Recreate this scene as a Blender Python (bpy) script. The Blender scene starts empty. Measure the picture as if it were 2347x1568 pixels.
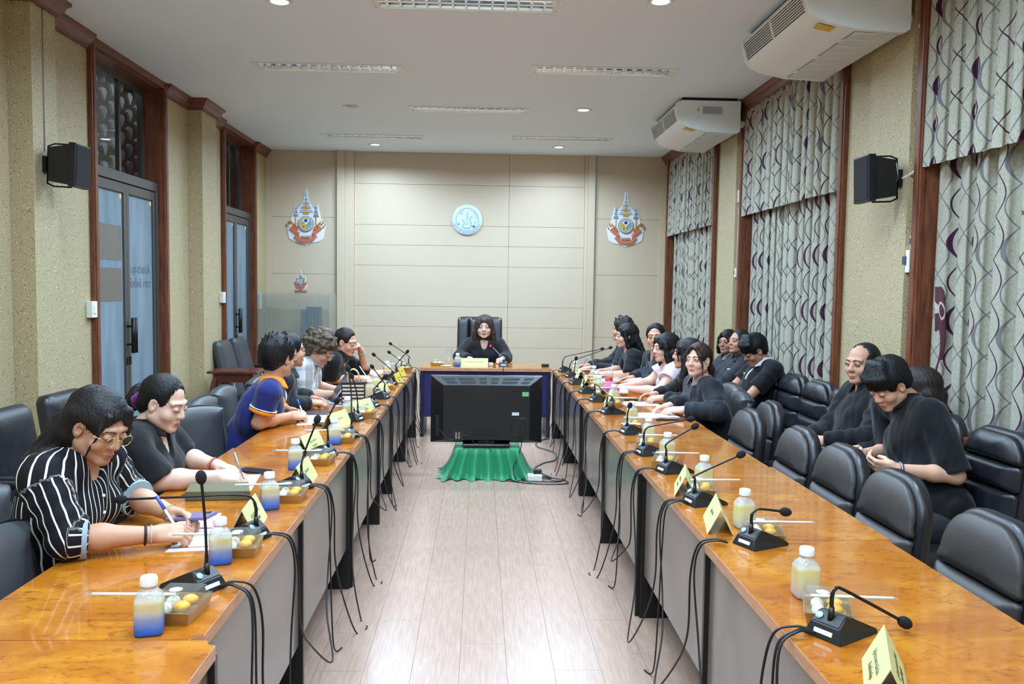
import bpy, bmesh, math, random
import numpy as np
from mathutils import Vector, Matrix, Euler
random.seed(7); np.random.seed(7)
S = bpy.context.scene
COL = S.collection
PI = math.pi
# ------------------------------------------------------------------ camera, world, exposure
cam_d = bpy.data.cameras.new('camera'); cam = bpy.data.objects.new('camera', cam_d); COL.objects.link(cam)
cam_d.sensor_width = 36.0; cam_d.lens = 29.83; cam_d.clip_start = .05; cam_d.clip_end = 60
_r = Vector((.99921, -.03729, .01380)); _d = Vector((.01138, -.06436, -.99786)); _f = Vector((.03810, .99723, -.06388))
_m = Matrix.Identity(4)
for i in range(3):
    _m[i][0] = _r[i]; _m[i][1] = -_d[i]; _m[i][2] = -_f[i]
_m[2][3] = 1.6118
cam.matrix_world = _m
S.camera = cam
W = bpy.data.worlds.new('world'); S.world = W; W.use_nodes = True
W.node_tree.nodes['Background'].inputs[0].default_value = (.55, .65, .8, 1)
W.node_tree.nodes['Background'].inputs[1].default_value = .25
S.view_settings.view_transform = 'Standard'; S.view_settings.look = 'None'
S.view_settings.gamma = 1; S.view_settings.use_curve_mapping = False
S.view_settings.exposure = 0.0
S.cycles.max_bounces = 8; S.cycles.diffuse_bounces = 5; S.cycles.glossy_bounces = 3
S.cycles.transmission_bounces = 6; S.cycles.transparent_max_bounces = 12
S.cycles.caustics_reflective = False; S.cycles.caustics_refractive = False
S.cycles.sample_clamp_indirect = 4.0

XL, XR, ZC, YB, YF = -2.87, 2.50, 3.40, 11.55, -1.6     # the room: left wall, right wall, ceiling, end wall, wall behind
LAMP = (.575, .785, 1.0)
TROFFERS = [(-1.265, 7.16), (1.0, 7.06), (-.13, 8.70), (-1.30, 10.36), (.965, 10.26), (-.11, 5.50),
            (-1.25, 3.9), (1.0, 3.8), (-.1, 2.2), (-1.25, .6), (1.0, .5), (-.1,-.9)]
DOWNLIGHTS = [(-1.29, 5.55), (1.10, 5.36), (1.012, 8.604), (-1.351, 10.946), (.976, 10.863), (-1.3, 2.3), (1.1, 2.1)]
P_TROFFER, P_DOWN = 66.0, 5.5
for i, (x, y) in enumerate(TROFFERS):
    l = bpy.data.lights.new('troffer_lamp', 'AREA'); l.shape = 'RECTANGLE'; l.size = 1.10; l.size_y = .17
    l.energy = P_TROFFER; l.color = LAMP; l.spread = math.radians(162)
    o = bpy.data.objects.new('troffer_lamp', l); COL.objects.link(o); o.location = (x, y, ZC - .004)
for i, (x, y) in enumerate(DOWNLIGHTS):
    l = bpy.data.lights.new('downlight_lamp', 'SPOT'); l.spot_size = math.radians(150); l.spot_blend = .5
    l.energy = P_DOWN * 5; l.color = (.66, .81, 1.0); l.shadow_soft_size = .05
    o = bpy.data.objects.new('downlight_lamp', l); COL.objects.link(o); o.location = (x, y, ZC - .02)
# daylight in the corridor behind the frosted doors
l = bpy.data.lights.new('corridor_lamp', 'AREA'); l.shape = 'RECTANGLE'; l.size = .6; l.size_y = 5.5; l.energy = 6; l.color = (.72, .88, 1.0)
o = bpy.data.objects.new('corridor_lamp', l); COL.objects.link(o); o.location = (-3.75, 8.6, 2.95)

l = bpy.data.lights.new('screen_fill', 'AREA'); l.shape = 'RECTANGLE'; l.size = .1; l.size_y = 5.0; l.energy = 6; l.color = (.8, .9, 1.0)  # added fill without a fixture, brightens the screen seen through the transom
o = bpy.data.objects.new('screen_fill', l); COL.objects.link(o); o.location = (-3.10, 8.8, 3.36)
# ------------------------------------------------------------------ helpers
def srgb(r, g, b):
    f = lambda c: (c/255/12.92 if c/255 <= .04045 else ((c/255+.055)/1.055)**2.4)
    return (f(r), f(g), f(b), 1)
class NT:
    """a small node-tree builder"""
    def __init__(s, name):
        s.m = bpy.data.materials.new(name); s.m.use_nodes = True; s.t = s.m.node_tree; s.n = s.t.nodes
        s.b = s.n['Principled BSDF']; s.out = s.n['Material Output']
    def add(s, typ, **kw):
        n = s.n.new(typ)
        for k, v in kw.items(): setattr(n, k, v)
        return n
    def link(s, a, b): s.t.links.new(a, b)
    def put(s, inp, v):
        if isinstance(v, bpy.types.NodeSocket): s.link(v, inp)
        elif v is not None: inp.default_value = v
    def math(s, op, a, b=None, c=None, clamp=False):
        n = s.add('ShaderNodeMath', operation=op, use_clamp=clamp)
        s.put(n.inputs[0], a)
        if b is not None: s.put(n.inputs[1], b)
        if c is not None: s.put(n.inputs[2], c)
        return n.outputs[0]
    def mix(s, f, a, b):
        n = s.add('ShaderNodeMix', data_type='RGBA'); s.put(n.inputs[0], f); s.put(n.inputs[6], a); s.put(n.inputs[7], b); return n.outputs[2]
    def ramp(s, f, stops, interp='LINEAR'):
        n = s.add('ShaderNodeValToRGB'); n.color_ramp.interpolation = interp; e = n.color_ramp.elements
        while len(e) < len(stops): e.new(.5)
        for i, (p, c) in enumerate(stops): e[i].position = p; e[i].color = c if len(c) == 4 else (*c, 1)
        s.put(n.inputs[0], f); return n.outputs[0]
    def coord(s, kind='Object', scale=(1, 1, 1), rot=(0, 0, 0)):
        tc = s.add('ShaderNodeTexCoord'); mp = s.add('ShaderNodeMapping')
        mp.inputs['Scale'].default_value = scale; mp.inputs['Rotation'].default_value = rot
        s.link(tc.outputs[kind], mp.inputs[0]); return mp.outputs[0]
    def noise(s, vec, scale, detail=3, rough=.55, dist=0):
        n = s.add('ShaderNodeTexNoise'); s.put(n.inputs['Vector'], vec); n.inputs['Scale'].default_value = scale
        n.inputs['Detail'].default_value = detail; n.inputs['Roughness'].default_value = rough; n.inputs['Distortion'].default_value = dist
        return n.outputs[0]
    def sep(s, vec):
        n = s.add('ShaderNodeSeparateXYZ'); s.put(n.inputs[0], vec); return n.outputs
    def bump(s, h, strength=.3, dist=.01):
        n = s.add('ShaderNodeBump'); n.inputs['Strength'].default_value = strength; n.inputs['Distance'].default_value = dist
        s.put(n.inputs['Height'], h); s.link(n.outputs[0], s.b.inputs['Normal'])
    def set(s, color=None, rough=None, metal=None, spec=None, trans=None, ior=None, alpha=None, coat=None, emit=None, estr=None, sss=None):
        b = s.b.inputs
        for k, v in (('Base Color', color), ('Roughness', rough), ('Metallic', metal), ('Specular IOR Level', spec), ('Transmission Weight', trans), ('IOR', ior),
                     ('Alpha', alpha), ('Coat Weight', coat), ('Emission Color', emit), ('Emission Strength', estr), ('Subsurface Weight', sss)):
            if v is not None: s.put(b[k], v)
        return s
MATS = {}
def mat(name, rgb=(128, 128, 128), rough=.5, metal=0., noise=0., nscale=30., bump=0., bscale=200., **kw):
    if name in MATS: return MATS[name]
    t = NT(name); c = srgb(*rgb)
    if noise:
        n = t.noise(t.coord(), nscale)
        c = t.mix(t.math('MULTIPLY', t.math('SUBTRACT', n, .35), noise * 3, clamp=True), c, tuple(v * .55 for v in c[:3]) + (1,))
    t.set(color=c, rough=rough, metal=metal, **kw)
    if bump: t.bump(t.noise(t.coord(), bscale, 2), bump, .002)
    MATS[name] = t.m; return t.m
def set_props(o, label=None, cat=None, group=None, kind=None):
    if label: o['label'] = label
    if cat: o['category'] = cat
    if group: o['group'] = group
    if kind: o['kind'] = kind
    return o
def mesh_np(name, V, F, mt=None, smooth=True):
    me = bpy.data.meshes.new(name)
    V = np.asarray(V, np.float32); F = np.asarray(F, np.int32)
    me.vertices.add(len(V)); me.vertices.foreach_set('co', V.ravel())
    k = F.shape[1]; me.loops.add(F.size); me.loops.foreach_set('vertex_index', F.ravel())
    me.polygons.add(len(F)); me.polygons.foreach_set('loop_start', np.arange(0, F.size, k, dtype=np.int32))
    me.polygons.foreach_set('loop_total', np.full(len(F), k, np.int32))
    if smooth: me.polygons.foreach_set('use_smooth', np.ones(len(F), bool))
    me.update(calc_edges=True); me.validate()
    if mt: me.materials.append(mt)
    return me
def mk(name, bm, mt=None, parent=None, loc=None, rot=None, smooth=False, angle=None):
    """link a bmesh (or a mesh) as one object"""
    if isinstance(bm, bmesh.types.BMesh):
        me = bpy.data.meshes.new(name)
        bmesh.ops.recalc_face_normals(bm, faces=bm.faces)
        if smooth:
            lim = angle if angle is not None else .7
            for f in bm.faces: f.smooth = True
            for e in bm.edges:
                if len(e.link_faces) == 2 and e.calc_face_angle(0) > lim: e.smooth = False
        bm.to_mesh(me); bm.free()
        if mt:
            for q in (mt if isinstance(mt, (list, tuple)) else [mt]): me.materials.append(q)
    else: me = bm
    o = bpy.data.objects.new(name, me); COL.objects.link(o)
    if parent: o.parent = parent
    if loc: o.location = loc
    if rot: o.rotation_euler = rot
    return o
def emp(name, loc=(0, 0, 0), rz=0, label=None, cat=None, group=None, kind=None):
    o = bpy.data.objects.new(name, None); COL.objects.link(o); o.location = loc; o.rotation_euler = (0, 0, rz)
    o.empty_display_size = .1
    return set_props(o, label, cat, group, kind)
def copy_tree(o, parent=None):
    c = o.copy(); COL.objects.link(c)
    if parent is not None: c.parent = parent
    for ch in list(o.children): copy_tree(ch, c)
    return c
def B(): return bmesh.new()
def box(bm, x0, x1, y0, y1, z0, z1, bev=0, seg=2, mi=0, M=None):
    vs = [bm.verts.new((x, y, z)) for x in (x0, x1) for y in (y0, y1) for z in (z0, z1)]
    q = [(0, 1, 3, 2), (4, 6, 7, 5), (0, 4, 5, 1), (2, 3, 7, 6), (0, 2, 6, 4), (1, 5, 7, 3)]
    fs = [bm.faces.new([vs[i] for i in f]) for f in q]
    for f in fs: f.material_index = mi
    if bev:
        es = list({e for f in fs for e in f.edges})
        r = bmesh.ops.bevel(bm, geom=es + vs, offset=bev, segments=seg, affect='EDGES', profile=.6)
        vs = list({v for f in r['faces'] for v in f.verts} | {v for v in vs if v.is_valid})
    if M is not None:
        for v in vs: v.co = M @ v.co
    return vs
def bbox(x0, x1, y0, y1, z0, z1, bev=0, seg=2):
    bm = B(); box(bm, x0, x1, y0, y1, z0, z1, bev, seg); return bm
def prism(bm, pts, axis, a, b, mi=0, M=None):
    """extrude the outline pts (2D) along axis 0/1/2 from a to b"""
    def P(u, v, w): return {0: (w, u, v), 1: (u, w, v), 2: (u, v, w)}[axis]
    A = [bm.verts.new(P(u, v, a)) for u, v in pts]; C = [bm.verts.new(P(u, v, b)) for u, v in pts]
    n = len(pts); fs = [bm.faces.new(A), bm.faces.new(C[::-1])]
    for i in range(n): fs.append(bm.faces.new((A[i], A[(i+1) % n], C[(i+1) % n], C[i])))
    for f in fs: f.material_index = mi
    if M is not None:
        for v in A + C: v.co = M @ v.co
    return A + C
def tube(bm, pts, r, n=8, cap=True, mi=0):
    """a tube along pts; r a number or one per point"""
    P = [Vector(p) for p in pts]; rs = r if isinstance(r, (list, tuple)) else [r] * len(P)
    rings = []; up = None
    for i, p in enumerate(P):
        d = (P[min(i+1, len(P)-1)] - P[max(i-1, 0)])
        d = d.normalized() if d.length > 1e-9 else Vector((0, 0, 1))
        if up is None:
            up = Vector((0, 0, 1)) if abs(d.z) < .9 else Vector((1, 0, 0))
        u = (up - d * up.dot(d)); u = u.normalized() if u.length > 1e-6 else d.orthogonal().normalized()
        w = d.cross(u); up = u
        rings.append([bm.verts.new(p + (u * math.cos(a) + w * math.sin(a)) * rs[i]) for a in (2*PI*k/n for k in range(n))])
    for a, b in zip(rings, rings[1:]):
        for k in range(n):
            f = bm.faces.new((a[k], a[(k+1) % n], b[(k+1) % n], b[k])); f.smooth = True; f.material_index = mi
    if cap:
        for rg, s in ((rings[0], -1), (rings[-1], 1)):
            f = bm.faces.new(rg[::s]); f.material_index = mi
def lathe(bm, prof, n=24, c=(0, 0, 0), axis=2, mi=0, sx=1, sy=1, close=True):
    rings = []
    for r, z in prof:
        ring = []
        for k in range(n):
            a = 2*PI*k/n; p = (r*math.cos(a)*sx, r*math.sin(a)*sy, z)
            if axis == 1: p = (p[0], p[2], p[1])
            if axis == 0: p = (p[2], p[0], p[1])
            ring.append(bm.verts.new((p[0]+c[0], p[1]+c[1], p[2]+c[2])))
        rings.append(ring)
    for a, b in zip(rings, rings[1:]):
        for k in range(n):
            f = bm.faces.new((a[k], a[(k+1) % n], b[(k+1) % n], b[k])); f.smooth = True; f.material_index = mi
    if close:
        if prof[0][0] > 1e-5: bm.faces.new(rings[0][::-1]).material_index = mi
        if prof[-1][0] > 1e-5: bm.faces.new(rings[-1]).material_index = mi
def ball(bm, c, r, seg=16, M=None, mi=0):
    rx, ry, rz = r if isinstance(r, (tuple, list)) else (r, r, r)
    res = bmesh.ops.create_uvsphere(bm, u_segments=seg, v_segments=max(6, seg//2), radius=1)
    for v in res['verts']:
        p = Vector((v.co.x*rx, v.co.y*ry, v.co.z*rz))
        if M is not None: p = M @ p
        v.co = p + Vector(c)
        for f in v.link_faces: f.smooth = True; f.material_index = mi
def smooth_path(pts, n=6):
    """Catmull-Rom through pts"""
    P = [Vector(p) for p in pts]; out = []
    for i in range(len(P)-1):
        p0, p1, p2, p3 = P[max(i-1, 0)], P[i], P[i+1], P[min(i+2, len(P)-1)]
        for k in range(n):
            t = k/n; out.append(.5*((2*p1) + (p2-p0)*t + (2*p0-5*p1+4*p2-p3)*t*t + (3*p1-p0-3*p2+p3)*t**3))
    out.append(P[-1]); return out
def text_mesh(name, body, size, mt, parent, M, extrude=.0006, align='CENTER'):
    """flat lettering turned into a mesh part"""
    cu = bpy.data.curves.new(name, 'FONT'); cu.body = body; cu.size = size; cu.extrude = extrude; cu.align_x = align; cu.align_y = 'CENTER'; cu.resolution_u = 1
    o = bpy.data.objects.new(name, cu); COL.objects.link(o)
    bpy.context.view_layer.update()
    dg = bpy.context.evaluated_depsgraph_get()
    me = bpy.data.meshes.new_from_object(o.evaluated_get(dg)); me.name = name
    bpy.data.objects.remove(o); bpy.data.curves.remove(cu)
    me.materials.clear(); me.materials.append(mt)
    t = bpy.data.objects.new(name, me); COL.objects.link(t); t.parent = parent; t.matrix_local = M
    t['kind'] = 'stuff'
    return t
# ------------------------------------------------------------------ materials of the room
def wood_mat(name, a, b, rough=.35, scale=(1, 1, 12), ns=6.0, coat=0.):
    t = NT(name); n = t.noise(t.coord('Object', scale), ns, 5, .6, .6)
    t.set(color=t.ramp(n, [(.3, srgb(*a)), (.7, srgb(*b))]), rough=rough, coat=coat); MATS[name] = t.m; return t.m
M_FRAME = wood_mat('frame_wood', (82, 42, 26), (132, 76, 48), .38, (9, 9, 1.0))
M_CROWN = wood_mat('crown_wood', (96, 55, 45), (130, 80, 66), .42, (8, 1, 8))
def wallpaper():
    t = NT('leafy_wallpaper'); co = t.coord()
    s = t.sep(co)
    # curling leaf motif: warped small cells
    w = t.add('ShaderNodeTexVoronoi', feature='F1'); w.inputs['Scale'].default_value = 24; w.inputs['Randomness'].default_value = .8
    nz = t.add('ShaderNodeTexNoise'); nz.inputs['Scale'].default_value = 26; nz.inputs['Detail'].default_value = 2; t.link(co, nz.inputs['Vector'])
    vm = t.add('ShaderNodeVectorMath', operation='MULTIPLY_ADD'); t.link(nz.outputs['Color'], vm.inputs[0]); vm.inputs[1].default_value = (.045, .045, .045); t.link(co, vm.inputs[2])
    t.link(vm.outputs[0], w.inputs['Vector'])
    wv = t.math('SINE', t.math('MULTIPLY', w.outputs['Distance'], 46.0))
    f = t.math('MULTIPLY_ADD', wv, .5, .5)
    base = t.ramp(f, [(.25, srgb(154, 138, 102)), (.75, srgb(204, 189, 152))])
    t.set(color=base, rough=t.math('MULTIPLY_ADD', f, -.2, .62)); t.bump(f, .25, .003)
    return t.m
M_PAPER = wallpaper()
def floor_mat():
    t = NT('laminate_floor'); oi = t.add('ShaderNodeObjectInfo')
    co = t.coord('Object', (14, 1.1, 1)); vm = t.add('ShaderNodeVectorMath', operation='ADD'); t.link(co, vm.inputs[0]); t.link(oi.outputs['Location'], vm.inputs[1])
    n = t.noise(vm.outputs[0], 5.0, 5, .6, .4)
    c = t.ramp(n, [(.3, srgb(160, 129, 112)), (.68, srgb(180, 152, 135))])
    c = t.mix(t.math('MULTIPLY', oi.outputs['Random'], .22), c, srgb(160, 130, 108))
    t.set(color=c, rough=.24, spec=.5); t.bump(n, .04, .002); return t.m
M_FLOOR = floor_mat()
M_CEIL = mat('ceiling_paint', (230, 241, 250), .8, bump=.05, bscale=60)
M_CREAM = mat('cream_panel', (206, 189, 164), .5, bump=.04, bscale=25)
M_CREAM_D = mat('cream_joint', (196, 178, 150), .7)
M_WHITE = mat('white_plastic', (232, 232, 226), .4)
M_BLACK = mat('black_plastic', (18, 18, 20), .42)
M_CHROME = mat('chrome', (200, 200, 205), .18, 1.0)
M_BRONZE = mat('bronze_aluminium', (92, 88, 84), .4, .5)
M_DARKM = mat('dark_metal', (38, 36, 36), .4, .7)
M_GLASS = NT('clear_glass').set(color=(1, 1, 1, 1), rough=.02, trans=1.0, ior=1.45).m
def frosted():
    t = NT('frosted_film'); d = t.add('ShaderNodeBsdfTranslucent'); d.inputs[0].default_value = srgb(196, 212, 220)
    ms = t.add('ShaderNodeMixShader'); ms.inputs[0].default_value = .55
    n = t.noise(t.coord('Object', (1, 3, .5)), 2.5, 3)
    t.set(color=t.ramp(n, [(.3, srgb(150, 170, 184)), (.7, srgb(186, 202, 212))]), rough=.35)
    t.link(t.b.outputs[0], ms.inputs[1]); t.link(d.outputs[0], ms.inputs[2]); t.link(ms.outputs[0], t.out.inputs[0]); return t.m
M_FROST = frosted()
def pane_mat():
    t = NT('window_pane'); tr = t.add('ShaderNodeBsdfTransparent'); tr.inputs[0].default_value = (.82, .86, .86, 1)
    gl = t.add('ShaderNodeBsdfGlossy'); gl.inputs['Roughness'].default_value = .02
    lw = t.add('ShaderNodeLayerWeight'); lw.inputs[0].default_value = .5
    ms = t.add('ShaderNodeMixShader'); t.link(t.math('MULTIPLY_ADD', t.math('POWER', lw.outputs['Facing'], 4.0), .9, .04), ms.inputs[0]); t.link(tr.outputs[0], ms.inputs[1]); t.link(gl.outputs[0], ms.inputs[2]); t.link(ms.outputs[0], t.out.inputs[0]); return t.m
M_PANE = pane_mat()

# ------------------------------------------------------------------ floor of laminate planks
fl = mk('floor', bbox(XL-.15, XR+.15, YF, YB+.15, -.10, -.008), mat('floor_joint', (120, 95, 76), .6)); set_props(fl, kind='structure')
PW, PL = .2, 1.36
pm = bpy.data.meshes.new('plank'); _b = bbox(-PW/2+.0006, PW/2-.0006, -PL/2+.0006, PL/2-.0006, -.008, 0); _b.to_mesh(pm); _b.free(); pm.materials.append(M_FLOOR)
def short_plank(x, y0, y1):
    mk('plank', bbox(-PW/2+.0006, PW/2-.0006, -(y1-y0)/2+.0006, (y1-y0)/2-.0006, -.008, 0), M_FLOOR, fl, (x, (y0+y1)/2, 0))
nx = int(math.ceil((XR-XL)/PW))
for i in range(nx):
    x = XL + PW*(i+.5)
    y = YF + ((i*7) % 5)*.27 - .9
    while y < YB:
        a, b = max(y, YF), min(y+PL, YB)
        if b - a > .05:
            if b - a > PL - 1e-4: mk('plank', pm, None, fl, (x, y+PL/2, 0))
            else: short_plank(x, a, b)
        y += PL
# ------------------------------------------------------------------ ceiling with the light recesses cut out
def holed_slab(name, x0, x1, y0, y1, z0, z1, holes, mt):
    holes = [tuple(round(v, 4) for v in h) for h in holes]
    xs = sorted({x0, x1} | {v for h in holes for v in h[:2]}); ys = sorted({y0, y1} | {v for h in holes for v in h[2:]})
    bm = B(); vd = {}
    def V(x, y, z):
        k = (round(x, 5), round(y, 5), z)
        if k not in vd: vd[k] = bm.verts.new((x, y, z))
        return vd[k]
    inside = lambda x, y: any(h[0] < x < h[1] and h[2] < y < h[3] for h in holes)
    for a, b in zip(xs, xs[1:]):
        for c, d in zip(ys, ys[1:]):
            if inside((a+b)/2, (c+d)/2): continue
            bm.faces.new((V(a, c, z0), V(a, d, z0), V(b, d, z0), V(b, c, z0)))
            bm.faces.new((V(a, c, z1), V(b, c, z1), V(b, d, z1), V(a, d, z1)))
    for h in holes:
        a, b, c, d = h
        for p, q in (((a, c), (b, c)), ((b, c), (b, d)), ((b, d), (a, d)), ((a, d), (a, c))):
            bm.faces.new((bm.verts.new((*p, z0)), bm.verts.new((*q, z0)), bm.verts.new((*q, z1)), bm.verts.new((*p, z1))))
    return mk(name, bm, mt)
TL, TW = 1.17, .205
holes = [(x-TL/2, x+TL/2, y-TW/2, y+TW/2) for x, y in TROFFERS]
set_props(holed_slab('ceiling', XL-.15, XR+.15, YF-.1, YB+.15, ZC, ZC+.12, holes, M_CEIL), kind='structure')
# ------------------------------------------------------------------ walls
DOORS = [(6.45, 7.80), (9.62, 10.85)]
WINS = [(2.45, 4.73), (5.85, 8.02), (9.03, 11.22)]
bm = B(); ys = [YF] + [v for d in DOORS for v in d] + [YB]
for a, b in zip(ys[::2], ys[1::2]): box(bm, XL-.2, XL, a, b, 0, ZC)
for a, b in DOORS: box(bm, XL-.2, XL, a, b, 3.34, ZC)
wl = set_props(mk('wall_left', bm, M_PAPER), kind='structure')
for a, b in ((5.336, 5.637), (8.50, 8.95), (2.0, 2.45)): mk('pillar', bbox(XL, -2.73, a, b, 0, ZC), M_PAPER, wl)
bm = B(); ys = [YF] + [v for d in WINS for v in d] + [YB]
for a, b in zip(ys[::2], ys[1::2]): box(bm, XR, XR+.2, a, b, 0, ZC)
for a, b in WINS: box(bm, XR, XR+.2, a, b, 0, .87); box(bm, XR, XR+.2, a, b, 3.33, ZC)
wr = set_props(mk('wall_right', bm, M_PAPER), kind='structure')
for a, b in ((4.84, 5.36), (8.17, 8.72), (1.7, 2.2)): mk('pillar', bbox(2.45, XR, a, b, 0, ZC), M_PAPER, wr)
set_props(mk('wall_front', bbox(XL-.2, XR+.2, YF-.15, YF, 0, ZC), M_CREAM), kind='structure')
# end wall: cream boards, the middle ones in a recess between two pilasters
wb = set_props(mk('wall_back', bbox(XL-.2, XR+.2, YB+.03, YB+.2, 0, ZC), M_CREAM_D), kind='structure')
def boards(x0, x1, zs, y, th=.03):
    for a, b in zip(zs, zs[1:]): mk('panel', bbox(x0+.0015, x1-.0015, y, y+th, a+.0015, b-.0015, .0012, 1), M_CREAM, wb)
ZR = [.0, .79, 1.066, 1.344, 1.89, 2.165, 2.434, 2.979, ZC]
boards(-1.70, .376, ZR, YB); boards(.376, 1.40, ZR, YB)
boards(-2.80, -1.935, [0, .95, 1.761, 2.519, ZC], YB-.0, .03); boards(1.545, 2.46, [0, .95, 1.80, 2.56, ZC], YB, .03)
for x0, x1 in ((-1.925, -1.82), (1.44, 1.535)): mk('pilaster', bbox(x0, x1, YB-.07, YB+.03, 0, ZC, .004, 1), M_CREAM, wb)
for x0, x1 in ((-1.82, -1.70), (1.40, 1.44)): mk('pilaster', bbox(x0, x1, YB-.04, YB+.03, 0, ZC, .004, 1), M_CREAM, wb)
for x in (-2.82, 2.48): mk('pilaster', bbox(x-.05, x+.02, YB-.02, YB+.03, 0, ZC), M_CREAM, wb)
for x in (-1.937, 1.545): mk('conduit_strip', bbox(x-.01, x+.01, YB-.02, YB+.0, 1.50 if x < 0 else 0, 3.28, .002, 1), mat('grey_strip', (170, 165, 156), .5), wb)
# baseboards, crown moulding
def crown_run(name, pts, side):
    """moulding swept along wall points; side +1 grows to +x"""
    bm = B(); prof = [(0, 0), (.075, 0), (.075, -.02), (.055, -.035), (.045, -.06), (.02, -.085), (.02, -.105), (0, -.105)]
    P = [Vector((*p, 0)) for p in pts]
    rings = []
    for i, p in enumerate(P):
        d0 = (P[i]-P[i-1]).normalized() if i else (P[1]-P[0]).normalized(); d1 = (P[i+1]-P[i]).normalized() if i < len(P)-1 else d0
        n0 = Vector((d0.y, -d0.x, 0))*side; n1 = Vector((d1.y, -d1.x, 0))*side
        n = (n0+n1); n = n/ max(n.dot(n0), .2)
        rings.append([bm.verts.new((p.x+n.x*u, p.y+n.y*u, ZC+w)) for u, w in prof])
    k = len(prof)
    for a, b in zip(rings, rings[1:]):
        for i in range(k): bm.faces.new((a[i], a[(i+1) % k], b[(i+1) % k], b[i]))
    bm.faces.new(rings[0]); bm.faces.new(rings[-1][::-1])
    return set_props(mk(name, bm, M_CROWN), kind='structure')
def pil(y0, y1, x, xw): return [(xw, y0), (x, y0), (x, y1), (xw, y1)]
crown_run('trim_1', [(XL, YF)] + pil(2.0, 2.45, -2.73, XL) + pil(5.336, 5.637, -2.73, XL) + [(XL, 6.38)], 1)
crown_run('trim_2', [(XL, 7.87)] + pil(8.5, 8.95, -2.73, XL) + [(XL, 9.555)], 1)
crown_run('trim_3', [(XL, 10.92), (XL, YB-.02)], 1)
crown_run('trim_4', [(XR, YF)] + pil(1.7, 2.2, 2.45, XR) + pil(4.84, 5.36, 2.45, XR) + pil(8.17, 8.72, 2.45, XR) + [(XR, YB-.02)], -1)
M_SKIRT = mat('dark_skirting', (40, 30, 26), .45)
bm = B()
for a, b in ((YF, 6.38), (7.87, 9.555), (10.92, YB)): box(bm, XL, XL+.015, a, b, 0, .1, .003, 1)
set_props(mk('baseboard_left', bm, M_SKIRT), kind='structure')
set_props(mk('baseboard_right', bbox(XR-.015, XR, YF, YB, 0, .1, .003, 1), M_SKIRT), kind='structure')
# ------------------------------------------------------------------ glazed double doors on the left
def door(n, y0, y1, notice):
    d = emp('door_%d' % n, (XL, y0, 0), kind='structure'); w = y1-y0
    fr = B()
    for a in (-.07, w): box(fr, -.21, .035, a, a+.07, 0, 3.40, .006, 2); box(fr, .03, .045, a+.012, a+.058, 0, 3.38, .004, 1)
    box(fr, -.21, .035, 0, w, 3.34, 3.40, .006, 2)
    mk('door_frame', fr, M_FRAME, d)
    ln = B(); box(ln, -.2, -.19, 0, .02, 0, 3.34); box(ln, -.2, .0, w-.012, w-.001, 0, 3.34); box(ln, -.2, 0, .001, .012, 0, 3.34); box(ln, -.2, -.0, .0, w, 3.325, 3.339)
    mk('reveal', ln, M_FRAME, d)
    af = B(); box(af, -.085, -.025, .012, w-.012, 2.42, 2.50, .003, 1)
    for a in (.012, w-.052): box(af, -.085, -.025, a, a+.04, 0, 2.42, .003, 1)
    mk('door_jamb', af, M_BRONZE, d)
    tf = B()
    for a in (.012, w-.047): box(tf, -.18, -.14, a, a+.035, 2.50, 3.325)
    box(tf, -.18, -.14, .047, w-.047, 3.285, 3.325); box(tf, -.18, -.14, .047, w-.047, 2.49, 2.52)
    box(tf, -.178, -.142, w*.60, w*.60+.035, 2.52, 3.285)
    mk('transom_frame', tf, M_BRONZE, d)
    mk('transom_pane', bbox(-.163, -.157, .047, w*.60, 2.52, 3.285), M_PANE, d); mk('transom_pane', bbox(-.163, -.157, w*.60+.035, w-.047, 2.52, 3.285), M_PANE, d)
    for k in (0, 1):
        a = .054 + k*((w-.108)/2+.001); b = a + (w-.108)/2-.002
        st = B(); t = .05
        box(st, -.075, -.035, a, a+t, .01, 2.415, .004, 1); box(st, -.075, -.035, b-t, b, .01, 2.415, .004, 1)
        box(st, -.075, -.035, a+t, b-t, 2.335, 2.415, .004, 1); box(st, -.075, -.035, a+t, b-t, .01, .14, .004, 1)
        leaf = mk('door_leaf', st, M_BRONZE, d)
        mk('frosted_pane', bbox(-.058, -.052, a+t, b-t, .14, 2.335), M_FROST, leaf)
        mk('sticker', bbox(-.052, -.0505, b-t-.045, b-t-.01, 2.29, 2.33), mat('yellow_sticker', (222, 205, 120), .6), leaf)
        h = B(); yy = b-t/2 if k == 0 else a+t/2
        tube(h, [(.015, yy, 1.03), (.015, yy, 1.32)], .016, 12); 
        for z in (1.10, 1.25): tube(h, [(-.035, yy, z), (.015, yy, z)], .007, 8)
        mk('pull_handle', h, M_DARKM, leaf, smooth=False)
        lk = B(); box(lk, -.036, -.028, yy-.018, yy+.018, .93, 1.0, .003, 1); mk('lock_plate', lk, M_DARKM, leaf)
        if notice and k == 0:
            for z0, z1 in ((1.79, 2.066), (1.462, 1.725)):
                mk('clear_window', bbox(-.0515, -.0495, a+t+.004, b-t-.03, z0, z1), mat('taupe_pane', (104, 97, 90), .3), leaf)
        if notice and k == 1:
            for body, z in (('ห้องประชุม', 1.72), ('ราชา จักใหม่', 1.60)):
                # the lettering faces the corridor, so from inside the room it reads backwards
                text_mesh('lettering', body, .095, mat('grey_letter', (96, 104, 116), .6), leaf, Matrix.Translation((-.0505, (a+b)/2, z)) @ Matrix(((0, 0, -1, 0), (-1, 0, 0, 0), (0, 1, 0, 0), (0, 0, 0, 1))))
    return d
door(1, *DOORS[0], True); door(2, *DOORS[1], False)
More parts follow.
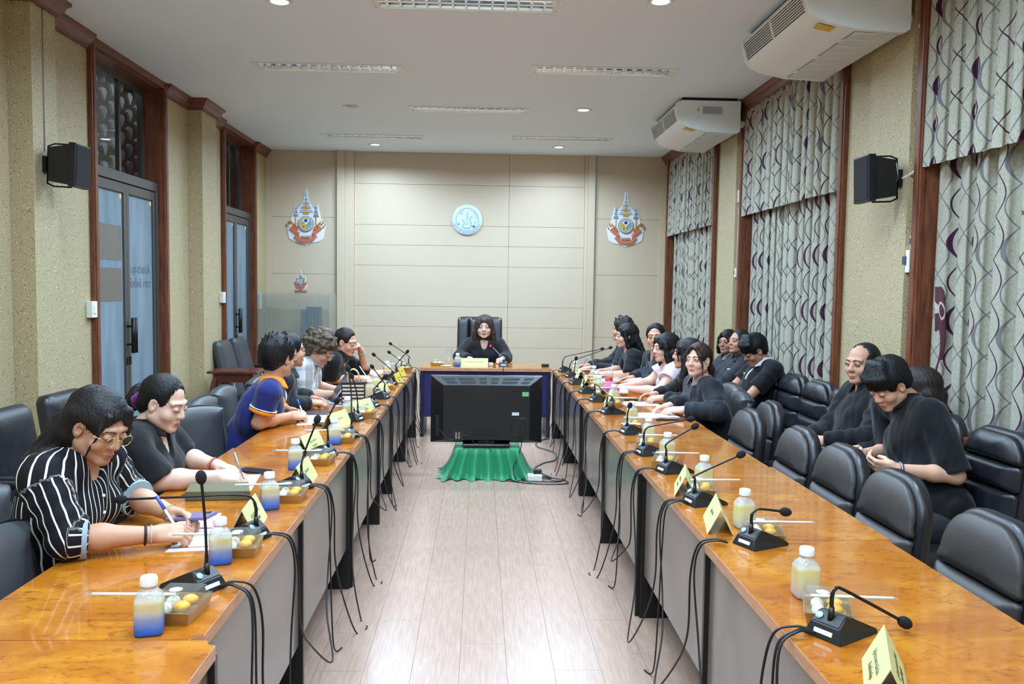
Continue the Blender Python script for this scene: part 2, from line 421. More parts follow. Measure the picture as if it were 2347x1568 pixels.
# corridor behind the doors with a pierced block screen
M_COR = mat('corridor_wall', (176, 182, 186), .8)
cw = B(); box(cw, -4.45, -4.40, 5.0, 12.2, 0, 3.4); box(cw, -4.4, -3.07, 5.0, 5.05, 0, 3.4); box(cw, -4.4, -3.07, 12.15, 12.2, 0, 3.4); box(cw, -4.4, -3.07, 5.05, 12.15, -.1, 0)
box(cw, -4.4, -3.07, 5.05, 12.15, 3.40, 3.45)
set_props(mk('wall_corridor', cw, M_COR), kind='structure')
scr = B(); 
sc_o = mk('wall_screen', bbox(-3.30, -3.25, 6.0, 12.0, 2.42, 3.36), mat('dark_screen', (74, 72, 72), .8)); set_props(sc_o, kind='structure')
dm = B(); prism(dm, [(0, -.062), (.055, .02), (.03, .048), (-.03, .048), (-.055, .02)], 0, -.01, .02); dme = bpy.data.meshes.new('lit_opening'); bmesh.ops.recalc_face_normals(dm, faces=dm.faces); dm.to_mesh(dme); dm.free(); dme.materials.append(mat('opening_light', (196, 198, 200), .7))  # solid diamonds in a pale colour standing for openings lit from behind
for i in range(24):
    for j in range(6):
        mk('lit_opening', dme, None, sc_o, (-3.245, 6.95 + i*.18, 2.52 + j*.155 + (.0775 if i % 2 else 0)))
# ------------------------------------------------------------------ curtained windows on the right
def curtain_mat():
    t = NT('ogee_curtain'); tc = t.add('ShaderNodeTexCoord'); u, v, _ = t.sep(tc.outputs['UV'])
    fab = t.noise(t.coord('Object', (1, 1, .6)), 120, 2)
    base = t.ramp(fab, [(.3, srgb(164, 162, 144)), (.7, srgb(192, 188, 172))])
    def lines(base, W, P, off, ph, sign, col, t0, t1):
        uu = t.math('SUBTRACT', t.math('FRACT', t.math('MULTIPLY_ADD', u, 1/W, off)), .5)
        ang = t.math('MULTIPLY_ADD', v, 2*PI/P, ph)
        sn = t.math('SINE', ang)
        c = t.math('MULTIPLY', sn, .25*sign)
        d = t.math('ABSOLUTE', t.math('SUBTRACT', uu, c))
        th = t.math('MULTIPLY_ADD', t.math('POWER', t.math('MAXIMUM', t.math('MULTIPLY', sn, sign), 0), 2.0), t1, t0)
        m = t.math('LESS_THAN', d, th)
        return t.mix(m, base, col)
    pur, gry = srgb(70, 34, 58), srgb(118, 116, 118)
    c = lines(base, .30, .43, 0, 0, 1, gry, .016, .045)
    c = lines(c, .30, .43, 0, 0, -1, gry, .016, .004)
    c = lines(c, .30, .43, .5, 2.2, 1, pur, .016, .006)
    c = lines(c, .30, .43, .5, 2.2, -1, pur, .016, .046)
    t.set(color=c, rough=.75, spec=.2)
    tl = t.add('ShaderNodeBsdfTranslucent'); t.put(tl.inputs[0], c); ms = t.add('ShaderNodeMixShader'); ms.inputs[0].default_value = .12
    t.link(t.b.outputs[0], ms.inputs[1]); t.link(tl.outputs[0], ms.inputs[2]); t.link(ms.outputs[0], t.out.inputs[0])
    return t.m
M_CURT = curtain_mat()
def cloth_sheet(name, y0, y1, z0, z1, xc, amp, folds, seed, gather=0, full=1.6, parent=None):
    """a hanging cloth in the Y-Z plane, folded in X; UV is the unfolded cloth in metres"""
    rs = np.random.RandomState(seed); n = folds*22; m = 26
    s = np.linspace(0, 1, n+1); kn = np.linspace(0, 1, folds+1)
    w = np.interp(s, kn, np.arange(folds+1)); cum = np.concatenate([[0], np.cumsum(rs.uniform(.6, 1.4, folds))]); yb = np.interp(s, kn, cum/cum[-1])
    a = np.interp(s, np.linspace(0, 1, folds+1), rs.uniform(.55, 1.2, folds+1)); dr = rs.uniform(-.6, .6, folds+1)
    V = []; U = None
    for j in range(m+1):
        f = j/m; z = z0 + (z1-z0)*f; g = max(0, (f - .88)/.12) if gather else 0
        ph = 2*PI*w + np.interp(s, kn, dr)*(1-f)
        sx = np.sin(ph) + .18*np.sin(2*ph + seed); k = (1 - .35*f)*(1 - .7*g)
        xx = amp*a*sx*k + g*.010*np.sin(2*PI*folds*3*s)
        yy = y0 + (y1-y0)*(.6*s + .4*yb) - .42*amp*np.sin(2*ph)*k
        yy = np.clip(yy, y0, y1)
        zz = np.full(n+1, z) + (np.sin(2*PI*w)*.010*(1-f) if j < 2 else 0)
        P = np.stack([xc + xx, yy, zz], 1); V.append(P)
        if j == m//3: U = np.concatenate([[0], np.cumsum(np.linalg.norm(np.diff(P[:, :2], axis=0), axis=1))])
    UV = np.concatenate([np.stack([U, np.full(n+1, p[0, 2])], 1) for p in V]); V = np.concatenate(V)
    I = np.arange((n+1)*(m+1)).reshape(m+1, n+1)
    F = np.stack([I[:-1, :-1], I[:-1, 1:], I[1:, 1:], I[1:, :-1]], -1).reshape(-1, 4)
    me = mesh_np(name, V, F, M_CURT); uv = me.uv_layers.new(name='uv')
    li = np.zeros(len(me.loops), np.int32); me.loops.foreach_get('vertex_index', li); uv.data.foreach_set('uv', UV[li].astype(np.float32).ravel())
    return me
WL = ['nearest the camera', 'in the middle of the right wall', 'beside the end wall']
for n, (a, b) in enumerate(WINS, 1):
    w = emp('window_%d' % n, (XR, a, 0), kind='structure'); L = b-a
    fr = B()
    for q in (-.075, L): box(fr, -.035, .19, q, q+.075, .86, 3.33, .006, 2); box(fr, -.045, -.03, q+.014, q+.061, .88, 3.32, .004, 1)
    mk('window_frame', fr, M_FRAME, w)
    mk('window_sill', bbox(-.07, .19, -.09, L+.09, .845, .895, .008, 2), M_FRAME, w)
    rv = B(); box(rv, .0, .2, L-.012, L-.001, .895, 3.33); box(rv, .0, .2, .001, .012, .895, 3.33); box(rv, 0, .2, .012, L-.012, 3.318, 3.329); mk('reveal', rv, M_FRAME, w)
    sf = B()
    for q in np.linspace(.012, L-.052, 4): box(sf, .15, .19, q, q+.04, .895, 3.318)
    for z in (.895, 2.4, 3.28): box(sf, .152, .188, .052, L-.052, z, z+.04)
    mk('sash_frame', sf, M_BRONZE, w)
    qs = np.linspace(.012, L-.052, 4)
    for i in range(3):
        mk('pane', bbox(.167, .173, qs[i]+.04, qs[i+1], .935, 2.4), M_PANE, w); mk('pane', bbox(.167, .173, qs[i]+.04, qs[i+1], 2.44, 3.28), M_PANE, w)
    d1 = L - (.05 if n != 1 else .03)
    mw = mk('curtain', cloth_sheet('curtain', a+.03, a+d1, .905, 3.30, XR+.085, .048, int(L*6), 10+n))
    set_props(mw, 'grey ogee-print drape in the window ' + WL[n-1], 'curtain', 'window drapes')
    mw = mk('valance', cloth_sheet('valance', a+.012, b-.005 + (.03 if n == 2 else 0), 2.325, 3.31, XR-.008, .034, int(L*7.5), 30+n, 1, 1.7))
    set_props(mw, 'gathered ogee-print valance over the window ' + WL[n-1], 'valance', 'window valances')
    rb = B(); tube(rb, [(XR+.04, a+.02, 3.30), (XR+.04, b-.02, 3.30)], .009, 8)
    mk('curtain_rail', rb, M_WHITE, w, (-XR, -a, 0))
t = NT('maroon_cloth'); n_ = t.add('ShaderNodeTexWave'); n_.inputs['Scale'].default_value = 3; n_.inputs['Distortion'].default_value = 6; t.link(t.coord('Object', (1, 1, 1.2)), n_.inputs['Vector'])
t.set(color=t.mix(t.math('GREATER_THAN', n_.outputs['Fac'], .985), srgb(84, 40, 52), srgb(190, 180, 180)), rough=.8)
bm = B(); pr_ = smooth_path([(0, 0, 0), (.012, -.03, .2), (-.01, -.05, .42), (.004, -.012, .52)], 5)
R0 = []
for p in pr_:
    k = 1 - abs(p.z-.25)*1.2; ring = [bm.verts.new((p.x + .018*math.cos(q)*(1+.4*math.cos(3*q)), p.y + .05*k*math.sin(q), p.z)) for q in (2*PI*i/14 for i in range(14))]; R0.append(ring)
for r1, r2 in zip(R0, R0[1:]):
    for i in range(14): bm.faces.new((r1[i], r1[(i+1) % 14], r2[(i+1) % 14], r2[i]))
bm.faces.new(R0[0][::-1]); bm.faces.new(R0[-1])
set_props(mk('hanging_cloth', bm, t.m, loc=(XR+.06, 4.665, 1.13), smooth=True), 'bunched maroon cloth hanging at the edge of the nearest curtain', 'cloth')
# ------------------------------------------------------------------ ceiling lights
M_LOUV = mat('louvre_aluminium', (225, 228, 232), .22, .85)
M_REFL = mat('mirror_reflector', (215, 218, 222), .12, 1.0)
M_TUBE = NT('lit_tube').set(color=(1, 1, 1, 1), emit=(.9, .96, 1, 1), estr=6.0).m
M_LED = NT('lit_led').set(color=(1, 1, 1, 1), emit=(.88, .95, 1, 1), estr=9.0).m
def make_troffer():
    root = emp('ceiling_light')
    fr = B(); a, b = TL/2, TW/2
    for s in (-1, 1):
        box(fr, -a-.02, a+.02, s*b-.0 if s > 0 else -b-.018, b+.018 if s > 0 else -b, -.008, .004); box(fr, s*a if s > 0 else -a-.02, a+.02 if s > 0 else -a, -b, b, -.008, .004)
    mk('frame', fr, M_WHITE, root)
    hs = B(); box(hs, -a, a, -b, b, .085, .09); mk('housing', hs, M_WHITE, root)
    for s in (-1, 1):
        rf = B(); prism(rf, [(s*(b-.001), .0), (s*(b-.012), .045), (s*(b-.05), .08), (s*(b-.05), .084), (s*(b-.001), .084)], 0, -a+.03, a-.03); mk('reflector', rf, M_REFL, root)
    mid = B(); prism(mid, [(-.012, 0), (.012, 0), (.004, .05), (-.004, .05)], 0, -a+.03, a-.03); mk('reflector', mid, M_REFL, root)
    for x in (-1, 1): mk('end_plate', bbox(x*(a-.03) if x > 0 else -a, a if x > 0 else -a+.03, -b, b, 0, .08), M_WHITE, root)
    lv = bpy.data.meshes.new('louvre_blade'); q = B(); prism(q, [(-.007, .0), (.007, .0), (.0015, .05), (-.0015, .05)], 1, -b+.014, b-.014); bmesh.ops.recalc_face_normals(q, faces=q.faces); q.to_mesh(lv); q.free(); lv.materials.append(M_LOUV)
    for i in range(13): mk('louvre_blade', lv, None, root, (-a+.085 + i*(TL-.17)/12, 0, .0))
    for y in (-.052, .052):
        tb = B(); tube(tb, [(-a+.04, y, .066), (a-.04, y, .066)], .009, 10); mk('tube', tb, M_TUBE, root)
    return root
tl_where = ['left of the middle over the second tables, near the first door', 'right of the middle, level with the second window', 'centred over the aisle, third row from the end wall', 'left pair nearest the end wall', 'right pair nearest the end wall', 'cut by the top edge of the picture over the aisle',
            'left row behind the top of the picture', 'right row behind the top of the picture', 'centre row above the camera', 'left row behind the camera', 'right row behind the camera', 'centre row at the rear wall']
tr = make_troffer()
for i, (x, y) in enumerate(TROFFERS):
    o = tr if i == 0 else copy_tree(tr); o.location = (x, y, ZC)
    set_props(o, 'recessed mirror-louvre ceiling light, ' + tl_where[i], 'ceiling light', 'louvred ceiling lights')
def make_down(lit):
    root = emp('downlight'); r = B(); lathe(r, [(.058, 0), (.078, -.002), (.082, -.006), (.078, -.009), (.06, -.006), (.052, -.001)], 28); mk('trim_ring', r, M_WHITE, root)
    d = B(); lathe(d, [(.001, -.003), (.055, -.003)], 24, close=False); mk('lamp_disc' if lit else 'speaker_cone', d, M_LED if lit else mat('grey_cone', (120, 116, 110), .6), root); return root
dl = make_down(True)
dl_where = ['top left of the picture over the left tables', 'top right of the picture over the right tables', 'over the right tables before the second air conditioner', 'left one against the end wall', 'right one against the end wall', 'left behind the top of the picture', 'right behind the top of the picture']
for i, (x, y) in enumerate(DOWNLIGHTS):
    o = dl if i == 0 else copy_tree(dl); o.location = (x, y, ZC)
    set_props(o, 'round lit white downlight, ' + dl_where[i], 'downlight', 'round downlights')
o = make_down(False); o.name = 'ceiling_speaker'; o.location = (-1.315, 8.68, ZC); set_props(o, 'small unlit round ceiling fitting with a grey centre', 'ceiling fitting')
bm = B()
for k in range(8): box(bm, -.05, .05, -.003, .003, -.007, -.003, M=Matrix.Rotation(k*PI/8, 4, 'Z'))
mk('grille', bm, M_WHITE, o)['kind'] = 'stuff'
# ------------------------------------------------------------------ ceiling air conditioners
M_AC = mat('ac_plastic', (236, 243, 246), .35); M_ACD = mat('ac_grille_dark', (70, 72, 72), .6)
def make_ac():
    root = emp('air_conditioner'); L = 1.15
    prof = [(.07, .29), (.02, .272), (.0, .235), (.032, .115), (.065, .078), (.13, .048), (.30, .012), (.57, .0), (.60, .02), (.60, .29)]
    bm = B(); prism(bm, prof, 1, .02, L-.02); mk('body', bm, M_AC, root, smooth=True, angle=.5)
    for y in (0, L-.035):
        bm = B(); c = Vector((.32, .14)); prism(bm, [tuple(c + (Vector(p)-c)*1.03) for p in prof], 1, y, y+.035); mk('end_panel', bm, M_AC, root, smooth=True, angle=.5)
    # discharge grille on the front, leaning slightly downwards
    bm = B(); prism(bm, [(-.0035, .232), (.0265, .120), (.036, .122), (.006, .236)], 1, .045, L-.045); mk('outlet', bm, M_ACD, root)
    for k in range(8):
        f = (k+.5)/8; x, z = -.0035 + .030*f - .004, .232 - .112*f; bm = B(); tube(bm, [(x, .045, z), (x, L-.045, z)], .0040, 6); mk('slat', bm, M_AC, root)
    for y in (.045, L/2, L-.045): bm = B(); tube(bm, [(-.009, y, .236), (.024, y, .116)], .008, 6); mk('outlet_rib', bm, M_AC, root)
    # intake grille below
    bm = B()
    for k in range(30): x = .315 + k*.0083; z = .0114-.0107*(k/30); box(bm, x, x+.0045, .05, L-.05, z-.005, z+.002)
    for k in range(9): y = .05 + k*(L-.1)/8; box(bm, .31, .57, y-.002, y+.002, -.004, .004)
    mk('intake_grille', bm, M_AC, root)['kind'] = 'stuff'
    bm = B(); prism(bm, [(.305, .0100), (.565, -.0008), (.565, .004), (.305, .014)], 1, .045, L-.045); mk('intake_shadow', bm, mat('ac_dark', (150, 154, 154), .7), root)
    for k in range(3): mk('latch', bbox(.29, .315, .2+k*.36, .25+k*.36, .003, .012, .003, 1), M_AC, root)
    # stickers
    bm = B(); box(bm, .25, .43, -.010, -.0085, .17, .235); mk('rating_label', bm, mat('label_grey', (168, 172, 180), .5), root)
    bm = B(); prism(bm, [(.19, .195), (.225, .195), (.2075, .23)], 1, -.0105, -.0085); mk('warning_triangle', bm, mat('warning_yellow', (206, 178, 60), .5), root)
    bm = B(); box(bm, .10, .20, .05, .13, .034, .037, M=Matrix.Translation((0, 0, .011)) @ Matrix.Translation((.1, 0, .04)) @ Matrix.Rotation(.19, 4, 'Y') @ Matrix.Translation((-.1, 0, -.04))); mk('yellow_sticker', bm, mat('sticker_yellow', (222, 186, 50), .5), root)
    bm = B(); box(bm, .06, .57, .0, L, .292, .318); mk('mounting_rail', bm, M_DARKM, root)
    bm = B(); tube(bm, [(.60, .1, .10), (.68, .1, .10)], .035, 14); mk('pipe_cover', bm, M_AC, root)
    return root
ac = make_ac()
for i, (y, lab) in enumerate(((4.80, 'large white ceiling air conditioner nearest the camera, yellow sticker on its front'), (7.95, 'white ceiling air conditioner further back, before the end wall'))):
    o = ac if i == 0 else copy_tree(ac); o.location = (1.80, y, ZC-.318); set_props(o, lab, 'air conditioner', 'ceiling air conditioners')
# ------------------------------------------------------------------ wall loudspeakers
def make_speaker():
    root = emp('loudspeaker')          # faces +x, back towards -x; origin at the wall plate
    bm = B(); box(bm, .19, .235, -.10, .10, -.135, .135, .006, 2); mk('front_baffle', bm, M_BLACK, root)
    bm = B(); vs = box(bm, .05, .19, -.09, .09, -.12, .12)
    for v in vs:
        if v.co.x < .1: v.co.y *= .62; v.co.z *= .86
    mk('cabinet', bm, mat('speaker_cabinet', (26, 26, 27), .6, bump=.3, bscale=400), root)
    bm = B(); box(bm, .235, .238, -.088, .088, -.122, .122, .001, 1); mk('grille', bm, mat('speaker_cloth', (14, 14, 16), .85), root)
    bm = B(); 
    for z in (.128, -.128): tube(bm, [(.02, 0, z*.9), (.06, 0, z*1.03), (.17, 0, z*1.03)], .005, 6)
    tube(bm, [(.02, 0, -.117), (.02, 0, .117)], .006, 6); box(bm, 0, .02, -.03, .03, -.05, .05)
    mk('bracket', bm, M_DARKM, root)
    bm = B(); tube(bm, smooth_path([(.03, .01, .06), (.05, .05, .09), (.045, .06, .02), (.03, .02, -.01), (.06, .035, -.05), (.05, .05, .04), (.03, 0, .09)], 8), .0035, 6); mk('wire_loop', bm, mat('grey_wire', (150, 150, 150), .5), root)
    return root
sp = make_speaker(); sp.location = (-2.73, 5.47, 2.34); sp.rotation_euler = (0, .04, .0); set_props(sp, 'black loudspeaker bracketed to the left wall pillar', 'speaker', 'wall loudspeakers')
s2 = copy_tree(sp); s2.location = (2.45, 4.93, 2.28); s2.rotation_euler = (0, .04, PI); set_props(s2, 'black loudspeaker bracketed to the right wall between two curtained windows', 'speaker', 'wall loudspeakers')
bm = B(); tube(bm, [(-2.727, 5.47, 2.42), (-2.727, 5.475, 3.30)], .004, 6); set_props(mk('speaker_wire', bm, mat('grey_wire')), 'thin grey wire running down the left pillar to the loudspeaker', 'wire')
# conduits, switches, thermostats
def conduit(pts, lab, r=.011): 
    bm = B(); tube(bm, smooth_path(pts, 5), r, 10); set_props(mk('conduit', bm, M_WHITE), lab, 'conduit')
conduit([(2.485, 4.86, 3.14), (2.485, 4.80, 3.06), (2.485, 4.80, 2.6), (2.487, 4.802, 2.3), (2.487, 4.80, 2.0), (2.487, 4.82, 1.88)], 'white conduit dropping from the near air conditioner to a breaker box', .014)
conduit([(2.47, 4.757, 3.05), (2.472, 4.757, 2.46), (2.47, 4.77, 2.33), (2.455, 4.86, 2.285), (2.448, 4.93, 2.28)], 'thin white conduit beside the nearest window frame, bending to the loudspeaker', .008)
conduit([(2.485, 8.03, 2.42), (2.485, 8.15, 2.42), (2.485, 8.155, 2.30), (2.485, 8.15, 1.85), (2.485, 8.11, 1.80)], 'thin white conduit between the two far windows', .009)
def wallbox(name, lab, cat, x, y0, y1, z0, z1, d, screen=None, parts=()):
    s = -1 if x > 0 else 1; root = emp(name, (x, (y0+y1)/2, (z0+z1)/2), label=lab, cat=cat); h, w = (z1-z0)/2, (y1-y0)/2
    mk('case', bbox(min(0, s*d), max(0, s*d), -w, w, -h, h, .004, 2), M_WHITE, root)
    e = s*d
    if screen: mk('screen', bbox(min(e, e+s*.002), max(e, e+s*.002), -w*.55, w*.45, -h*.1, h*.7), screen, root)
    for nm, a, b, c, dd, m in parts: mk(nm, bbox(min(e, e+s*.006), max(e, e+s*.006), a*w, b*w, c*h, dd*h, .001, 1), m, root)
wallbox('thermostat', 'white thermostat with blue screen beside the nearest window frame', 'thermostat', XR, 4.775, 4.865, 1.86, 1.94, .022, mat('blue_screen', (30, 60, 120), .2, emit=srgb(40, 90, 190), estr=.4))
wallbox('breaker_box', 'white breaker box with a lit switch, below the thermostat', 'switch box', XR, 4.80, 4.89, 1.73, 1.86, .045, None, [('rocker', -.4, .5, -.3, .45, mat('rocker_dark', (60, 64, 80), .4))])
wallbox('breaker_box', 'small white breaker box on the strip of wall between the far windows', 'switch box', XR, 8.14, 8.25, 1.74, 1.83, .04, None, [('rocker', -.5, .1, -.3, .4, mat('rocker_dark'))])
wallbox('thermostat', 'small white control at the end of the far conduit', 'thermostat', XR, 8.03, 8.11, 1.73, 1.81, .02, mat('dark_screen', (50, 56, 60), .3))
wallbox('junction_box', 'cream junction box high between the two far windows', 'junction box', XR, 8.10, 8.26, 2.46, 2.58, .03, None, [('lid', .1, .95, -.9, .9, mat('cream_lid', (196, 184, 140), .5))])
for a, b, z, lab in ((6.30, 6.385, 1.35, 'white light switch left of the nearer door frame'), (9.47, 9.555, 1.40, 'white light switch left of the far door frame')):
    wallbox('light_switch', lab, 'switch', XL, a, b, z, z+.12, .045, None, [('rocker', -.5, .5, -.5, .5, M_WHITE)])
# ------------------------------------------------------------------ emblems on the end wall (flat cut-outs)
GO, RD, SK, NV, YE, GY, WH = (mat('emblem_' + n, c, .4) for n, c in dict(gold=(204, 150, 50), red=(206, 116, 92), sky=(170, 196, 226), navy=(44, 60, 130), yellow=(222, 196, 60), grey=(140, 150, 172), white=(232, 236, 238)).items())
BRN = mat('emblem_line', (150, 130, 100), .5)
def emblem(root, s):
    """crest of tiered parasols, round medallion and ribbon; local x right, z up, facing -y; s = height"""
    lay = [0]
    def P(name, pts, m, y=None):
        lay[0] += 1; d = y if y is not None else .010 + lay[0]*.0006
        bm = B(); prism(bm, [(x*s, z*s) for x, z in pts], 1, -d, -.002); mk(name, bm, m, root)
    def mir(pts): return pts + [(-x, z) for x, z in pts[::-1] if abs(x) > 1e-6]
    def disc(name, cx, cz, r, m, n=28, sx=1):
        P(name, [(cx + r*sx*math.cos(2*PI*k/n), cz + r*math.sin(2*PI*k/n)) for k in range(n)], m)
    # backing board with the outline of the crest
    P('backing', mir([(0, 1), (.028, .97), (.03, .87), (.06, .76), (.11, .68), (.15, .64), (.17, .62), (.205, .73), (.225, .62), (.26, .50), (.29, .38), (.345, .345), (.32, .22), (.30, .12), (.22, .07), (.10, .05), (0, 0)]), WH, .009)
    for k in range(7): z = .85-.037*k; w = .016+.017*k; P('parasol_tier', [(-w, z-.012), (w, z-.012), (w*.7, z+.012), (-w*.7, z+.012)], GY if k % 2 else SK)
    P('finial', [(-.008, .86), (.008, .86), (.004, .97), (-.004, .97)], GY)
    P('crown', mir([(0, .80), (.008, .75), (.012, .70), (.034, .67), (.042, .645), (.02, .63)]), GO)
    P('canopy', [(-.125, .585), (.125, .585), (.10, .60), (-.10, .60)], GY); P('crown_base', [(-.05, .55), (.05, .55), (.06, .60), (-.06, .60)], GO)
    for q in (-1, 1):
        for k in range(6): z = .69-.033*k; w = .008+.008*k; P('parasol_tier', [(q*.18-w, z-.009), (q*.18+w, z-.009), (q*.18+w*.7, z+.010), (q*.18-w*.7, z+.010)], GY if k % 2 else SK)
        P('parasol_pole', [(q*.18-.004, .36), (q*.18+.004, .36), (q*.18+.004, .51), (q*.18-.004, .51)], GO)
        for k in range(5):
            a = 1.0+k*.32; cx, cz = q*(.15+.035*k), .36-.035*math.cos(k*1.4)
            P('flourish', [(cx, cz), (cx+q*.05, cz+.05), (cx+q*.03, cz-.01)], BRN if k % 2 else GO)
    disc('medallion_ring', 0, .385, .135, BRN); disc('medallion', 0, .385, .125, SK); disc('medallion_edge', 0, .385, .098, NV); disc('medallion_field', 0, .385, .092, YE)
    P('monogram', [(.01, .30), (.085, .36), (.08, .44), (.05, .43), (.0, .35)], GY); P('monogram', [(-.06, .445), (-.02, .472), (.05, .462), (.06, .43), (.0, .36), (-.02, .40)], WH)
    disc('monogram', .0, .435, .03, NV); disc('monogram', -.05, .385, .02, GO, 14); disc('monogram', -.035, .335, .014, NV, 14)
    for q in (-1, 1):
        P('ribbon', [(q*.24, .345), (q*.285, .30), (q*.14, .18), (q*.11, .22)], RD); P('ribbon_fold', [(q*.24, .345), (q*.15, .33), (q*.145, .275), (q*.22, .29)], mat('emblem_orange', (206, 104, 50), .4))
        P('ribbon_fold', [(q*.11, .185), (q*.17, .17), (q*.12, .145)], mat('emblem_orange'))
    P('ribbon', mir([(0, .105), (.10, .125), (.17, .185), (.20, .165), (.13, .085), (.06, .062), (0, .058)]), RD)
    for q in (-.06, .0, .055): P('numeral', [(q-.018, .13), (q+.018, .13), (q+.018, .175), (q+.010, .175), (q+.010, .14), (q-.010, .14), (q-.010, .175), (q-.018, .175)], mat('emblem_rose', (190, 140, 120), .5))
for x, z, lab in ((-2.34, 2.14, 'large royal crest with tiered parasols on the left of the end wall'), (1.963, 2.182, 'large royal crest with tiered parasols on the right of the end wall')):
    r = emp('wall_emblem', (x, YB, z), label=lab, cat='emblem', group='royal crests on the end wall'); emblem(r, .755)
# round logo
r = emp('round_logo', (-.186, YB, 2.517), label='round pale blue logo plate in the middle of the end wall', cat='logo')
bm = B(); lathe(bm, [(.001, -.03), (.195, -.03), (.202, -.026), (.205, 0)], 48, axis=1); mk('plate', bm, mat('pale_blue', (206, 226, 242), .35), r)
bm = B(); lathe(bm, [(.150, -.031), (.150, -.0325), (.155, -.0325), (.155, -.031)], 48, axis=1, close=False); mk('ring', bm, mat('logo_grey', (130, 146, 160), .5), r)
LG = mat('logo_grey'); LT = mat('logo_tint', (180, 202, 222), .5); LGR = mat('logo_green', (70, 116, 110), .5)
def lp(name, pts, m, d=.0325):
    bm = B(); prism(bm, [(x*.205, z*.205) for x, z in pts], 1, -d, -.030); mk(name, bm, m, r)
def lt(name, pts, rad, m):
    bm = B(); tube(bm, smooth_path([(x*.205, -.0315, z*.205) for x, z in pts], 6), rad, 6); mk(name, bm, m, r)
lp('figure', [(-.07, -.35), (.09, -.35), (.10, .1), (.06, .42), (.0, .58), (-.06, .42), (-.09, .1)], LT)
lt('serpent', [(-.33, .02), (-.22, -.1), (-.18, -.25), (-.31, -.36), (-.24, -.5), (0, -.56), (.2, -.48), (.26, -.25), (.2, .0), (.22, .14), (.34, .25)], .006, mat('serpent', (158, 184, 200), .5))
for c in ((-.5, .36), (-.42, .52), (-.3, .62), (-.36, .38), (.35, .58), (.47, .42), (.55, .28), (.6, .12)):
    lt('cloud_scroll', [(c[0]-.09, c[1]), (c[0], c[1]+.07), (c[0]+.07, c[1]), (c[0], c[1]-.04)], .0028, mat('serpent'))
lp('lotus', [(.3, -.40), (.38, -.50), (.46, -.54), (.56, -.42), (.46, -.40), (.42, -.36)], LGR); lp('lotus', [(-.62, -.33), (-.5, -.34), (-.52, -.28), (-.57, -.2)], LGR); lp('leaf', [(.52, -.12), (.66, -.12), (.63, -.04), (.56, -.05)], LT)
lt('stem', [(.46, -.4), (.5, -.2), (.58, -.12)], .002, LGR)
# lettering bent along the rim
_rim = 'สนกงานการปรปทดนพอกษตกรม'
for i in range(22):
    a = math.radians(200 + i*140/21); M = Matrix.Translation((.178*math.cos(a), -.0312, .178*math.sin(a))) @ Matrix.Rotation(PI/2, 4, 'X') @ Matrix.Rotation(a + PI/2, 4, 'Z')
    text_mesh('rim_letter', _rim[i % len(_rim)], .036, LG, r, M)
# ------------------------------------------------------------------ architectural model in a clear case, far left corner
r = emp('display_cabinet', (-2.37, 11.17, 0), label='low dark cabinet under the clear display case, far left corner', cat='cabinet')
mk('body', bbox(-.47, .47, -.27, .27, .05, .78, .006, 2), mat('cabinet_dark', (30, 30, 32), .5), r); mk('plinth', bbox(-.44, .44, -.24, .24, 0, .05), M_SKIRT, r)
for s in (-1, 1): d = mk('door', bbox(-.225 + s*.235, .225 + s*.235, -.285, -.27, .08, .76, .003, 1), mat('cabinet_dark'), r); mk('knob', bbox(-.01 + s*.05, .01 + s*.05, -.30, -.285, .44, .5, .003, 1), M_CHROME, d)
r = emp('display_case', (-2.37, 11.17, .78), label='clear acrylic display case with a white base, far left corner', cat='display case')
mk('base', bbox(-.455, .455, -.26, .26, 0, .08, .004, 1), M_WHITE, r)
def acrylic():
    t = NT('acrylic'); tr = t.add('ShaderNodeBsdfTransparent'); tr.inputs[0].default_value = (.96, .97, .965, 1); gl = t.add('ShaderNodeBsdfGlossy'); gl.inputs['Roughness'].default_value = .03
    df = t.add('ShaderNodeBsdfDiffuse'); df.inputs[0].default_value = srgb(214, 214, 206)
    lw = t.add('ShaderNodeLayerWeight'); lw.inputs[0].default_value = .25; m1 = t.add('ShaderNodeMixShader'); t.link(t.math('MULTIPLY_ADD', lw.outputs['Facing'], .3, .02), m1.inputs[0]); t.link(tr.outputs[0], m1.inputs[1]); t.link(gl.outputs[0], m1.inputs[2])
    m2 = t.add('ShaderNodeMixShader'); m2.inputs[0].default_value = .08; t.link(m1.outputs[0], m2.inputs[1]); t.link(df.outputs[0], m2.inputs[2]); t.link(m2.outputs[0], t.out.inputs[0]); return t.m
M_ACR = acrylic(); MATS['acrylic'] = M_ACR
for a in ((-.45, .45, -.255, -.25, .08, .72), (-.45, .45, .25, .255, .08, .72), (-.45, -.445, -.25, .25, .08, .72), (.445, .45, -.25, .25, .08, .72), (-.45, .45, -.255, .255, .72, .726)): mk('acrylic_pane', bbox(*a), M_ACR, r)
r = emp('tower_model', (-2.23, 11.17, .86), label='grey architectural model of twin towers inside the clear case', cat='building model')
t = NT('tower_glass'); u = t.sep(t.coord('Object')); st = t.math('GREATER_THAN', t.math('SINE', t.math('MULTIPLY', t.math('ADD', u[0], u[1]), 330)), .1); sz = t.math('GREATER_THAN', t.math('SINE', t.math('MULTIPLY', u[2], 420)), -.6)
t.set(color=t.mix(t.math('MULTIPLY', st, sz), srgb(70, 80, 92), srgb(150, 164, 174)), rough=.35)
mk('tower', bbox(-.02, .16, -.07, .07, 0, .47, .003, 1), t.m, r); mk('tower', bbox(-.09, -.02, -.09, .05, 0, .43, .003, 1), t.m, r); mk('podium', bbox(.06, .23, -.14, -.07, 0, .17, .002, 1), t.m, r); mk('podium_roof', bbox(.055, .235, -.145, -.065, .17, .20), mat('roof_slate', (54, 56, 62), .6), r)
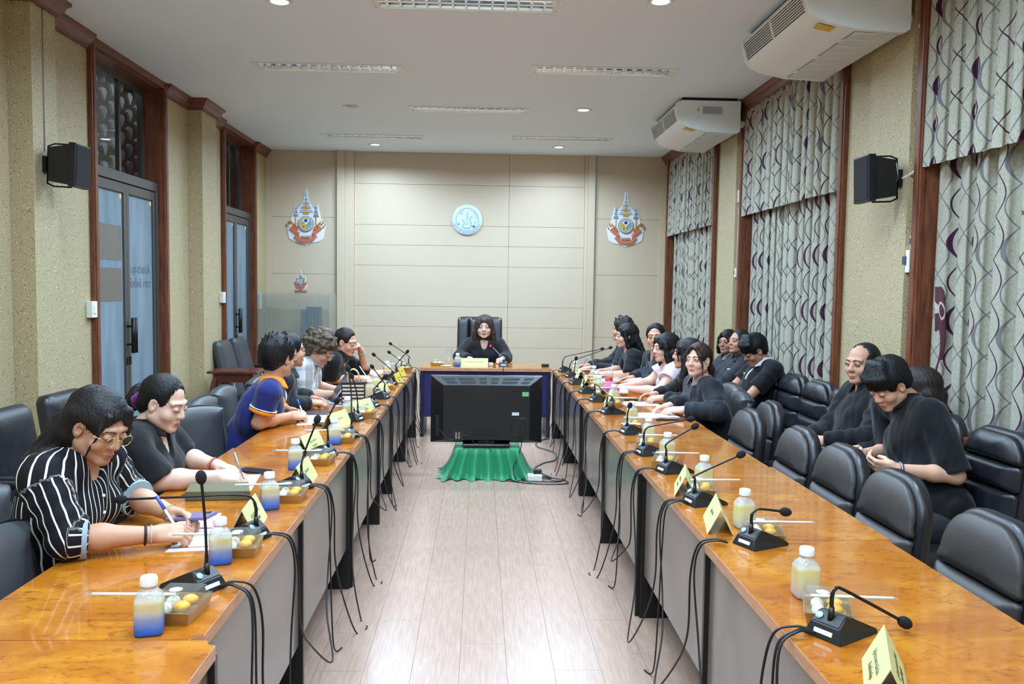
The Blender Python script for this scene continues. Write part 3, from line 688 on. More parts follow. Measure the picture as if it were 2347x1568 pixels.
mk('base_plate', bbox(-.28, .28, -.2, .2, -.0, .008), mat('model_green', (70, 90, 60), .8), r)
for x, y in ((-.16, -.12), (-.2, -.05), (-.13, .02), (.2, -.17), (-.22, .05)):
    bm = B(); ball(bm, (x, y, .03), (.022, .022, .03), 10); mk('model_tree', bm, mat('model_tree', (62, 96, 58), .9), r)
r = emp('tabletop_crest', (-2.30, 11.0, 1.506), label='small crest standing on top of the clear display case', cat='emblem'); emblem(r, .26)
for ch in r.children: ch.location = (0, 0, .035)
mk('stand', bbox(-.075, .075, -.03, .02, 0, .035, .003, 1), mat('stand_wood', (170, 110, 80), .5), r)
r = emp('paper_notice', (-2.83, 11.0, 1.30), label='white paper strip taped at the corner of the display case', cat='paper'); mk('sheet', bbox(-.04, .04, -.022, -.020, -.0, .21), mat('paper_white', (238, 240, 242), .7), r)
# ------------------------------------------------------------------ meeting tables
def burl():
    t = NT('burl_veneer'); co = t.coord('Object')
    mp = t.add('ShaderNodeMapping'); mp.inputs['Scale'].default_value = (1, 1.7, 1); t.link(co, mp.inputs[0]); oi = t.add('ShaderNodeObjectInfo')
    va = t.add('ShaderNodeVectorMath', operation='ADD'); t.link(mp.outputs[0], va.inputs[0]); t.link(oi.outputs['Location'], va.inputs[1]); v = va.outputs[0]
    big = t.noise(v, 3.2, 3, .6, .8); fl = t.noise(v, 21, 5, .66, .9); fine = t.noise(v, 75, 3, .62, .4); pat = t.noise(v, 6.5, 2)
    c = t.ramp(big, [(.25, srgb(146, 76, 16)), (.5, srgb(172, 100, 22)), (.75, srgb(196, 130, 40))])
    c = t.mix(t.math('MULTIPLY', t.math('SUBTRACT', t.math('MULTIPLY_ADD', pat, .25, fl), .655), 4.5, clamp=True), c, srgb(126, 62, 16))
    c = t.mix(t.math('MULTIPLY', t.math('SUBTRACT', fine, .56), 3.0, clamp=True), c, srgb(134, 72, 20))
    t.set(color=c, rough=.22, coat=.55, spec=.3); t.b.inputs['Coat Roughness'].default_value = .06; t.bump(fine, .012, .001); return t.m
M_BURL = burl(); M_EDGE = wood_mat('table_edging', (176, 120, 84), (206, 150, 112), .35, (2, 2, 20))
M_GREY = mat('grey_laminate', (122, 113, 106), .22, spec=.6, bump=.02, bscale=300); M_NAVY = mat('navy_laminate', (44, 44, 92), .25, spec=.5); M_BLK = mat('black_laminate', (20, 19, 20), .35)
def make_table(name, xi, side, y0, y1, width=.63, label='', group=None, front=None):
    """xi inner edge, side -1 left / +1 right; origin at the middle of the inner edge"""
    L = y1-y0; root = emp(name, (xi, (y0+y1)/2, 0), label=label, cat='table', group=group); h = L/2 - .001; s = side
    o = []                                                # top outline with small scooped corners towards the aisle
    r = .028
    for e in (-1, 1):
        q = [(s*(r - r*math.cos(a) if False else r*math.cos(a)), e*(h - r*math.sin(a))) for a in (PI/2*k/5 for k in range(6))]
        o += q[::1] if e == -1 else q[::-1]
    # order: along the aisle edge then round the outside
    near = [(s*r*math.cos(PI/2*k/5), -h + r*math.sin(PI/2*k/5)) for k in range(6)]
    far = [(x, -y) for x, y in near][::-1]
    out = near + far + [(s*width, h), (s*width, -h)]
    bm = B(); prism(bm, out, 2, .715, .7485); mk('edging', bm, M_EDGE, root)
    bm = B(); c = (s*width/2, 0); prism(bm, [(x + (.0015 if x < c[0] else -.0015), y*.9985) for x, y in out], 2, .7485, .75); mk('tabletop', bm, M_BURL, root)
    x0, x1 = sorted((s*.022, s*.038)); mk('front_panel', bbox(x0, x1, -h+.02, h-.02, .215, .715), front or M_GREY, root)
    for e in (-1, 1):
        x0, x1 = sorted((s*.004, s*(width-.06))); y = e*(h-.012); g = mk('end_panel', bbox(x0, x1, y-.012, y+.012, 0, .715, .002, 1), M_BLK, root)
    return root
TY_L = [.80, 2.03, 3.26, 4.47, 5.70, 6.55, 7.77, 9.02]; TY_R = [.40, 1.62, 2.86, 4.07, 5.29, 6.51, 7.75, 9.02]
ordn = ['nearest the camera', 'second from the camera', 'third from the camera', 'fourth from the camera', 'fifth from the camera', 'sixth from the camera', 'touching the head desk']
offL = [.045, 0, -.006, .008, .004, -.004, 0]; offR = [0, .004, -.012, .006, 0, .004, .004]
for i in range(7):
    make_table('meeting_table', -.667 + offL[i], -1, TY_L[i], TY_L[i+1], .62, 'glossy orange burl table of the left row, ' + ordn[i], 'meeting tables')
for i in range(7):
    make_table('meeting_table', .784 - offR[i], 1, TY_R[i], TY_R[i+1], .65, 'glossy orange burl table of the right row, ' + ordn[i], 'meeting tables')
# head desk
d = emp('head_desk', (.068, 9.05, 0), label='head desk with a navy front panel across the end of both rows', cat='desk')
mk('edging', bbox(-.71, .71, 0, .62, .712, .7485, .002, 1), M_EDGE, d); mk('tabletop', bbox(-.708, .708, .002, .618, .7485, .75), M_BURL, d)
mk('front_panel', bbox(-.66, .66, .03, .046, .215, .712), M_NAVY, d)
for s in (-1, 1): x0, x1 = sorted((s*.66, s*.70)); mk('end_panel', bbox(x0, x1, .012, .58, 0, .712, .002, 1), mat('navy_dark', (30, 30, 58), .35), d)
# ------------------------------------------------------------------ padded chairs
def leather():
    t = NT('black_leather'); co = t.coord(); n = t.add('ShaderNodeTexVoronoi'); n.inputs['Scale'].default_value = 260; t.link(co, n.inputs['Vector']); m = t.noise(co, 9, 3)
    t.set(color=t.mix(m, srgb(20, 20, 25), srgb(38, 36, 40)), rough=t.math('MULTIPLY_ADD', m, .16, .28), spec=.55); t.bump(n.outputs['Distance'], .14, .002); return t.m
M_LEA = leather(); MATS['black_leather'] = M_LEA
M_LEAG = mat('grey_leather', (56, 58, 62), .45, bump=.15, bscale=260); M_LEA_SHEEN = mat('sheen_leather', (58, 53, 51), .46, bump=.15, bscale=260)  # right-table cushions: black leather, its reflections put into a paler colour
def pad(bm, out, y0, y1, puff=.02, inset=.05, mi=0, T=None):
    """cushion: outline in (x,z), back face at y0, front at y1, belly beyond y1"""
    n = len(out); c = Vector((sum(p[0] for p in out)/n, sum(p[1] for p in out)/n)); P = [Vector(p) for p in out]; rings = []
    span = max((p-c).length for p in P)
    def ins(d): return [p + (c-p).normalized()*min(d, (c-p).length*.8) for p in P]
    spec = [(ins(.012), y0), (P, y0 + (y1-y0)*.18), (P, y0 + (y1-y0)*.72), (ins(.010), y1 - (y1-y0)*.06), (ins(inset*.5), y1 + puff*.45), (ins(inset), y1 + puff*.8), (ins(inset*1.7), y1 + puff)]
    for q, y in spec: rings.append([bm.verts.new((p.x, y, p.y)) for p in q])
    for a, b in zip(rings, rings[1:]):
        for i in range(n): bm.faces.new((a[i], b[i], b[(i+1) % n], a[(i+1) % n]))
    bm.faces.new(rings[-1][::-1]); bm.faces.new(rings[0])
    if T is not None:
        for v in [v for r in rings for v in r]: v.co = T @ v.co
def arch(w, z0, z1, rt, rb=.02, n=8, taper=0.):
    """rounded-top outline, half width w at the bottom, w-taper at the top"""
    o = []
    def arc(cx, cz, r, a0, a1):
        for k in range(n+1):
            a = a0 + (a1-a0)*k/n; o.append((cx + r*math.cos(a), cz + r*math.sin(a)))
    arc(w-rb, z0+rb, rb, -PI/2, 0); arc(w-taper-rt, z1-rt, rt, 0, PI/2); arc(-(w-taper)+rt, z1-rt, rt, PI/2, PI); arc(-w+rb, z0+rb, rb, PI, 1.5*PI); return o
def crest(w, z0, z1):
    """gently bowed top edge ending in pointed shoulders"""
    o = [(w*.86, z0), (w*.93, z0+.1), (w*.97, z0+.26), (w*.965, z1-.14), (w*.98, z1-.07), (w*1.03, z1-.03)]
    for k in range(1, 12): x = math.cos(PI*k/12); o.append((w*.98*x, z1-.030 + .030*math.sin(PI*k/12)**1.5))
    o += [(-x, z) for x, z in o[5::-1]]
    return o
REC = Matrix.Translation((0, 0, .46)) @ Matrix.Rotation(.13, 4, 'X') @ Matrix.Translation((0, 0, -.46))   # slight recline of the back
def legs4(root, w, d, z=.42, r=.012, m=None):
    for sx in (-1, 1):
        for sy in (-1, 1):
            bm = B(); tube(bm, [(sx*w, sy*d, z), (sx*(w+.012), sy*(d+.02), 0.0)], r, 8); mk('leg', bm, m or M_DARKM, root)
def make_arch_chair(kind):
    root = emp('padded_chair')
    bm = B(); pad(bm, arch(.215, -.23, .215, .06, .06), .40, .455, .02, T=Matrix(((1, 0, 0, 0), (0, 0, 1, 0), (0, 1, 0, 0), (0, 0, 0, 1)))); mk('seat', bm, M_LEA, root, smooth=True)
    top = .93 if kind == 'table' else 1.03
    bm = B(); pad(bm, arch(.242, .44, top, .17 if kind == 'table' else .13, .03, taper=.012), -.285, -.225, .004, T=REC); mk('back_shell', bm, M_LEA, root, smooth=True, angle=1.1)
    zs = [.46, .705, top-.018] if kind == 'table' else [.47, .63, .765, .885, top-.016]
    for a, b in zip(zs, zs[1:]):
        last = b == zs[-1]
        bm = B(); pad(bm, arch(.222, a+.003, b-.003, (.155 if kind == 'table' else .12) if last else .018, .018, taper=.012 if last else 0), -.226, -.195, .026, .07, T=REC); mk('back_cushion', bm, M_LEA_SHEEN if kind == 'table' else M_LEA, root, smooth=True, angle=1.1)
    legs4(root, .17, .17)
    bm = B(); 
    for s in (-1, 1): tube(bm, [(s*.10, -.05, .41), (s*.10, -.24, .43), (s*.10, -.275, .62)], .012, 8)
    mk('back_bracket', bm, M_DARKM, root); return root
def make_crest_chair():
    root = emp('crest_back_chair'); m = mat('slate_leather', (62, 63, 66), .40, bump=.15, bscale=260)
    bm = B(); pad(bm, arch(.215, -.23, .215, .07, .06), .40, .455, .02, T=Matrix(((1, 0, 0, 0), (0, 0, 1, 0), (0, 1, 0, 0), (0, 0, 0, 1)))); mk('seat', bm, m, root, smooth=True)
    bm = B(); pad(bm, crest(.235, .45, .93), -.285, -.215, .03, .075, T=REC); mk('backrest', bm, m, root, smooth=True, angle=1.1)
    bm = B(); q = crest(.236, .45, .932); P = [REC @ Vector((x, -.25, z)) for x, z in q]; tube(bm, P[4:-4], .0075, 6); mk('piping', bm, M_BLACK, root)
    for s in (-1, 1):
        bm = B(); tube(bm, smooth_path([REC @ Vector((s*.235, -.255, .88)), REC @ Vector((s*.245, -.235, .7)), REC @ Vector((s*.24, -.23, .47))], 4), [.02]*9, 8); mk('side_bolster', bm, M_LEAG, root)
    legs4(root, .17, .17); return root
def make_exec():
    root = emp('executive_chair')
    bm = B(); pad(bm, arch(.26, -.24, .25, .07, .07), .42, .50, .03, T=Matrix(((1, 0, 0, 0), (0, 0, 1, 0), (0, 1, 0, 0), (0, 0, 0, 1)))); mk('seat', bm, M_LEA, root, smooth=True)
    bm = B(); pad(bm, arch(.285, .47, 1.29, .06, .05, taper=.01), -.33, -.25, .005, T=REC); mk('back_shell', bm, M_LEA, root, smooth=True, angle=1.1)
    for x0, x1 in ((-.275, -.135), (-.135, .135), (.135, .275)):
        c = (x0+x1)/2; bm = B(); pad(bm, [(x+c, z) for x, z in arch((x1-x0)/2-.002, .49, 1.28, .035, .03)], -.25, -.215, .03, .05, T=REC); mk('back_cushion', bm, M_LEA, root, smooth=True, angle=1.1)
    for s in (-1, 1): bm = B(); box(bm, s*.30-.03, s*.30+.03, -.25, .16, .64, .68, .012, 2); tube(bm, [(s*.29, .05, .44), (s*.30, .05, .65)], .018, 8); mk('armrest', bm, M_LEA, root)
    bm = B(); tube(bm, [(0, 0, .08), (0, 0, .43)], .03, 12); mk('gas_column', bm, M_CHROME, root)
    for k in range(5):
        a = 2*PI*k/5; bm = B(); tube(bm, [(0, 0, .10), (.30*math.cos(a), .30*math.sin(a), .07)], [.025, .016], 8); l = mk('base_spoke', bm, M_CHROME, root); bm = B(); ball(bm, (.30*math.cos(a), .30*math.sin(a), .03), .03, 10); mk('caster', bm, M_BLACK, l)
    return root
def make_visitor(high):
    """armchair on steel legs"""
    root = emp('armchair'); top = 1.10 if high else 1.02; m = M_LEAG if high else M_LEA
    bm = B(); pad(bm, arch(.24, -.25, .24, .06, .06), .40, .46, .03, T=Matrix(((1, 0, 0, 0), (0, 0, 1, 0), (0, 1, 0, 0), (0, 0, 0, 1)))); mk('seat', bm, m, root, smooth=True)
    R2 = Matrix.Translation((0, 0, .46)) @ Matrix.Rotation(.26 if high else .16, 4, 'X') @ Matrix.Translation((0, 0, -.46))
    bm = B(); pad(bm, arch(.235, .46, top, .05, .03, taper=.02), -.28, -.21, .03, .06, T=R2); mk('backrest', bm, m, root, smooth=True, angle=1.1)
    for s in (-1, 1):
        bm = B(); box(bm, s*.275-.028, s*.275+.028, -.26, .22, .655, .69, .012, 2); mk('armrest', bm, M_BLACK, root)
        for y in (-.18, .18): bm = B(); tube(bm, [(s*.275, y, .655), (s*.275, y*1.1, 0)], .012, 8); mk('leg', bm, M_CHROME, root)
        bm = B(); tube(bm, [(s*.275, -.19, .38), (s*.275, .19, .38)], .010, 8); tube(bm, [(s*.275, -.19, .40), (0, -.19, .40)], .010, 8); mk('side_rail', bm, M_CHROME, root)
    return root
def place(proto, used, x, y, rz, label, group):
    o = proto if not used else copy_tree(proto); o.location = (x, y, 0); o.rotation_euler = (0, 0, rz); set_props(o, label, 'chair', group); return o
pa = make_arch_chair('table'); u = False
for x, y, rz, lab in ((1.47, 2.12, 1.57, 'black padded chair cut off at the lower right corner of the picture'), (1.40, 2.67, 1.60, 'empty black padded chair at the right table, largest and nearest in full view'), (1.40, 3.32, 1.58, 'empty black padded chair in front of the man looking at his phone'),
        (1.43, 3.90, 1.57, 'empty black padded chair, third back along the right table'), (1.42, 4.42, 1.55, 'empty black padded chair, fourth back along the right table'), (1.36, 5.08, 1.57, 'empty black padded chair beside the woman in the dark jacket'), (1.62, 5.48, 1.50, 'black padded chair pulled back behind the one beside the dark jacket')):
    place(pa, u, x, y, rz, lab, 'padded chairs at the right table'); u = True
pw_ = make_arch_chair('wall'); u = False
for x, y, lab in ((2.11, 3.80, 'tall ribbed black chair under the man with the phone'), (2.12, 4.36, 'tall ribbed black chair hidden behind the long-haired person'), (2.10, 4.86, 'tall ribbed black chair under the balding man'), (2.08, 5.36, 'empty ribbed black chair next to the balding man'),
        (2.08, 5.82, 'empty ribbed black chair, middle of the three along the wall'), (2.07, 6.28, 'empty ribbed black chair beside the youth with the white collar'), (2.06, 6.74, 'ribbed black chair under the youth with the white collar'), (2.08, 7.42, 'ribbed black chair under the woman with tied-back hair by the wall'), (2.10, 8.0, 'ribbed black chair under the person in glasses by the wall')):
    place(pw_, u, x, y, 1.57, lab, 'ribbed chairs along the right wall'); u = True
pc = make_crest_chair(); u = False
for x, y, rz, lab in ((-1.12, 2.42, -1.57, 'black crest-backed chair at the lower left corner, nearest the camera'), (-1.44, 2.90, -1.57, 'black crest-backed chair under the woman in the striped blouse'), (-1.42, 3.60, -1.57, 'black crest-backed chair under the woman with the purple hair tie'), (-1.36, 4.30, -1.6, 'empty crest-backed chair between the purple hair tie and the navy polo shirt'),
        (-1.42, 4.80, -2.1, 'empty crest-backed chair turned aside, next to the navy polo shirt'), (-1.46, 5.40, -1.57, 'crest-backed chair under the man in the navy polo shirt'), (-1.50, 5.98, -1.57, 'crest-backed chair under the person in the black jacket, left row'), (-1.42, 6.62, -1.57, 'crest-backed chair under the woman in the checked shirt'), (-1.42, 7.55, -1.57, 'crest-backed chair under the woman resting her cheek on her hand')):
    place(pc, u, x, y, rz, lab, 'crest-backed chairs at the left table'); u = True
u = False
for x, y, rz, lab in ((1.58, 5.98, 1.45, 'crest-backed chair under the woman in the dark jacket'), (1.66, 6.45, 1.57, 'crest-backed chair under the long-haired person at the right table'), (1.62, 7.0, 1.57, 'crest-backed chair under the woman in the pale pink blouse'), (1.64, 7.62, 1.57, 'crest-backed chair under the man in the grey-lapelled suit'), (1.62, 8.12, 1.57, 'crest-backed chair under the woman with long black hair'), (1.60, 8.62, 1.57, 'crest-backed chair under the person next to the head desk')):
    place(pc, True, x, y, rz, lab, 'crest-backed chairs at the right table')
e = make_exec(); e.location = (-.0, 10.12, 0); e.rotation_euler = (0, 0, PI); set_props(e, 'high-backed black leather executive chair behind the head desk', 'chair')
v = make_visitor(True); v.location = (-2.32, 8.98, 0); v.rotation_euler = (0, 0, -1.57); set_props(v, 'reclined dark armchair by the far door, nearer of the two', 'chair', 'armchairs by the far door')
w = copy_tree(v); w.location = (-2.32, 9.56, 0); set_props(w, 'reclined dark armchair by the far door, farther of the two', 'chair', 'armchairs by the far door')
v = make_visitor(False); v.location = (-2.06, 4.30, 0); v.rotation_euler = (0, 0, -1.57); set_props(v, 'dark armchair with steel legs by the left wall, behind the striped blouse', 'chair', 'armchairs by the left wall')
w = copy_tree(v); w.location = (-2.10, 4.98, 0); set_props(w, 'dark armchair by the left wall, half hidden by the dark hair', 'chair', 'armchairs by the left wall')
w = copy_tree(v); w.location = (-2.05, 3.66, 0); set_props(w, 'dark armchair by the left wall at the edge of the picture', 'chair', 'armchairs by the left wall')
# small carved table
r = emp('side_table', (-2.38, 8.42, 0), label='small dark red wooden table with curved legs by the left wall', cat='table'); M_MAHO = wood_mat('mahogany', (74, 32, 22), (110, 54, 38), .25, (3, 3, 12))
mk('tabletop', bbox(-.24, .24, -.20, .20, .745, .77, .008, 2), M_MAHO, r); mk('apron', bbox(-.19, .19, -.16, .16, .66, .745, .004, 1), M_MAHO, r)
for sx in (-1, 1):
    for sy in (-1, 1):
        bm = B(); tube(bm, smooth_path([(sx*.17, sy*.14, .70), (sx*.20, sy*.165, .56), (sx*.185, sy*.15, .34), (sx*.165, sy*.135, .14), (sx*.20, sy*.16, .0)], 5), [.026]*5 + [.03]*6 + [.02]*10, 8); mk('leg', bm, M_MAHO, r)
# ------------------------------------------------------------------ television on a draped stand, seen from behind
M_TV = mat('tv_back', (17, 17, 19), .42, bump=.1, bscale=500); M_TVG = mat('tv_gloss', (22, 24, 28), .12)
r = emp('television', (.065, 7.20, .27), label='large black flat television seen from behind in the aisle', cat='television')
mk('bezel', bbox(-.475, .475, -.005, .03, .018, .592, .004, 2), M_TVG, r)
mk('screen', bbox(-.455, .455, .0305, .032, .04, .575), mat('tv_screen', (8, 8, 10), .08), r)
bm = B(); A = [(-.472, .022), (.472, .022), (.472, .588), (-.472, .588)]; C_ = [(-.365, .05), (.365, .05), (.365, .515), (-.365, .515)]
va = [bm.verts.new((x, -.006, z)) for x, z in A]; vc = [bm.verts.new((x, -.075, z)) for x, z in C_]
for i in range(4): bm.faces.new((va[i], va[(i+1) % 4], vc[(i+1) % 4], vc[i]))
bm.faces.new(vc[::-1]); bm.faces.new(va); mk('back_cover', bm, M_TV, r)
def on_slope(x0, x1, f0, f1, d=.0015):        # strip lying on the sloping top of the cover
    p = lambda x, f: (x*(1-.226*f), -.006-.069*f - d, .588-.073*f + d); bm = B(); bm.faces.new([bm.verts.new(p(*q)) for q in ((x0, f0), (x1, f0), (x1, f1), (x0, f1))]); return bm
for x0, x1 in ((-.40, -.29), (-.26, -.11), (-.07, .0), (.04, .11), (.15, .30), (.34, .42)):
    mk('vent', on_slope(x0, x1, .2, .42), mat('vent_black', (8, 8, 9), .7), r)
    for k in range(2): mk('vent_slot', on_slope(x0*1.02, x1*1.02, .58+k*.14, .66+k*.14), mat('vent_black'), r)
for x0, x1, z0, z1 in ((-.29, -.21, .452, .475), (.21, .29, .452, .475), (-.15, -.13, .39, .402), (.13, .15, .39, .402)): mk('recess', bbox(x0, x1, -.0765, -.074, z0, z1), mat('vent_black'), r)
mk('port_recess', bbox(-.12, .09, -.078, -.074, .085, .14), mat('vent_black'), r); mk('port_cover', bbox(.215, .33, -.079, -.074, .075, .24, .002, 1), M_TV, r); mk('side_cover', bbox(-.43, -.37, -.05, -.02, .08, .25, .002, 1), M_TV, r)
mk('rating_label', bbox(.215, .275, -.0805, -.0795 + .004, .262, .288), mat('label_white', (210, 214, 218), .5), r); mk('socket_panel', bbox(-.28, -.20, -.0785, -.074, .05, .13), M_TVG, r)
for x in (-.255, -.23): mk('plug', bbox(x-.006, x+.006, -.088, -.078, .06, .115, .002, 1), M_CHROME, r)
mk('sticky_note', bbox(.30, .355, -.0775, -.0755, .425, .462), mat('green_note', (110, 190, 120), .6), r)
bm = B(); box(bm, -.075, .075, -.05, .03, .0, .06, .006, 1); mk('stand_neck', bm, M_TV, r); mk('stand_foot', bbox(-.20, .20, -.12, .12, .0, .022, .008, 2), M_TVG, r)
bm = B(); tube(bm, smooth_path([(.27, -.08, .17), (.30, -.11, .05), (.27, -.13, -.08), (.23, -.16, -.17), (.26, -.20, -.262), (.36, -.10, -.266)], 8), .004, 6); mk('power_cord', bm, M_BLACK, r)
for pts in ([(-.40, -.06, .14), (-.33, -.10, .07), (-.24, -.09, .05)], [(-.24, -.09, .09), (-.15, -.10, .09), (-.10, -.11, .03), (0, -.12, .0)], [(.0, -.08, .09), (.02, -.11, .0), (.04, -.13, -.03)]):
    bm = B(); tube(bm, smooth_path(pts, 8), .003, 6); mk('cable', bm, M_BLACK, r)
st = emp('tv_stand', (.075, 7.27, 0), label='low box stand hidden under the green cloth', cat='stand'); mk('box', bbox(-.26, .26, -.17, .19, 0, .252), M_BLK, st)
# green pleated cloth
bm = B(); n = 132; rings = []
def rect_pt(s, hx, hy):                        # point at s in 0..1 round a rectangle
    p = s*4; k = int(p) % 4; f = p-int(p); c = [(-hx, -hy), (hx, -hy), (hx, hy), (-hx, hy)]; a, b = Vector(c[k]), Vector(c[(k+1) % 4]); return a.lerp(b, f), [(0, -1), (1, 0), (0, 1), (-1, 0)][k]
for j, (z, gx, gy, am) in enumerate(((.2585, .24, .16, 0), (.2585, .262, .178, .002), (.245, .275, .19, .004), (.19, .285, .20, .012), (.12, .305, .212, .020), (.05, .335, .232, .028), (.012, .36, .25, .034), (.004, .395, .275, .04))):
    ring = []
    for i in range(n):
        s = i/n; p, nn = rect_pt(s, gx, gy); w = math.sin(2*PI*s*26 + .8*math.sin(9*s*PI)) ; w = math.copysign(abs(w)**.6, w); cr = abs((s*4) % 1 - .5)*2
        o = am*w + (.03 if cr > .9 else 0)*(j/7)**2*(1 if j > 4 else .3)
        ring.append(bm.verts.new((p.x + nn[0]*o + .01*math.sin(7*s*PI+j)*(j > 3), p.y + nn[1]*o, z + (.006*math.sin(40*s) if j == 7 else 0))))
    rings.append(ring)
for a, b in zip(rings, rings[1:]):
    for i in range(n): bm.faces.new((a[i], a[(i+1) % n], b[(i+1) % n], b[i]))
bm.faces.new(rings[0])
t = NT('green_satin'); t.set(color=srgb(22, 128, 84), rough=.42, spec=.4); t.b.inputs['Sheen Weight'].default_value = .3
cl = mk('green_cloth', bm, t.m, loc=(.075, 7.27, 0), smooth=True, angle=1.4); set_props(cl, 'pleated green satin cloth draped over the television stand', 'cloth')
# power strip and floor cables
r = emp('power_strip', (.475, 7.03, 0), label='white power strip on the floor beside the green cloth', cat='power strip'); mk('case', bbox(-.06, .06, -.045, .045, 0, .05, .006, 2), M_WHITE, r)
for x in (-.03, .0): mk('socket', bbox(x-.012, x+.012, -.015, .015, .05, .052), mat('socket_grey', (150, 150, 150), .5), r)
r = emp('adapter', (.50, 7.05, .0525), label='black power adapter plugged into the white power strip', cat='adapter'); mk('body', bbox(-.035, .035, -.02, .02, 0, .035, .004, 1), M_BLACK, r)
def cable(pts, r, lab, m=None, n=8, group=None):
    bm = B(); tube(bm, smooth_path(pts, n), r, 6); return set_props(mk('cable', bm, m or M_BLACK), lab, 'cable', group)
M_GC = mat('grey_cable', (92, 88, 86), .5)
cable([(.535, 7.03, .02), (.62, 7.1, .006), (.56, 7.25, .006), (.50, 7.45, .006), (.60, 7.7, .006), (.72, 7.85, .006), (.74, 8.2, .006), (.60, 8.5, .006), (.62, 8.8, .006), (.76, 8.98, .01)], .008, 'thick grey cable snaking from the power strip to the right tables', M_GC)
cable([(.53, 7.01, .03), (.64, 6.98, .006), (.72, 7.0, .005), (.74, 6.9, .005), (.60, 6.86, .005), (.40, 6.9, .005), (.2, 7.0, .005), (.02, 7.02, .005), (-.02, 6.98, .02)], .0045, 'thin black cable looped on the floor in front of the green cloth')
cable([(.53, 7.04, .035), (.66, 7.06, .006), (.73, 7.04, .005), (.66, 6.95, .005), (.50, 6.96, .005), (.36, 6.98, .005)], .0045, 'short black cable coiled beside the power strip')
# ------------------------------------------------------------------ microphones
TZ = .7502
M_MIC = mat('mic_plastic', (30, 31, 34), .38, bump=.05, bscale=500); M_FOAM = mat('mic_foam', (16, 16, 20), .95, bump=.6, bscale=900)
M_NECK = mat('gooseneck', (30, 31, 35), .3, .4)
def mic_base(root):
    # local: -x towards the aisle (the tall face), +x the tail towards the sitter
    prof = [(-.058, 0), (-.045, .036), (-.018, .060), (.0, .058), (.098, .012), (.104, 0)]
    bm = B(); a = [bm.verts.new((x, -.056*(1 if z < .03 else .70) * (1 if x < .05 else .93), z)) for x, z in prof]; b = [bm.verts.new((v.co.x, -v.co.y, v.co.z)) for v in a]; n = len(prof)
    bm.faces.new(a); bm.faces.new(b[::-1])
    for i in range(n): bm.faces.new((a[i], b[i], b[(i+1) % n], a[(i+1) % n]))
    bmesh.ops.bevel(bm, geom=list(bm.edges), offset=.003, segments=2, affect='EDGES'); mk('base', bm, M_MIC, root)
    R = Matrix.Translation((-.052, 0, .018)) @ Matrix.Rotation(.35, 4, 'Y'); bm = B(); box(bm, -.0015, .0012, -.026, .026, -.0055, .0055, M=R); mk('label', bm, mat('mic_label', (222, 228, 235), .4), root)
    R = Matrix.Translation((-.032, .026, .0495)) @ Matrix.Rotation(-.72, 4, 'Y'); bm = B(); lathe(bm, [(.001, .0022), (.0095, .0022), (.0105, 0)], 18); bm.transform(R); mk('talk_button', bm, mat('mic_button', (150, 168, 172), .4), root)
    bm = B(); tube(bm, [(-.028, -.004, .045), (-.026, -.004, .078)], [.0085, .007], 12); mk('neck_socket', bm, M_BLACK, root)
def microphone(x, y, side, rz, bend, head, label, group='conference microphones'):
    """bend/head: points relative to the neck foot, in world axes"""
    root = emp('microphone', (x, y, TZ), label=label, cat='microphone', group=group)
    a = (0 if side > 0 else PI) + rz if side else rz
    base = emp('mic_tmp'); mic_base(base)
    R = Matrix.Rotation(a, 4, 'Z')
    for c in list(base.children):
        for v in c.data.vertices: v.co = R @ v.co
        c.parent = root
    bpy.data.objects.remove(base)
    f = R @ Vector((-.026, -.004, .076)); P = [f, f + Vector((0, 0, .03))] + [f + Vector(b) for b in bend] + [f + Vector(head)]
    sp_ = smooth_path(P, 7); k = int(len(sp_)*.35)
    bm = B(); tube(bm, sp_, [.0056]*k + [.0042]*(len(sp_)-k), 8); mk('gooseneck', bm, M_NECK, root)
    d = (sp_[-1]-sp_[-3]).normalized(); q = Vector((0, 0, 1)).rotation_difference(d).to_matrix().to_4x4()
    bm = B(); ball(bm, sp_[-1] + d*.010, (.0155, .0155, .021), 14, M=q); mk('foam_head', bm, M_FOAM, root)
    return root
ORD = ['nearest', 'second nearest', 'third nearest', 'fourth nearest', 'fifth nearest', 'sixth nearest', 'seventh nearest', 'eighth nearest', 'ninth nearest', 'tenth nearest', 'eleventh nearest', 'farthest']
LM = [(-.785, 2.38, -.5, [(-.003, 0, .12)], (-.012, .0, .235)), (-.775, 2.86, -.35, [(-.012, .0, .062), (-.05, -.01, .078), (-.2, -.02, .074)], (-.425, -.03, .066)), (-.77, 3.58, -.5, [(.01, .02, .08)], (.055, .04, .205)), (-.785, 4.28, -.4, [(.0, 0, .11)], (.045, -.02, .20)),
      (-.745, 4.80, -.4, [(-.01, .05, .18)], (-.03, .08, .30)), (-.80, 5.42, -.3, [(-.01, 0, .12)], (-.035, .0, .20)), (-.775, 6.05, -.3, [(.0, 0, .05)], (.075, .0, .135)), (-.75, 6.50, -.2, [(.0, 0, .04)], (-.09, .0, .16)), (-.79, 7.42, -.2, [(.0, 0, .05)], (-.15, 0, .18)),
      (-.80, 7.92, -.2, [(.0, 0, .06)], (.095, 0, .17)), (-.795, 8.35, -.2, [(.0, 0, .05)], (-.11, 0, .13)), (-.765, 8.86, -.2, [(.0, 0, .06)], (-.18, 0, .18))]
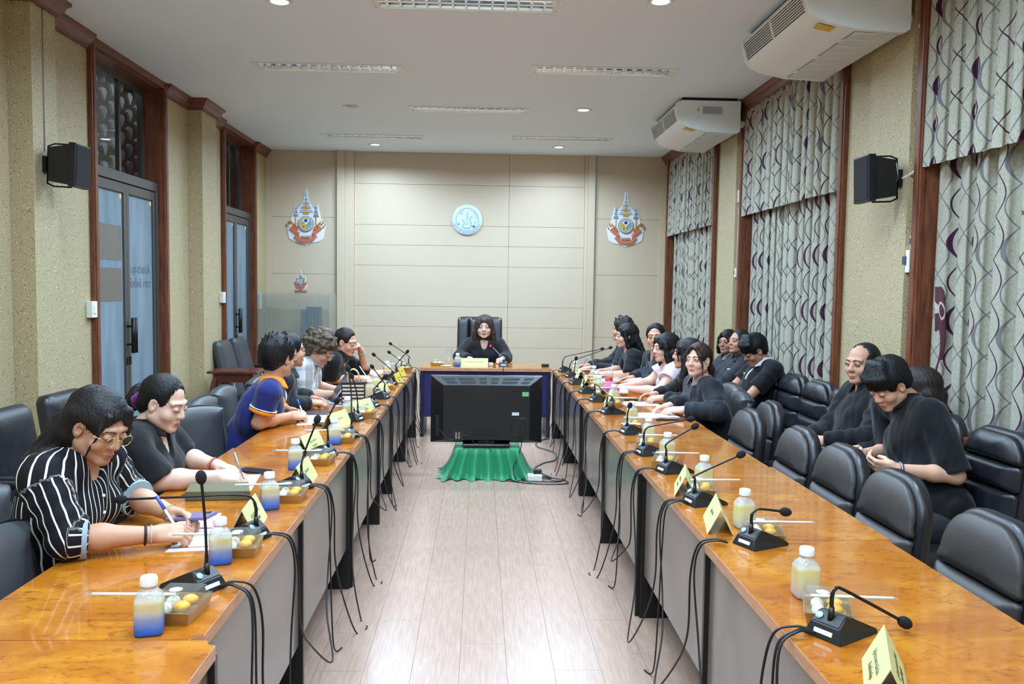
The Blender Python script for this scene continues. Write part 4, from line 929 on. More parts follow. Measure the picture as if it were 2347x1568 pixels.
RM = [(.905, 2.055, .55, [(.008, 0, .047), (.03, .0, .045)], (.19, .02, -.042)), (.945, 2.80, .45, [(.01, 0, .045), (.03, 0, .052)], (.105, 0, .044)), (.895, 3.35, .3, [(.006, 0, .045)], (.175, 0, .125)), (.91, 3.945, .3, [(.005, 0, .065)], (.125, 0, .14)), (.885, 4.365, .25, [(.012, 0, .062), (.05, .0, .077)], (.235, 0, .112)),
      (.91, 5.0, .2, [(.002, 0, .05)], (.008, -.02, .09)), (.91, 5.81, .2, [(.01, 0, .05), (.03, -.04, .04)], (.03, -.07, -.01)), (.91, 6.44, .2, [(.0, 0, .055), (.02, -.04, .05)], (.05, -.06, .01)), (.888, 6.95, .2, [(.0, .03, .05)], (-.01, .09, .07)), (.876, 7.58, .2, [(.005, 0, .08)], (.015, 0, .15)), (.90, 8.18, .2, [(.012, 0, .065), (.06, 0, .10)], (.385, 0, .215)), (.885, 8.73, .2, [(.02, 0, .07), (.06, 0, .09)], (.40, 0, .165))]
for i, (x, y, rz, b, h) in enumerate(LM): microphone(x, y, -1, rz, b, h, 'black gooseneck microphone, %s of the left row' % ORD[i])
for i, (x, y, rz, b, h) in enumerate(RM): microphone(x, y, 1, rz, b, h, 'black gooseneck microphone, %s of the right row' % ORD[i])
mh = microphone(.262, 9.27, 0, PI/2, [(-.03, .0, .04)], (-.13, .0, .14), 'switched-on gooseneck microphone on the head desk with a red ring')
for c_ in mh.children:
    if c_.name.startswith('gooseneck'): c_.data.materials[0] = mat('pale_neck', (176, 178, 182), .3, .3)
bm = B(); ball(bm, (.0, 0, 0), (.013, .013, .013), 14); mk('red_ring', bm, NT('red_led').set(color=(.6, .02, .05, 1), emit=(1, .03, .10, 1), estr=1.6).m, mh, tuple(Vector((.004-.13, -.026, .076+.14)) + Vector((-.014, -.004, .008))))
# cables drooping in front of the panels
random.seed(3)
def droop(xs, ya, yb, lo, side, label, r=.0036, dbl=True):
    e = -.655 if side < 0 else .772; s = -side    # s: direction of the aisle
    root = []
    P = [(xs, ya, TZ+.012), (e - s*.03, ya+.01, TZ+.018), (e + s*.018, ya+.02, TZ-.005), (e + s*.04, ya+.03, .64), (e + s*.035, ya + (yb-ya)*.12, .42), (e + s*.05, ya + (yb-ya)*.28, (lo+.42)/2)]
    Q = [(e + s*.10, ya + (yb-ya)*.5, lo)] if lo > .02 else [(e + s*.10, ya + (yb-ya)*.40, .006), (e + s*.14, ya + (yb-ya)*.5, .006), (e + s*.10, ya + (yb-ya)*.62, .006)]
    R_ = [(e + s*.05, yb - (yb-ya)*.28, (lo+.42)/2), (e + s*.032, yb - (yb-ya)*.1, .42), (e + s*.035, yb-.0, .64), (e + s*.018, yb-.005, TZ-.005), (e - s*.03, yb-.01, TZ+.018), (xs, yb-.012, TZ+.012)]
    bm = B(); tube(bm, smooth_path(P + Q + R_, 7), r, 6); return set_props(mk('microphone_cable', bm, M_BLACK), label, 'cable', 'microphone cables')
NTH = ['first', 'second', 'third', 'fourth', 'fifth', 'sixth', 'seventh', 'eighth', 'ninth', 'tenth', 'eleventh', 'twelfth']
for side, L_, nm in ((-1, LM, 'left'), (1, RM, 'right')):
    for i in range(11):
        ya, yb = L_[i][1], L_[i+1][1]; lo = [.006, .12, .05, .25, .006, .16, .08, .2, .006, .12, .1][i if side > 0 else (i*3+2) % 11]
        droop(-.725 if side < 0 else .845, ya, yb, lo, side, 'black cable drooping between the %s and %s microphones of the %s row' % (NTH[i], NTH[i+1], nm))
    e = -.655 if side < 0 else .772; s = -side; y = L_[0][1]; x = -.725 if side < 0 else .845
    for k, sp__ in enumerate((.0, .05)):
        bm = B(); tube(bm, smooth_path([(x, y-.012*k, TZ+.012), (e - s*.02, y-.02-sp__*.2, TZ+.018), (e + s*.03, y-.03-sp__*.4, TZ-.03), (e + s*.045, y-.06-sp__, .5), (e + s*.06, y-.10-sp__*2, .2), (e + s*.12, y-.2-sp__*3, .006), (e + s*.1, y-.5, .006)], 7), .0036, 6)
        set_props(mk('microphone_cable', bm, M_BLACK), '%s black cable dropping to the floor from the nearest microphone of the %s row' % (('first', 'second')[k], nm), 'cable', 'microphone cables')
    for i in range(2, 11, 2):
        ya = L_[i][1]; 
        bm = B(); tube(bm, smooth_path([(x, ya-.02, TZ+.012), (e - s*.02, ya-.03, TZ+.016), (e + s*.022, ya-.035, TZ-.02), (e + s*.03, ya-.02, .55), (e + s*.028, ya + .03, .25), (e + s*.035, ya+.06, .03), (e + s*.06, ya+.12, .006)], 6), .0034, 6)
        set_props(mk('microphone_cable', bm, M_BLACK), 'straight black cable to the floor from the %s microphone of the %s row' % (NTH[i], nm), 'cable', 'microphone cables')
# ------------------------------------------------------------------ bottles
def drink(name, stops):
    t = NT(name); z = t.sep(t.coord('Object'))[2]; f = t.math('MULTIPLY_ADD', t.noise(t.coord(), 22, 2), .10, t.math('MULTIPLY_ADD', z, 1/.125, -.05))
    c = t.ramp(f, stops); tr = t.add('ShaderNodeBsdfTransparent'); tr.inputs[0].default_value = (.94, .95, .96, 1)
    t.set(color=c, rough=.18, spec=.5); al = t.ramp(f, [(.0, (.9,)*3), (.70, (.72,)*3), (.80, (.40,)*3), (1, (.40,)*3)])
    ms = t.add('ShaderNodeMixShader'); t.link(al, ms.inputs[0]); t.link(tr.outputs[0], ms.inputs[1]); t.link(t.b.outputs[0], ms.inputs[2]); t.link(ms.outputs[0], t.out.inputs[0]); return t.m
D_BLUE = drink('layered_blue_drink', [(.0, srgb(30, 84, 190)), (.14, srgb(52, 108, 206)), (.34, srgb(140, 160, 196)), (.46, srgb(206, 200, 176)), (.62, srgb(220, 204, 130)), (.72, srgb(222, 220, 206)), (1, srgb(220, 222, 224))])
D_PALE = drink('pale_yellow_drink', [(.0, srgb(178, 174, 186)), (.2, srgb(206, 198, 180)), (.45, srgb(222, 208, 152)), (.66, srgb(222, 208, 140)), (.74, srgb(222, 220, 210)), (1, srgb(220, 222, 224))])
M_CAP = mat('white_cap', (240, 242, 244), .35)
def make_bottle(dm):
    root = emp('drink_bottle'); bm = B(); rings = []; n = 28
    for hw, z, e in ((.026, 0, 6), (.0295, .003, 6), (.0305, .01, 6), (.0305, .078, 6), (.0300, .088, 5), (.026, .100, 3.2), (.019, .109, 2.2), (.0145, .114, 2), (.0145, .122, 2)):
        ring = []
        for k in range(n):
            a = 2*PI*k/n; c, s = math.cos(a), math.sin(a); r = hw / (abs(c)**e + abs(s)**e)**(1/e); ring.append(bm.verts.new((r*c, r*s, z)))
        rings.append(ring)
    for a, b in zip(rings, rings[1:]):
        for k in range(n): bm.faces.new((a[k], a[(k+1) % n], b[(k+1) % n], b[k]))
    bm.faces.new(rings[0][::-1]); mk('body', bm, dm, root, smooth=True, angle=.9)
    bm = B(); lathe(bm, [(.0172, .119), (.0178, .121), (.0178, .139), (.0165, .142), (.001, .1425)], 26); c = mk('cap', bm, M_CAP, root)
    bm = B()
    for k in range(26): a = 2*PI*k/26; box(bm, .0175, .0184, -.0009, .0009, .122, .138, M=Matrix.Rotation(a, 4, 'Z'))
    mk('cap_ridges', bm, M_CAP, root)['kind'] = 'stuff'
    return root
bb, bp = make_bottle(D_BLUE), make_bottle(D_PALE); ub = upb = False
LBT = [(-.806, 2.076, 1), (-.794, 2.608, 1), (-.801, 3.251, 1), (-.856, 3.965, 1), (-.784, 4.60, 1), (-.852, 5.50, 0), (-.842, 6.53, 0), (-.853, 6.97, 0), (-.888, 8.17, 0), (-.82, 8.62, 1)]
RBT = [(.93, 2.32), (.972, 3.015), (.987, 3.63), (.956, 4.22), (.959, 4.718), (.987, 5.40), (1.018, 6.352), (.998, 6.98), (1.03, 7.36), (1.075, 7.889), (.96, 8.40)]
for i, (x, y, bl) in enumerate(LBT):
    if bl: o = bb if not ub else copy_tree(bb); ub = True
    else: o = bp if not upb else copy_tree(bp); upb = True
    o.location = (x, y, TZ); o.rotation_euler = (0, 0, .25 + .1*(i % 3)); o.scale = (1.12, 1.12, 1.0)
    set_props(o, 'white-capped bottle of %s, %s of the left row' % ('blue and yellow drink' if bl else 'pale drink', ORD[i]), 'bottle', 'drink bottles')
for i, (x, y) in enumerate(RBT):
    o = copy_tree(bp); o.location = (x, y, TZ); o.rotation_euler = (0, 0, .1*(i % 4)); o.scale = (1.12, 1.12, 1.0)
    set_props(o, 'square bottle of pale yellow drink with a white cap, %s of the right row' % ORD[i], 'bottle', 'drink bottles')
o = copy_tree(bb); o.location = (-.237, 9.22, TZ); o.scale = (1.1, 1.1, 1.0); set_props(o, 'bottle of blue layered drink on the head desk', 'bottle', 'drink bottles')
# ------------------------------------------------------------------ snack boxes with straws
M_GOLD = mat('gold_card', (168, 128, 66), .32, .35); M_PASTRY = mat('yolk_pastry', (240, 178, 40), .5, noise=.2, nscale=90); M_ROLL = mat('white_roll', (232, 224, 206), .6, bump=.2, bscale=120)
def make_box():
    root = emp('snack_box'); w, l, h = .060, .075, .032
    bm = B(); lo = [(-w*.88, -l*.88), (w*.88, -l*.88), (w*.88, l*.88), (-w*.88, l*.88)]; hi = [(-w, -l), (w, -l), (w, l), (-w, l)]
    ring = lambda q, z, k=1: [bm.verts.new((x*k, y*k, z)) for x, y in q]
    R_ = [ring(lo, 0), ring(hi, h), ring(hi, h, .965), ring(lo, .003, .965)]
    for a, b in zip(R_, R_[1:]):
        for i in range(4): bm.faces.new((a[i], a[(i+1) % 4], b[(i+1) % 4], b[i]))
    bm.faces.new(R_[0][::-1]); bm.faces.new(R_[3]); mk('tray', bm, M_GOLD, root)
    bm = B(); ql = [ring([(x*1.03, y*1.03) for x, y in hi], h), ring(hi, h+.005), ring([(x*.90, y*.90) for x, y in hi], h+.008), ring([(x*.82, y*.82) for x, y in hi], h+.030)]
    for a, b in zip(ql, ql[1:]):
        for i in range(4): bm.faces.new((a[i], a[(i+1) % 4], b[(i+1) % 4], b[i]))
    bm.faces.new(ql[-1]); mk('lid', bm, M_ACR, root)
    for x, y in ((.018, -.02), (.02, .028)): bm = B(); ball(bm, (x, y, .030), (.022, .02, .014), 12); mk('yolk_pastry', bm, M_PASTRY, root)
    for x, y in ((-.024, -.03), (-.024, .02)): bm = B(); ball(bm, (x, y, .024), (.018, .026, .018), 12); mk('roll', bm, M_ROLL, root)
    bm = B(); lathe(bm, [(.001, h+.0308), (.017, h+.0308), (.0172, h+.0302)], 20, c=(-.012, .012, 0)); mk('round_sticker', bm, mat('pale_sticker', (206, 216, 214), .5), root)
    return root
def make_straw():
    root = emp('straw'); bm = B(); tube(bm, [(-.105, 0, 0), (.105, 0, 0)], .0042, 8); mk('straw_tube', bm, mat('straw_white', (236, 238, 240), .4), root)
    bm = B(); box(bm, -.122, .115, -.008, .008, -.001, .0012); mk('wrapper', bm, M_ACR, root); return root
bx, stw = make_box(), make_straw(); u = False
LBX = [(-.775, 2.19), (-.762, 2.72), (-.755, 3.40), (-.765, 4.10), (-.745, 4.68), (-.745, 5.62), (-.76, 6.62), (-.775, 7.12), (-.80, 8.02), (-.76, 8.70)]
RBX = [(.93, 2.17), (1.0, 2.88), (.945, 3.52), (.92, 4.10), (.93, 4.60), (.955, 5.22), (1.0, 6.18), (.99, 6.80), (1.0, 7.22), (1.02, 7.75), (.98, 8.30)]
for L_, nm, sx in ((LBX, 'left', -1), (RBX, 'right', 1)):
    for i, (x, y) in enumerate(L_):
        o = bx if not u else copy_tree(bx); s_ = stw if not u else copy_tree(stw); u = True
        o.location = (x, y, TZ); o.rotation_euler = (0, 0, (.0 if sx < 0 else -.25) + .08*((i*5) % 3-1)); set_props(o, 'gold snack box with a clear lid and yellow pastries, %s of the %s row' % (ORD[i], nm), 'food box', 'snack boxes')
        s_.location = (x + (-.10 if sx < 0 else .05), y - .035, TZ+.0675); s_.rotation_euler = (0, 0, .03*((i*7) % 5-2) + (.05 if sx < 0 else -.04)); set_props(s_, 'white wrapped straw lying on the %s snack box of the %s row' % (ORD[i], nm), 'straw', 'wrapped straws')
o = copy_tree(bx); o.location = (-.46, 9.30, TZ); o.rotation_euler = (0, 0, PI/2); set_props(o, 'snack box on the head desk, left of the wine glass', 'food box', 'snack boxes')
# ------------------------------------------------------------------ name plates (tents of yellow paper)
M_YP = NT('yellow_paper').set(color=srgb(204, 206, 140), rough=.55).m; M_YPD = mat('gold_paper', (206, 178, 60), .5); M_INK = mat('ink', (86, 84, 60), .7)
def nameplate(x, y, rz, lines, label, w=.24, dark=False):
    root = emp('name_plate', (x, y, TZ), rz, label, 'name plate', 'yellow name plates'); h, d = .088, .045; m = M_YPD if dark else M_YP
    for s in (-1, 1): bm = B(); prism(bm, [(s*d, 0), (s*(d-.0016), 0), (-s*.0008, h), (s*.0008, h+.0008)], 0, -w/2, w/2); mk('sheet', bm, m, root)
    al = math.atan2(h, d)
    for s in (-1, 1):
        for k, tx in enumerate(lines):
            f = .56 - .25*k; p = Vector((0, -s*(d*(1-f)) - s*.0009, h*f)); M = Matrix.Translation(p) @ Matrix.Rotation(PI if s < 0 else 0, 4, 'Z') @ Matrix.Rotation(al, 4, 'X')
            text_mesh('lettering', tx, .019, M_INK, root, M, .0003)
TT = [['ผู้อำนวยการสำนัก', 'หัวหน้ากลุ่ม'], ['ผู้แทนกอง'], ['ผู้แทนสำนัก', 'กรรมการ'], ['ผู้แทนกรม']]
for i, (x, y, rz) in enumerate(((-.815, 3.01, 1.65), (-.772, 3.71, 1.57), (-.885, 4.43, 1.4), (-.87, 5.20, 1.3), (-.80, 5.76, 1.2), (-.78, 6.78, 1.45), (-.74, 7.55, 1.5), (-.76, 8.12, 1.5))):
    nameplate(x, y, rz, TT[i % 4], 'folded yellow name plate, %s of the left row' % ORD[i], .25, i in (6, 7))
for i, (x, y, rz) in enumerate(((.901, 1.783, -1.97), (.882, 3.04, -1.77), (.892, 3.58, -1.8), (.98, 6.24, -1.65), (.95, 7.45, -1.6), (.96, 8.02, -1.6))):
    nameplate(x, y, rz, TT[i % 4], 'folded yellow name plate, %s of the right row' % ORD[i], .25)
nameplate(-.06, 9.24, 0, ['ประธานกรรมการตรวจสอบ'], 'long yellow name plate in front of the woman at the head desk', .31)
# ------------------------------------------------------------------ papers, notebooks, phones and bags on the tables
M_PAPER_W = mat('paper_white', (238, 240, 242), .7)
def quad(name, pts, h, m, label, cat, z=TZ, lines=0, group=None, extra=None):
    c = Vector((sum(p[0] for p in pts)/4, sum(p[1] for p in pts)/4)); root = emp(name, (c.x, c.y, z), label=label, cat=cat, group=group)
    P = [Vector(p)-c for p in pts]; bm = B(); prism(bm, [tuple(p) for p in P], 2, 0, h)
    if h > .008: bmesh.ops.bevel(bm, geom=list(bm.edges), offset=min(.003, h*.3), segments=2, affect='EDGES')
    mk(dict(paper='sheet', phone='body').get(cat, 'cover'), bm, m, root)
    for k in range(lines):
        f0 = .12 + .76*(k)/lines; a = P[0].lerp(P[3], f0); b = P[1].lerp(P[2], f0); a2 = P[0].lerp(P[3], f0+.012); b2 = P[1].lerp(P[2], f0+.012)
        bm = B(); q = [a.lerp(b, .1), a.lerp(b, .9), a2.lerp(b2, .9), a2.lerp(b2, .1)]; prism(bm, [tuple(p) for p in q], 2, h, h+.0002); o = mk('text_line', bm, mat('grey_ink', (150, 156, 170), .7), root)
    return root
def rect(cx, cy, w, l, a): return [(cx + x*math.cos(a) - y*math.sin(a), cy + x*math.sin(a) + y*math.cos(a)) for x, y in ((-w/2, -l/2), (w/2, -l/2), (w/2, l/2), (-w/2, l/2))]
quad('paper', [(-1.118, 3.50), (-.948, 3.536), (-.985, 3.84), (-1.16, 3.80)], .002, M_PAPER_W, 'white sheet under the hand of the woman with the purple hair tie', 'paper', lines=6)
r = quad('phone', rect(-1.03, 3.90, .075, .15, 1.2), .009, mat('phone_dark', (36, 38, 44), .15), 'dark phone in a gold case beyond the white sheet', 'phone')
r = quad('pouch', [(-1.16, 3.36), (-.91, 3.38), (-.96, 3.55), (-1.19, 3.51)], .036, mat('olive_canvas', (96, 92, 64), .8, bump=.3, bscale=300), 'olive zipped pencil pouch between the two women', 'pouch')
bm = B(); tube(bm, [(-.12, -.082, .022), (.12, -.066, .022)], .003, 6); mk('zipper', bm, mat('zip', (120, 112, 84), .4, .5), r)
quad('notebook', [(-1.07, 2.96), (-.93, 2.97), (-.955, 3.16), (-1.10, 3.15)], .007, mat('pink_cover', (222, 160, 206), .6), 'pink spiral notebook in front of the striped blouse', 'notebook')
quad('paper', [(-1.0, 2.76), (-.86, 2.775), (-.90, 2.99), (-1.04, 2.98)], .002, M_PAPER_W, 'white lined page under the pen of the woman in stripes', 'paper', lines=8)
quad('paper', [(-1.0, 2.71), (-.82, 2.735), (-.825, 2.765), (-1.0, 2.745)], .0015, M_PAPER_W, 'narrow white strip of paper below the lined page', 'paper')
quad('paper', [(-1.12, 5.22), (-.95, 5.26), (-.98, 5.66), (-1.16, 5.64)], .003, M_PAPER_W, 'white papers in front of the man in the navy polo shirt', 'paper', lines=6)
quad('booklet', [(-1.20, 5.60), (-.98, 5.62), (-1.0, 5.80), (-1.22, 5.78)], .006, mat('dark_cover', (62, 44, 50), .5), 'dark booklet under the papers of the man in navy', 'booklet')
quad('phone', rect(-.94, 5.20, .075, .16, .9), .012, mat('phone_dark'), 'black phone wallet beside the papers of the man in navy', 'phone')
quad('folder', [(-1.21, 6.16), (-.98, 6.13), (-1.02, 6.48), (-1.24, 6.50)], .008, mat('blue_folder', (136, 160, 190), .5), 'pale blue folder under the standing tablet', 'folder')
# tablet standing on its cover
r = emp('tablet', (-1.10, 6.28, TZ+.008), .35, 'tablet computer tilted up on a stand beside the striped bag', 'tablet')
Rt = Matrix.Rotation(-.95, 4, 'Y'); bm = B(); box(bm, 0, .24, -.09, .09, -.004, .004, .003, 2, M=Rt); mk('body', bm, mat('tablet_dark', (50, 56, 74), .3), r)
bm = B(); box(bm, .012, .228, -.08, .08, .0042, .0052, M=Rt); mk('screen', bm, mat('tablet_screen', (20, 26, 40), .1), r); bm = B(); box(bm, .10, .11, -.06, .06, -.16, -.005, M=Rt @ Matrix.Translation((0, 0, 0))); 
bm.free(); bm = B(); prism(bm, [(.07, .10), (.075, .105), (.16, .003), (.15, 0)], 1, -.05, .05); mk('stand_flap', bm, mat('tablet_dark'), r)
bm = B(); tube(bm, [Rt @ Vector((.03, -.095, 0)), Rt @ Vector((.19, -.095, 0))], .004, 8); mk('stylus', bm, mat('straw_white'), r)
# striped paper bag
r = emp('paper_bag', (-.90, 6.08, TZ), .1, 'small black and cream striped paper bag with twisted handles', 'bag')
mk('body', bbox(-.083, .083, -.035, .035, 0, .175, .002, 1), mat('bag_black', (28, 28, 30), .6), r)
for k in range(6):
    z = .012 + k*.026; mk('stripe', bbox(-.075, .075, -.0362, .0362, z, z+.013), mat('bag_cream', (206, 190, 170), .6), r)
for y in (-.025, .025): bm = B(); tube(bm, smooth_path([(-.04, y, .17), (-.035, y, .235), (0, y, .265), (.035, y, .235), (.04, y, .17)], 6), .004, 6); mk('handle', bm, mat('bag_handle', (204, 176, 130), .7), r)
quad('paper', [(-1.19, 8.19), (-.98, 8.30), (-.92, 8.72), (-1.13, 8.66)], .003, M_PAPER_W, 'open white document of the woman resting her cheek', 'paper', lines=5)
quad('clipboard', [(-1.24, 7.98), (-1.05, 8.0), (-1.04, 8.18), (-1.22, 8.2)], .006, mat('dark_cover'), 'dark clipboard under the open white document', 'clipboard')
# right side
r = emp('iced_drink', (1.157, 7.50, TZ), label='clear cup of red drink with a domed lid and straw', cat='drink')
bm = B(); lathe(bm, [(.030, 0), (.032, .004), (.040, .10), (.041, .102)], 24, close=False); mk('cup', bm, M_ACR, r); bm = B(); lathe(bm, [(.001, .004), (.0305, .004), (.037, .075), (.001, .075)], 24, close=False); mk('red_drink', bm, mat('red_drink', (206, 30, 50), .15), r)
bm = B(); lathe(bm, [(.042, .10), (.041, .112), (.032, .135), (.012, .142)], 24, close=False); mk('dome_lid', bm, M_ACR, r); bm = B(); tube(bm, [(0, 0, .04), (.03, 0, .19)], .004, 8); mk('straw', bm, mat('straw_white'), r)
r = emp('tissue_box', (1.075, 6.86, TZ), .1, 'bright pink tissue box with a pale pink flap', 'tissue box'); mk('box', bbox(-.062, .062, -.04, .04, 0, .06, .003, 1), mat('hot_pink', (206, 44, 150), .5), r)
bm = B(); prism(bm, [(.05*math.cos(PI*k/12), .058 + .05*math.sin(PI*k/12)) for k in range(13)], 1, .036, .039); mk('flap', bm, mat('pale_pink', (226, 170, 206), .5), r)
bm = B(); ball(bm, (0, 0, .022), (.04, .035, .024), 16)
for v in bm.verts: v.co += Vector((math.sin(v.co.y*190), math.sin(v.co.z*170+1), math.sin(v.co.x*210)))*.005
mk('crumpled_tissue', bm, mat('tissue_white', (236, 234, 236), .8), None, (1.175, 6.82, TZ+.004)); set_props(bpy.data.objects['crumpled_tissue'], 'crumpled white tissue beside the pink tissue box', 'tissue')
r = emp('laptop', (1.17, 8.44, TZ), 1.45, 'slim grey laptop open in front of the long-haired woman', 'laptop'); M_ALU = mat('laptop_grey', (176, 178, 182), .35, .6)
mk('base', bbox(-.15, .15, -.21, .0, 0, .014, .003, 1), M_ALU, r); bm = B(); box(bm, -.15, .15, -.003, .003, 0, .205, .002, 1, M=Matrix.Translation((0, .0, .012)) @ Matrix.Rotation(-.28, 4, 'X')); mk('lid', bm, M_ALU, r)
bm = B()
for a in range(12):
    for b in range(5): box(bm, -.132+a*.0223, -.113+a*.0223, -.115+b*.02, -.099+b*.02, .014, .0155)
mk('keys', bm, mat('key_dark', (50, 50, 54), .5), r)['kind'] = 'stuff'
mk('screen', bbox(-.14, .14, -.0045, -.0035, .012, .195), mat('tablet_screen'), r, (0, 0, .012), (-.28, 0, 0))
quad('paper', [(1.12, 7.86), (1.34, 7.90), (1.36, 8.16), (1.15, 8.14)], .003, M_PAPER_W, 'white sheets beside the laptop under the folded hands', 'paper', lines=4)
quad('paper', [(1.09, 6.20), (1.36, 6.22), (1.34, 6.44), (1.07, 6.42)], .002, M_PAPER_W, 'white sheet with a pen in front of the long-haired person', 'paper', lines=5)
quad('phone', rect(1.16, 6.54, .15, .08, .05), .012, mat('phone_dark'), 'black phone lying above the white sheet on the right table', 'phone')
r = quad('pen', rect(1.26, 6.43, .11, .012, .3), .008, mat('pen_grey', (110, 116, 120), .3, .5), 'grey pen lying across the white sheet', 'pen')
quad('paper', [(1.07, 5.63), (1.36, 5.64), (1.34, 5.85), (1.08, 5.84)], .003, M_PAPER_W, 'stack of white papers under the hands of the woman in the dark jacket', 'paper', lines=5)
quad('tablet', [(1.17, 5.52), (1.40, 5.51), (1.39, 5.60), (1.18, 5.60)], .010, mat('phone_dark'), 'dark tablet at the table edge by the woman in the dark jacket', 'tablet')
quad('tablet', [(1.20, 7.68), (1.40, 7.72), (1.38, 7.86), (1.18, 7.82)], .008, mat('tan_cover', (150, 104, 70), .5), 'brown-edged tablet under the hands of the suited man', 'tablet')
# head desk: glass, saucer, small remote, card
r = emp('wine_glass', (-.333, 9.27, TZ), label='stemmed wine glass on the head desk', cat='glass'); bm = B(); lathe(bm, [(.033, 0), (.030, .003), (.006, .008), (.004, .02), (.004, .085), (.012, .095), (.032, .125), (.036, .15), (.030, .195)], 26, close=False); mk('bowl', bm, M_ACR, r)
bm = B(); tube(bm, [(0, 0, .003), (0, 0, .09)], .0045, 8); mk('stem', bm, mat('glass_grey', (196, 200, 202), .1), r); bm = B(); lathe(bm, [(.001, .001), (.034, .001), (.034, .003), (.001, .006)], 24); mk('foot', bm, mat('glass_grey'), r)
bm = B(); lathe(bm, [(.001, 0), (.04, .0), (.06, .008), (.058, .009), (.001, .004)], 28); set_props(mk('saucer', bm, M_WHITE, None, (-.36, 9.18, TZ)), 'white saucer in front of the wine glass', 'saucer')
r = emp('remote', (.724, 9.28, TZ), label='small black remote at the right end of the head desk', cat='remote'); mk('body', bbox(-.04, .04, -.03, .03, 0, .03, .008, 2), M_BLACK, r)
r = emp('small_clock', (.125, 9.26, TZ), label='small pale card holder right of the long name plate', cat='card holder'); mk('body', bbox(-.025, .025, -.02, .02, 0, .04, .008, 2), mat('pale_card', (200, 206, 206), .5), r)
bm = B(); tube(bm, smooth_path([(.262, 9.21, TZ+.012), (.262, 9.10, TZ+.012), (.255, 9.045, TZ-.01), (.24, 9.035, .55), (.22, 9.03, .3)], 8), .004, 6); set_props(mk('microphone_cable', bm, M_BLACK), 'black cable running over the front of the head desk', 'cable', 'microphone cables')
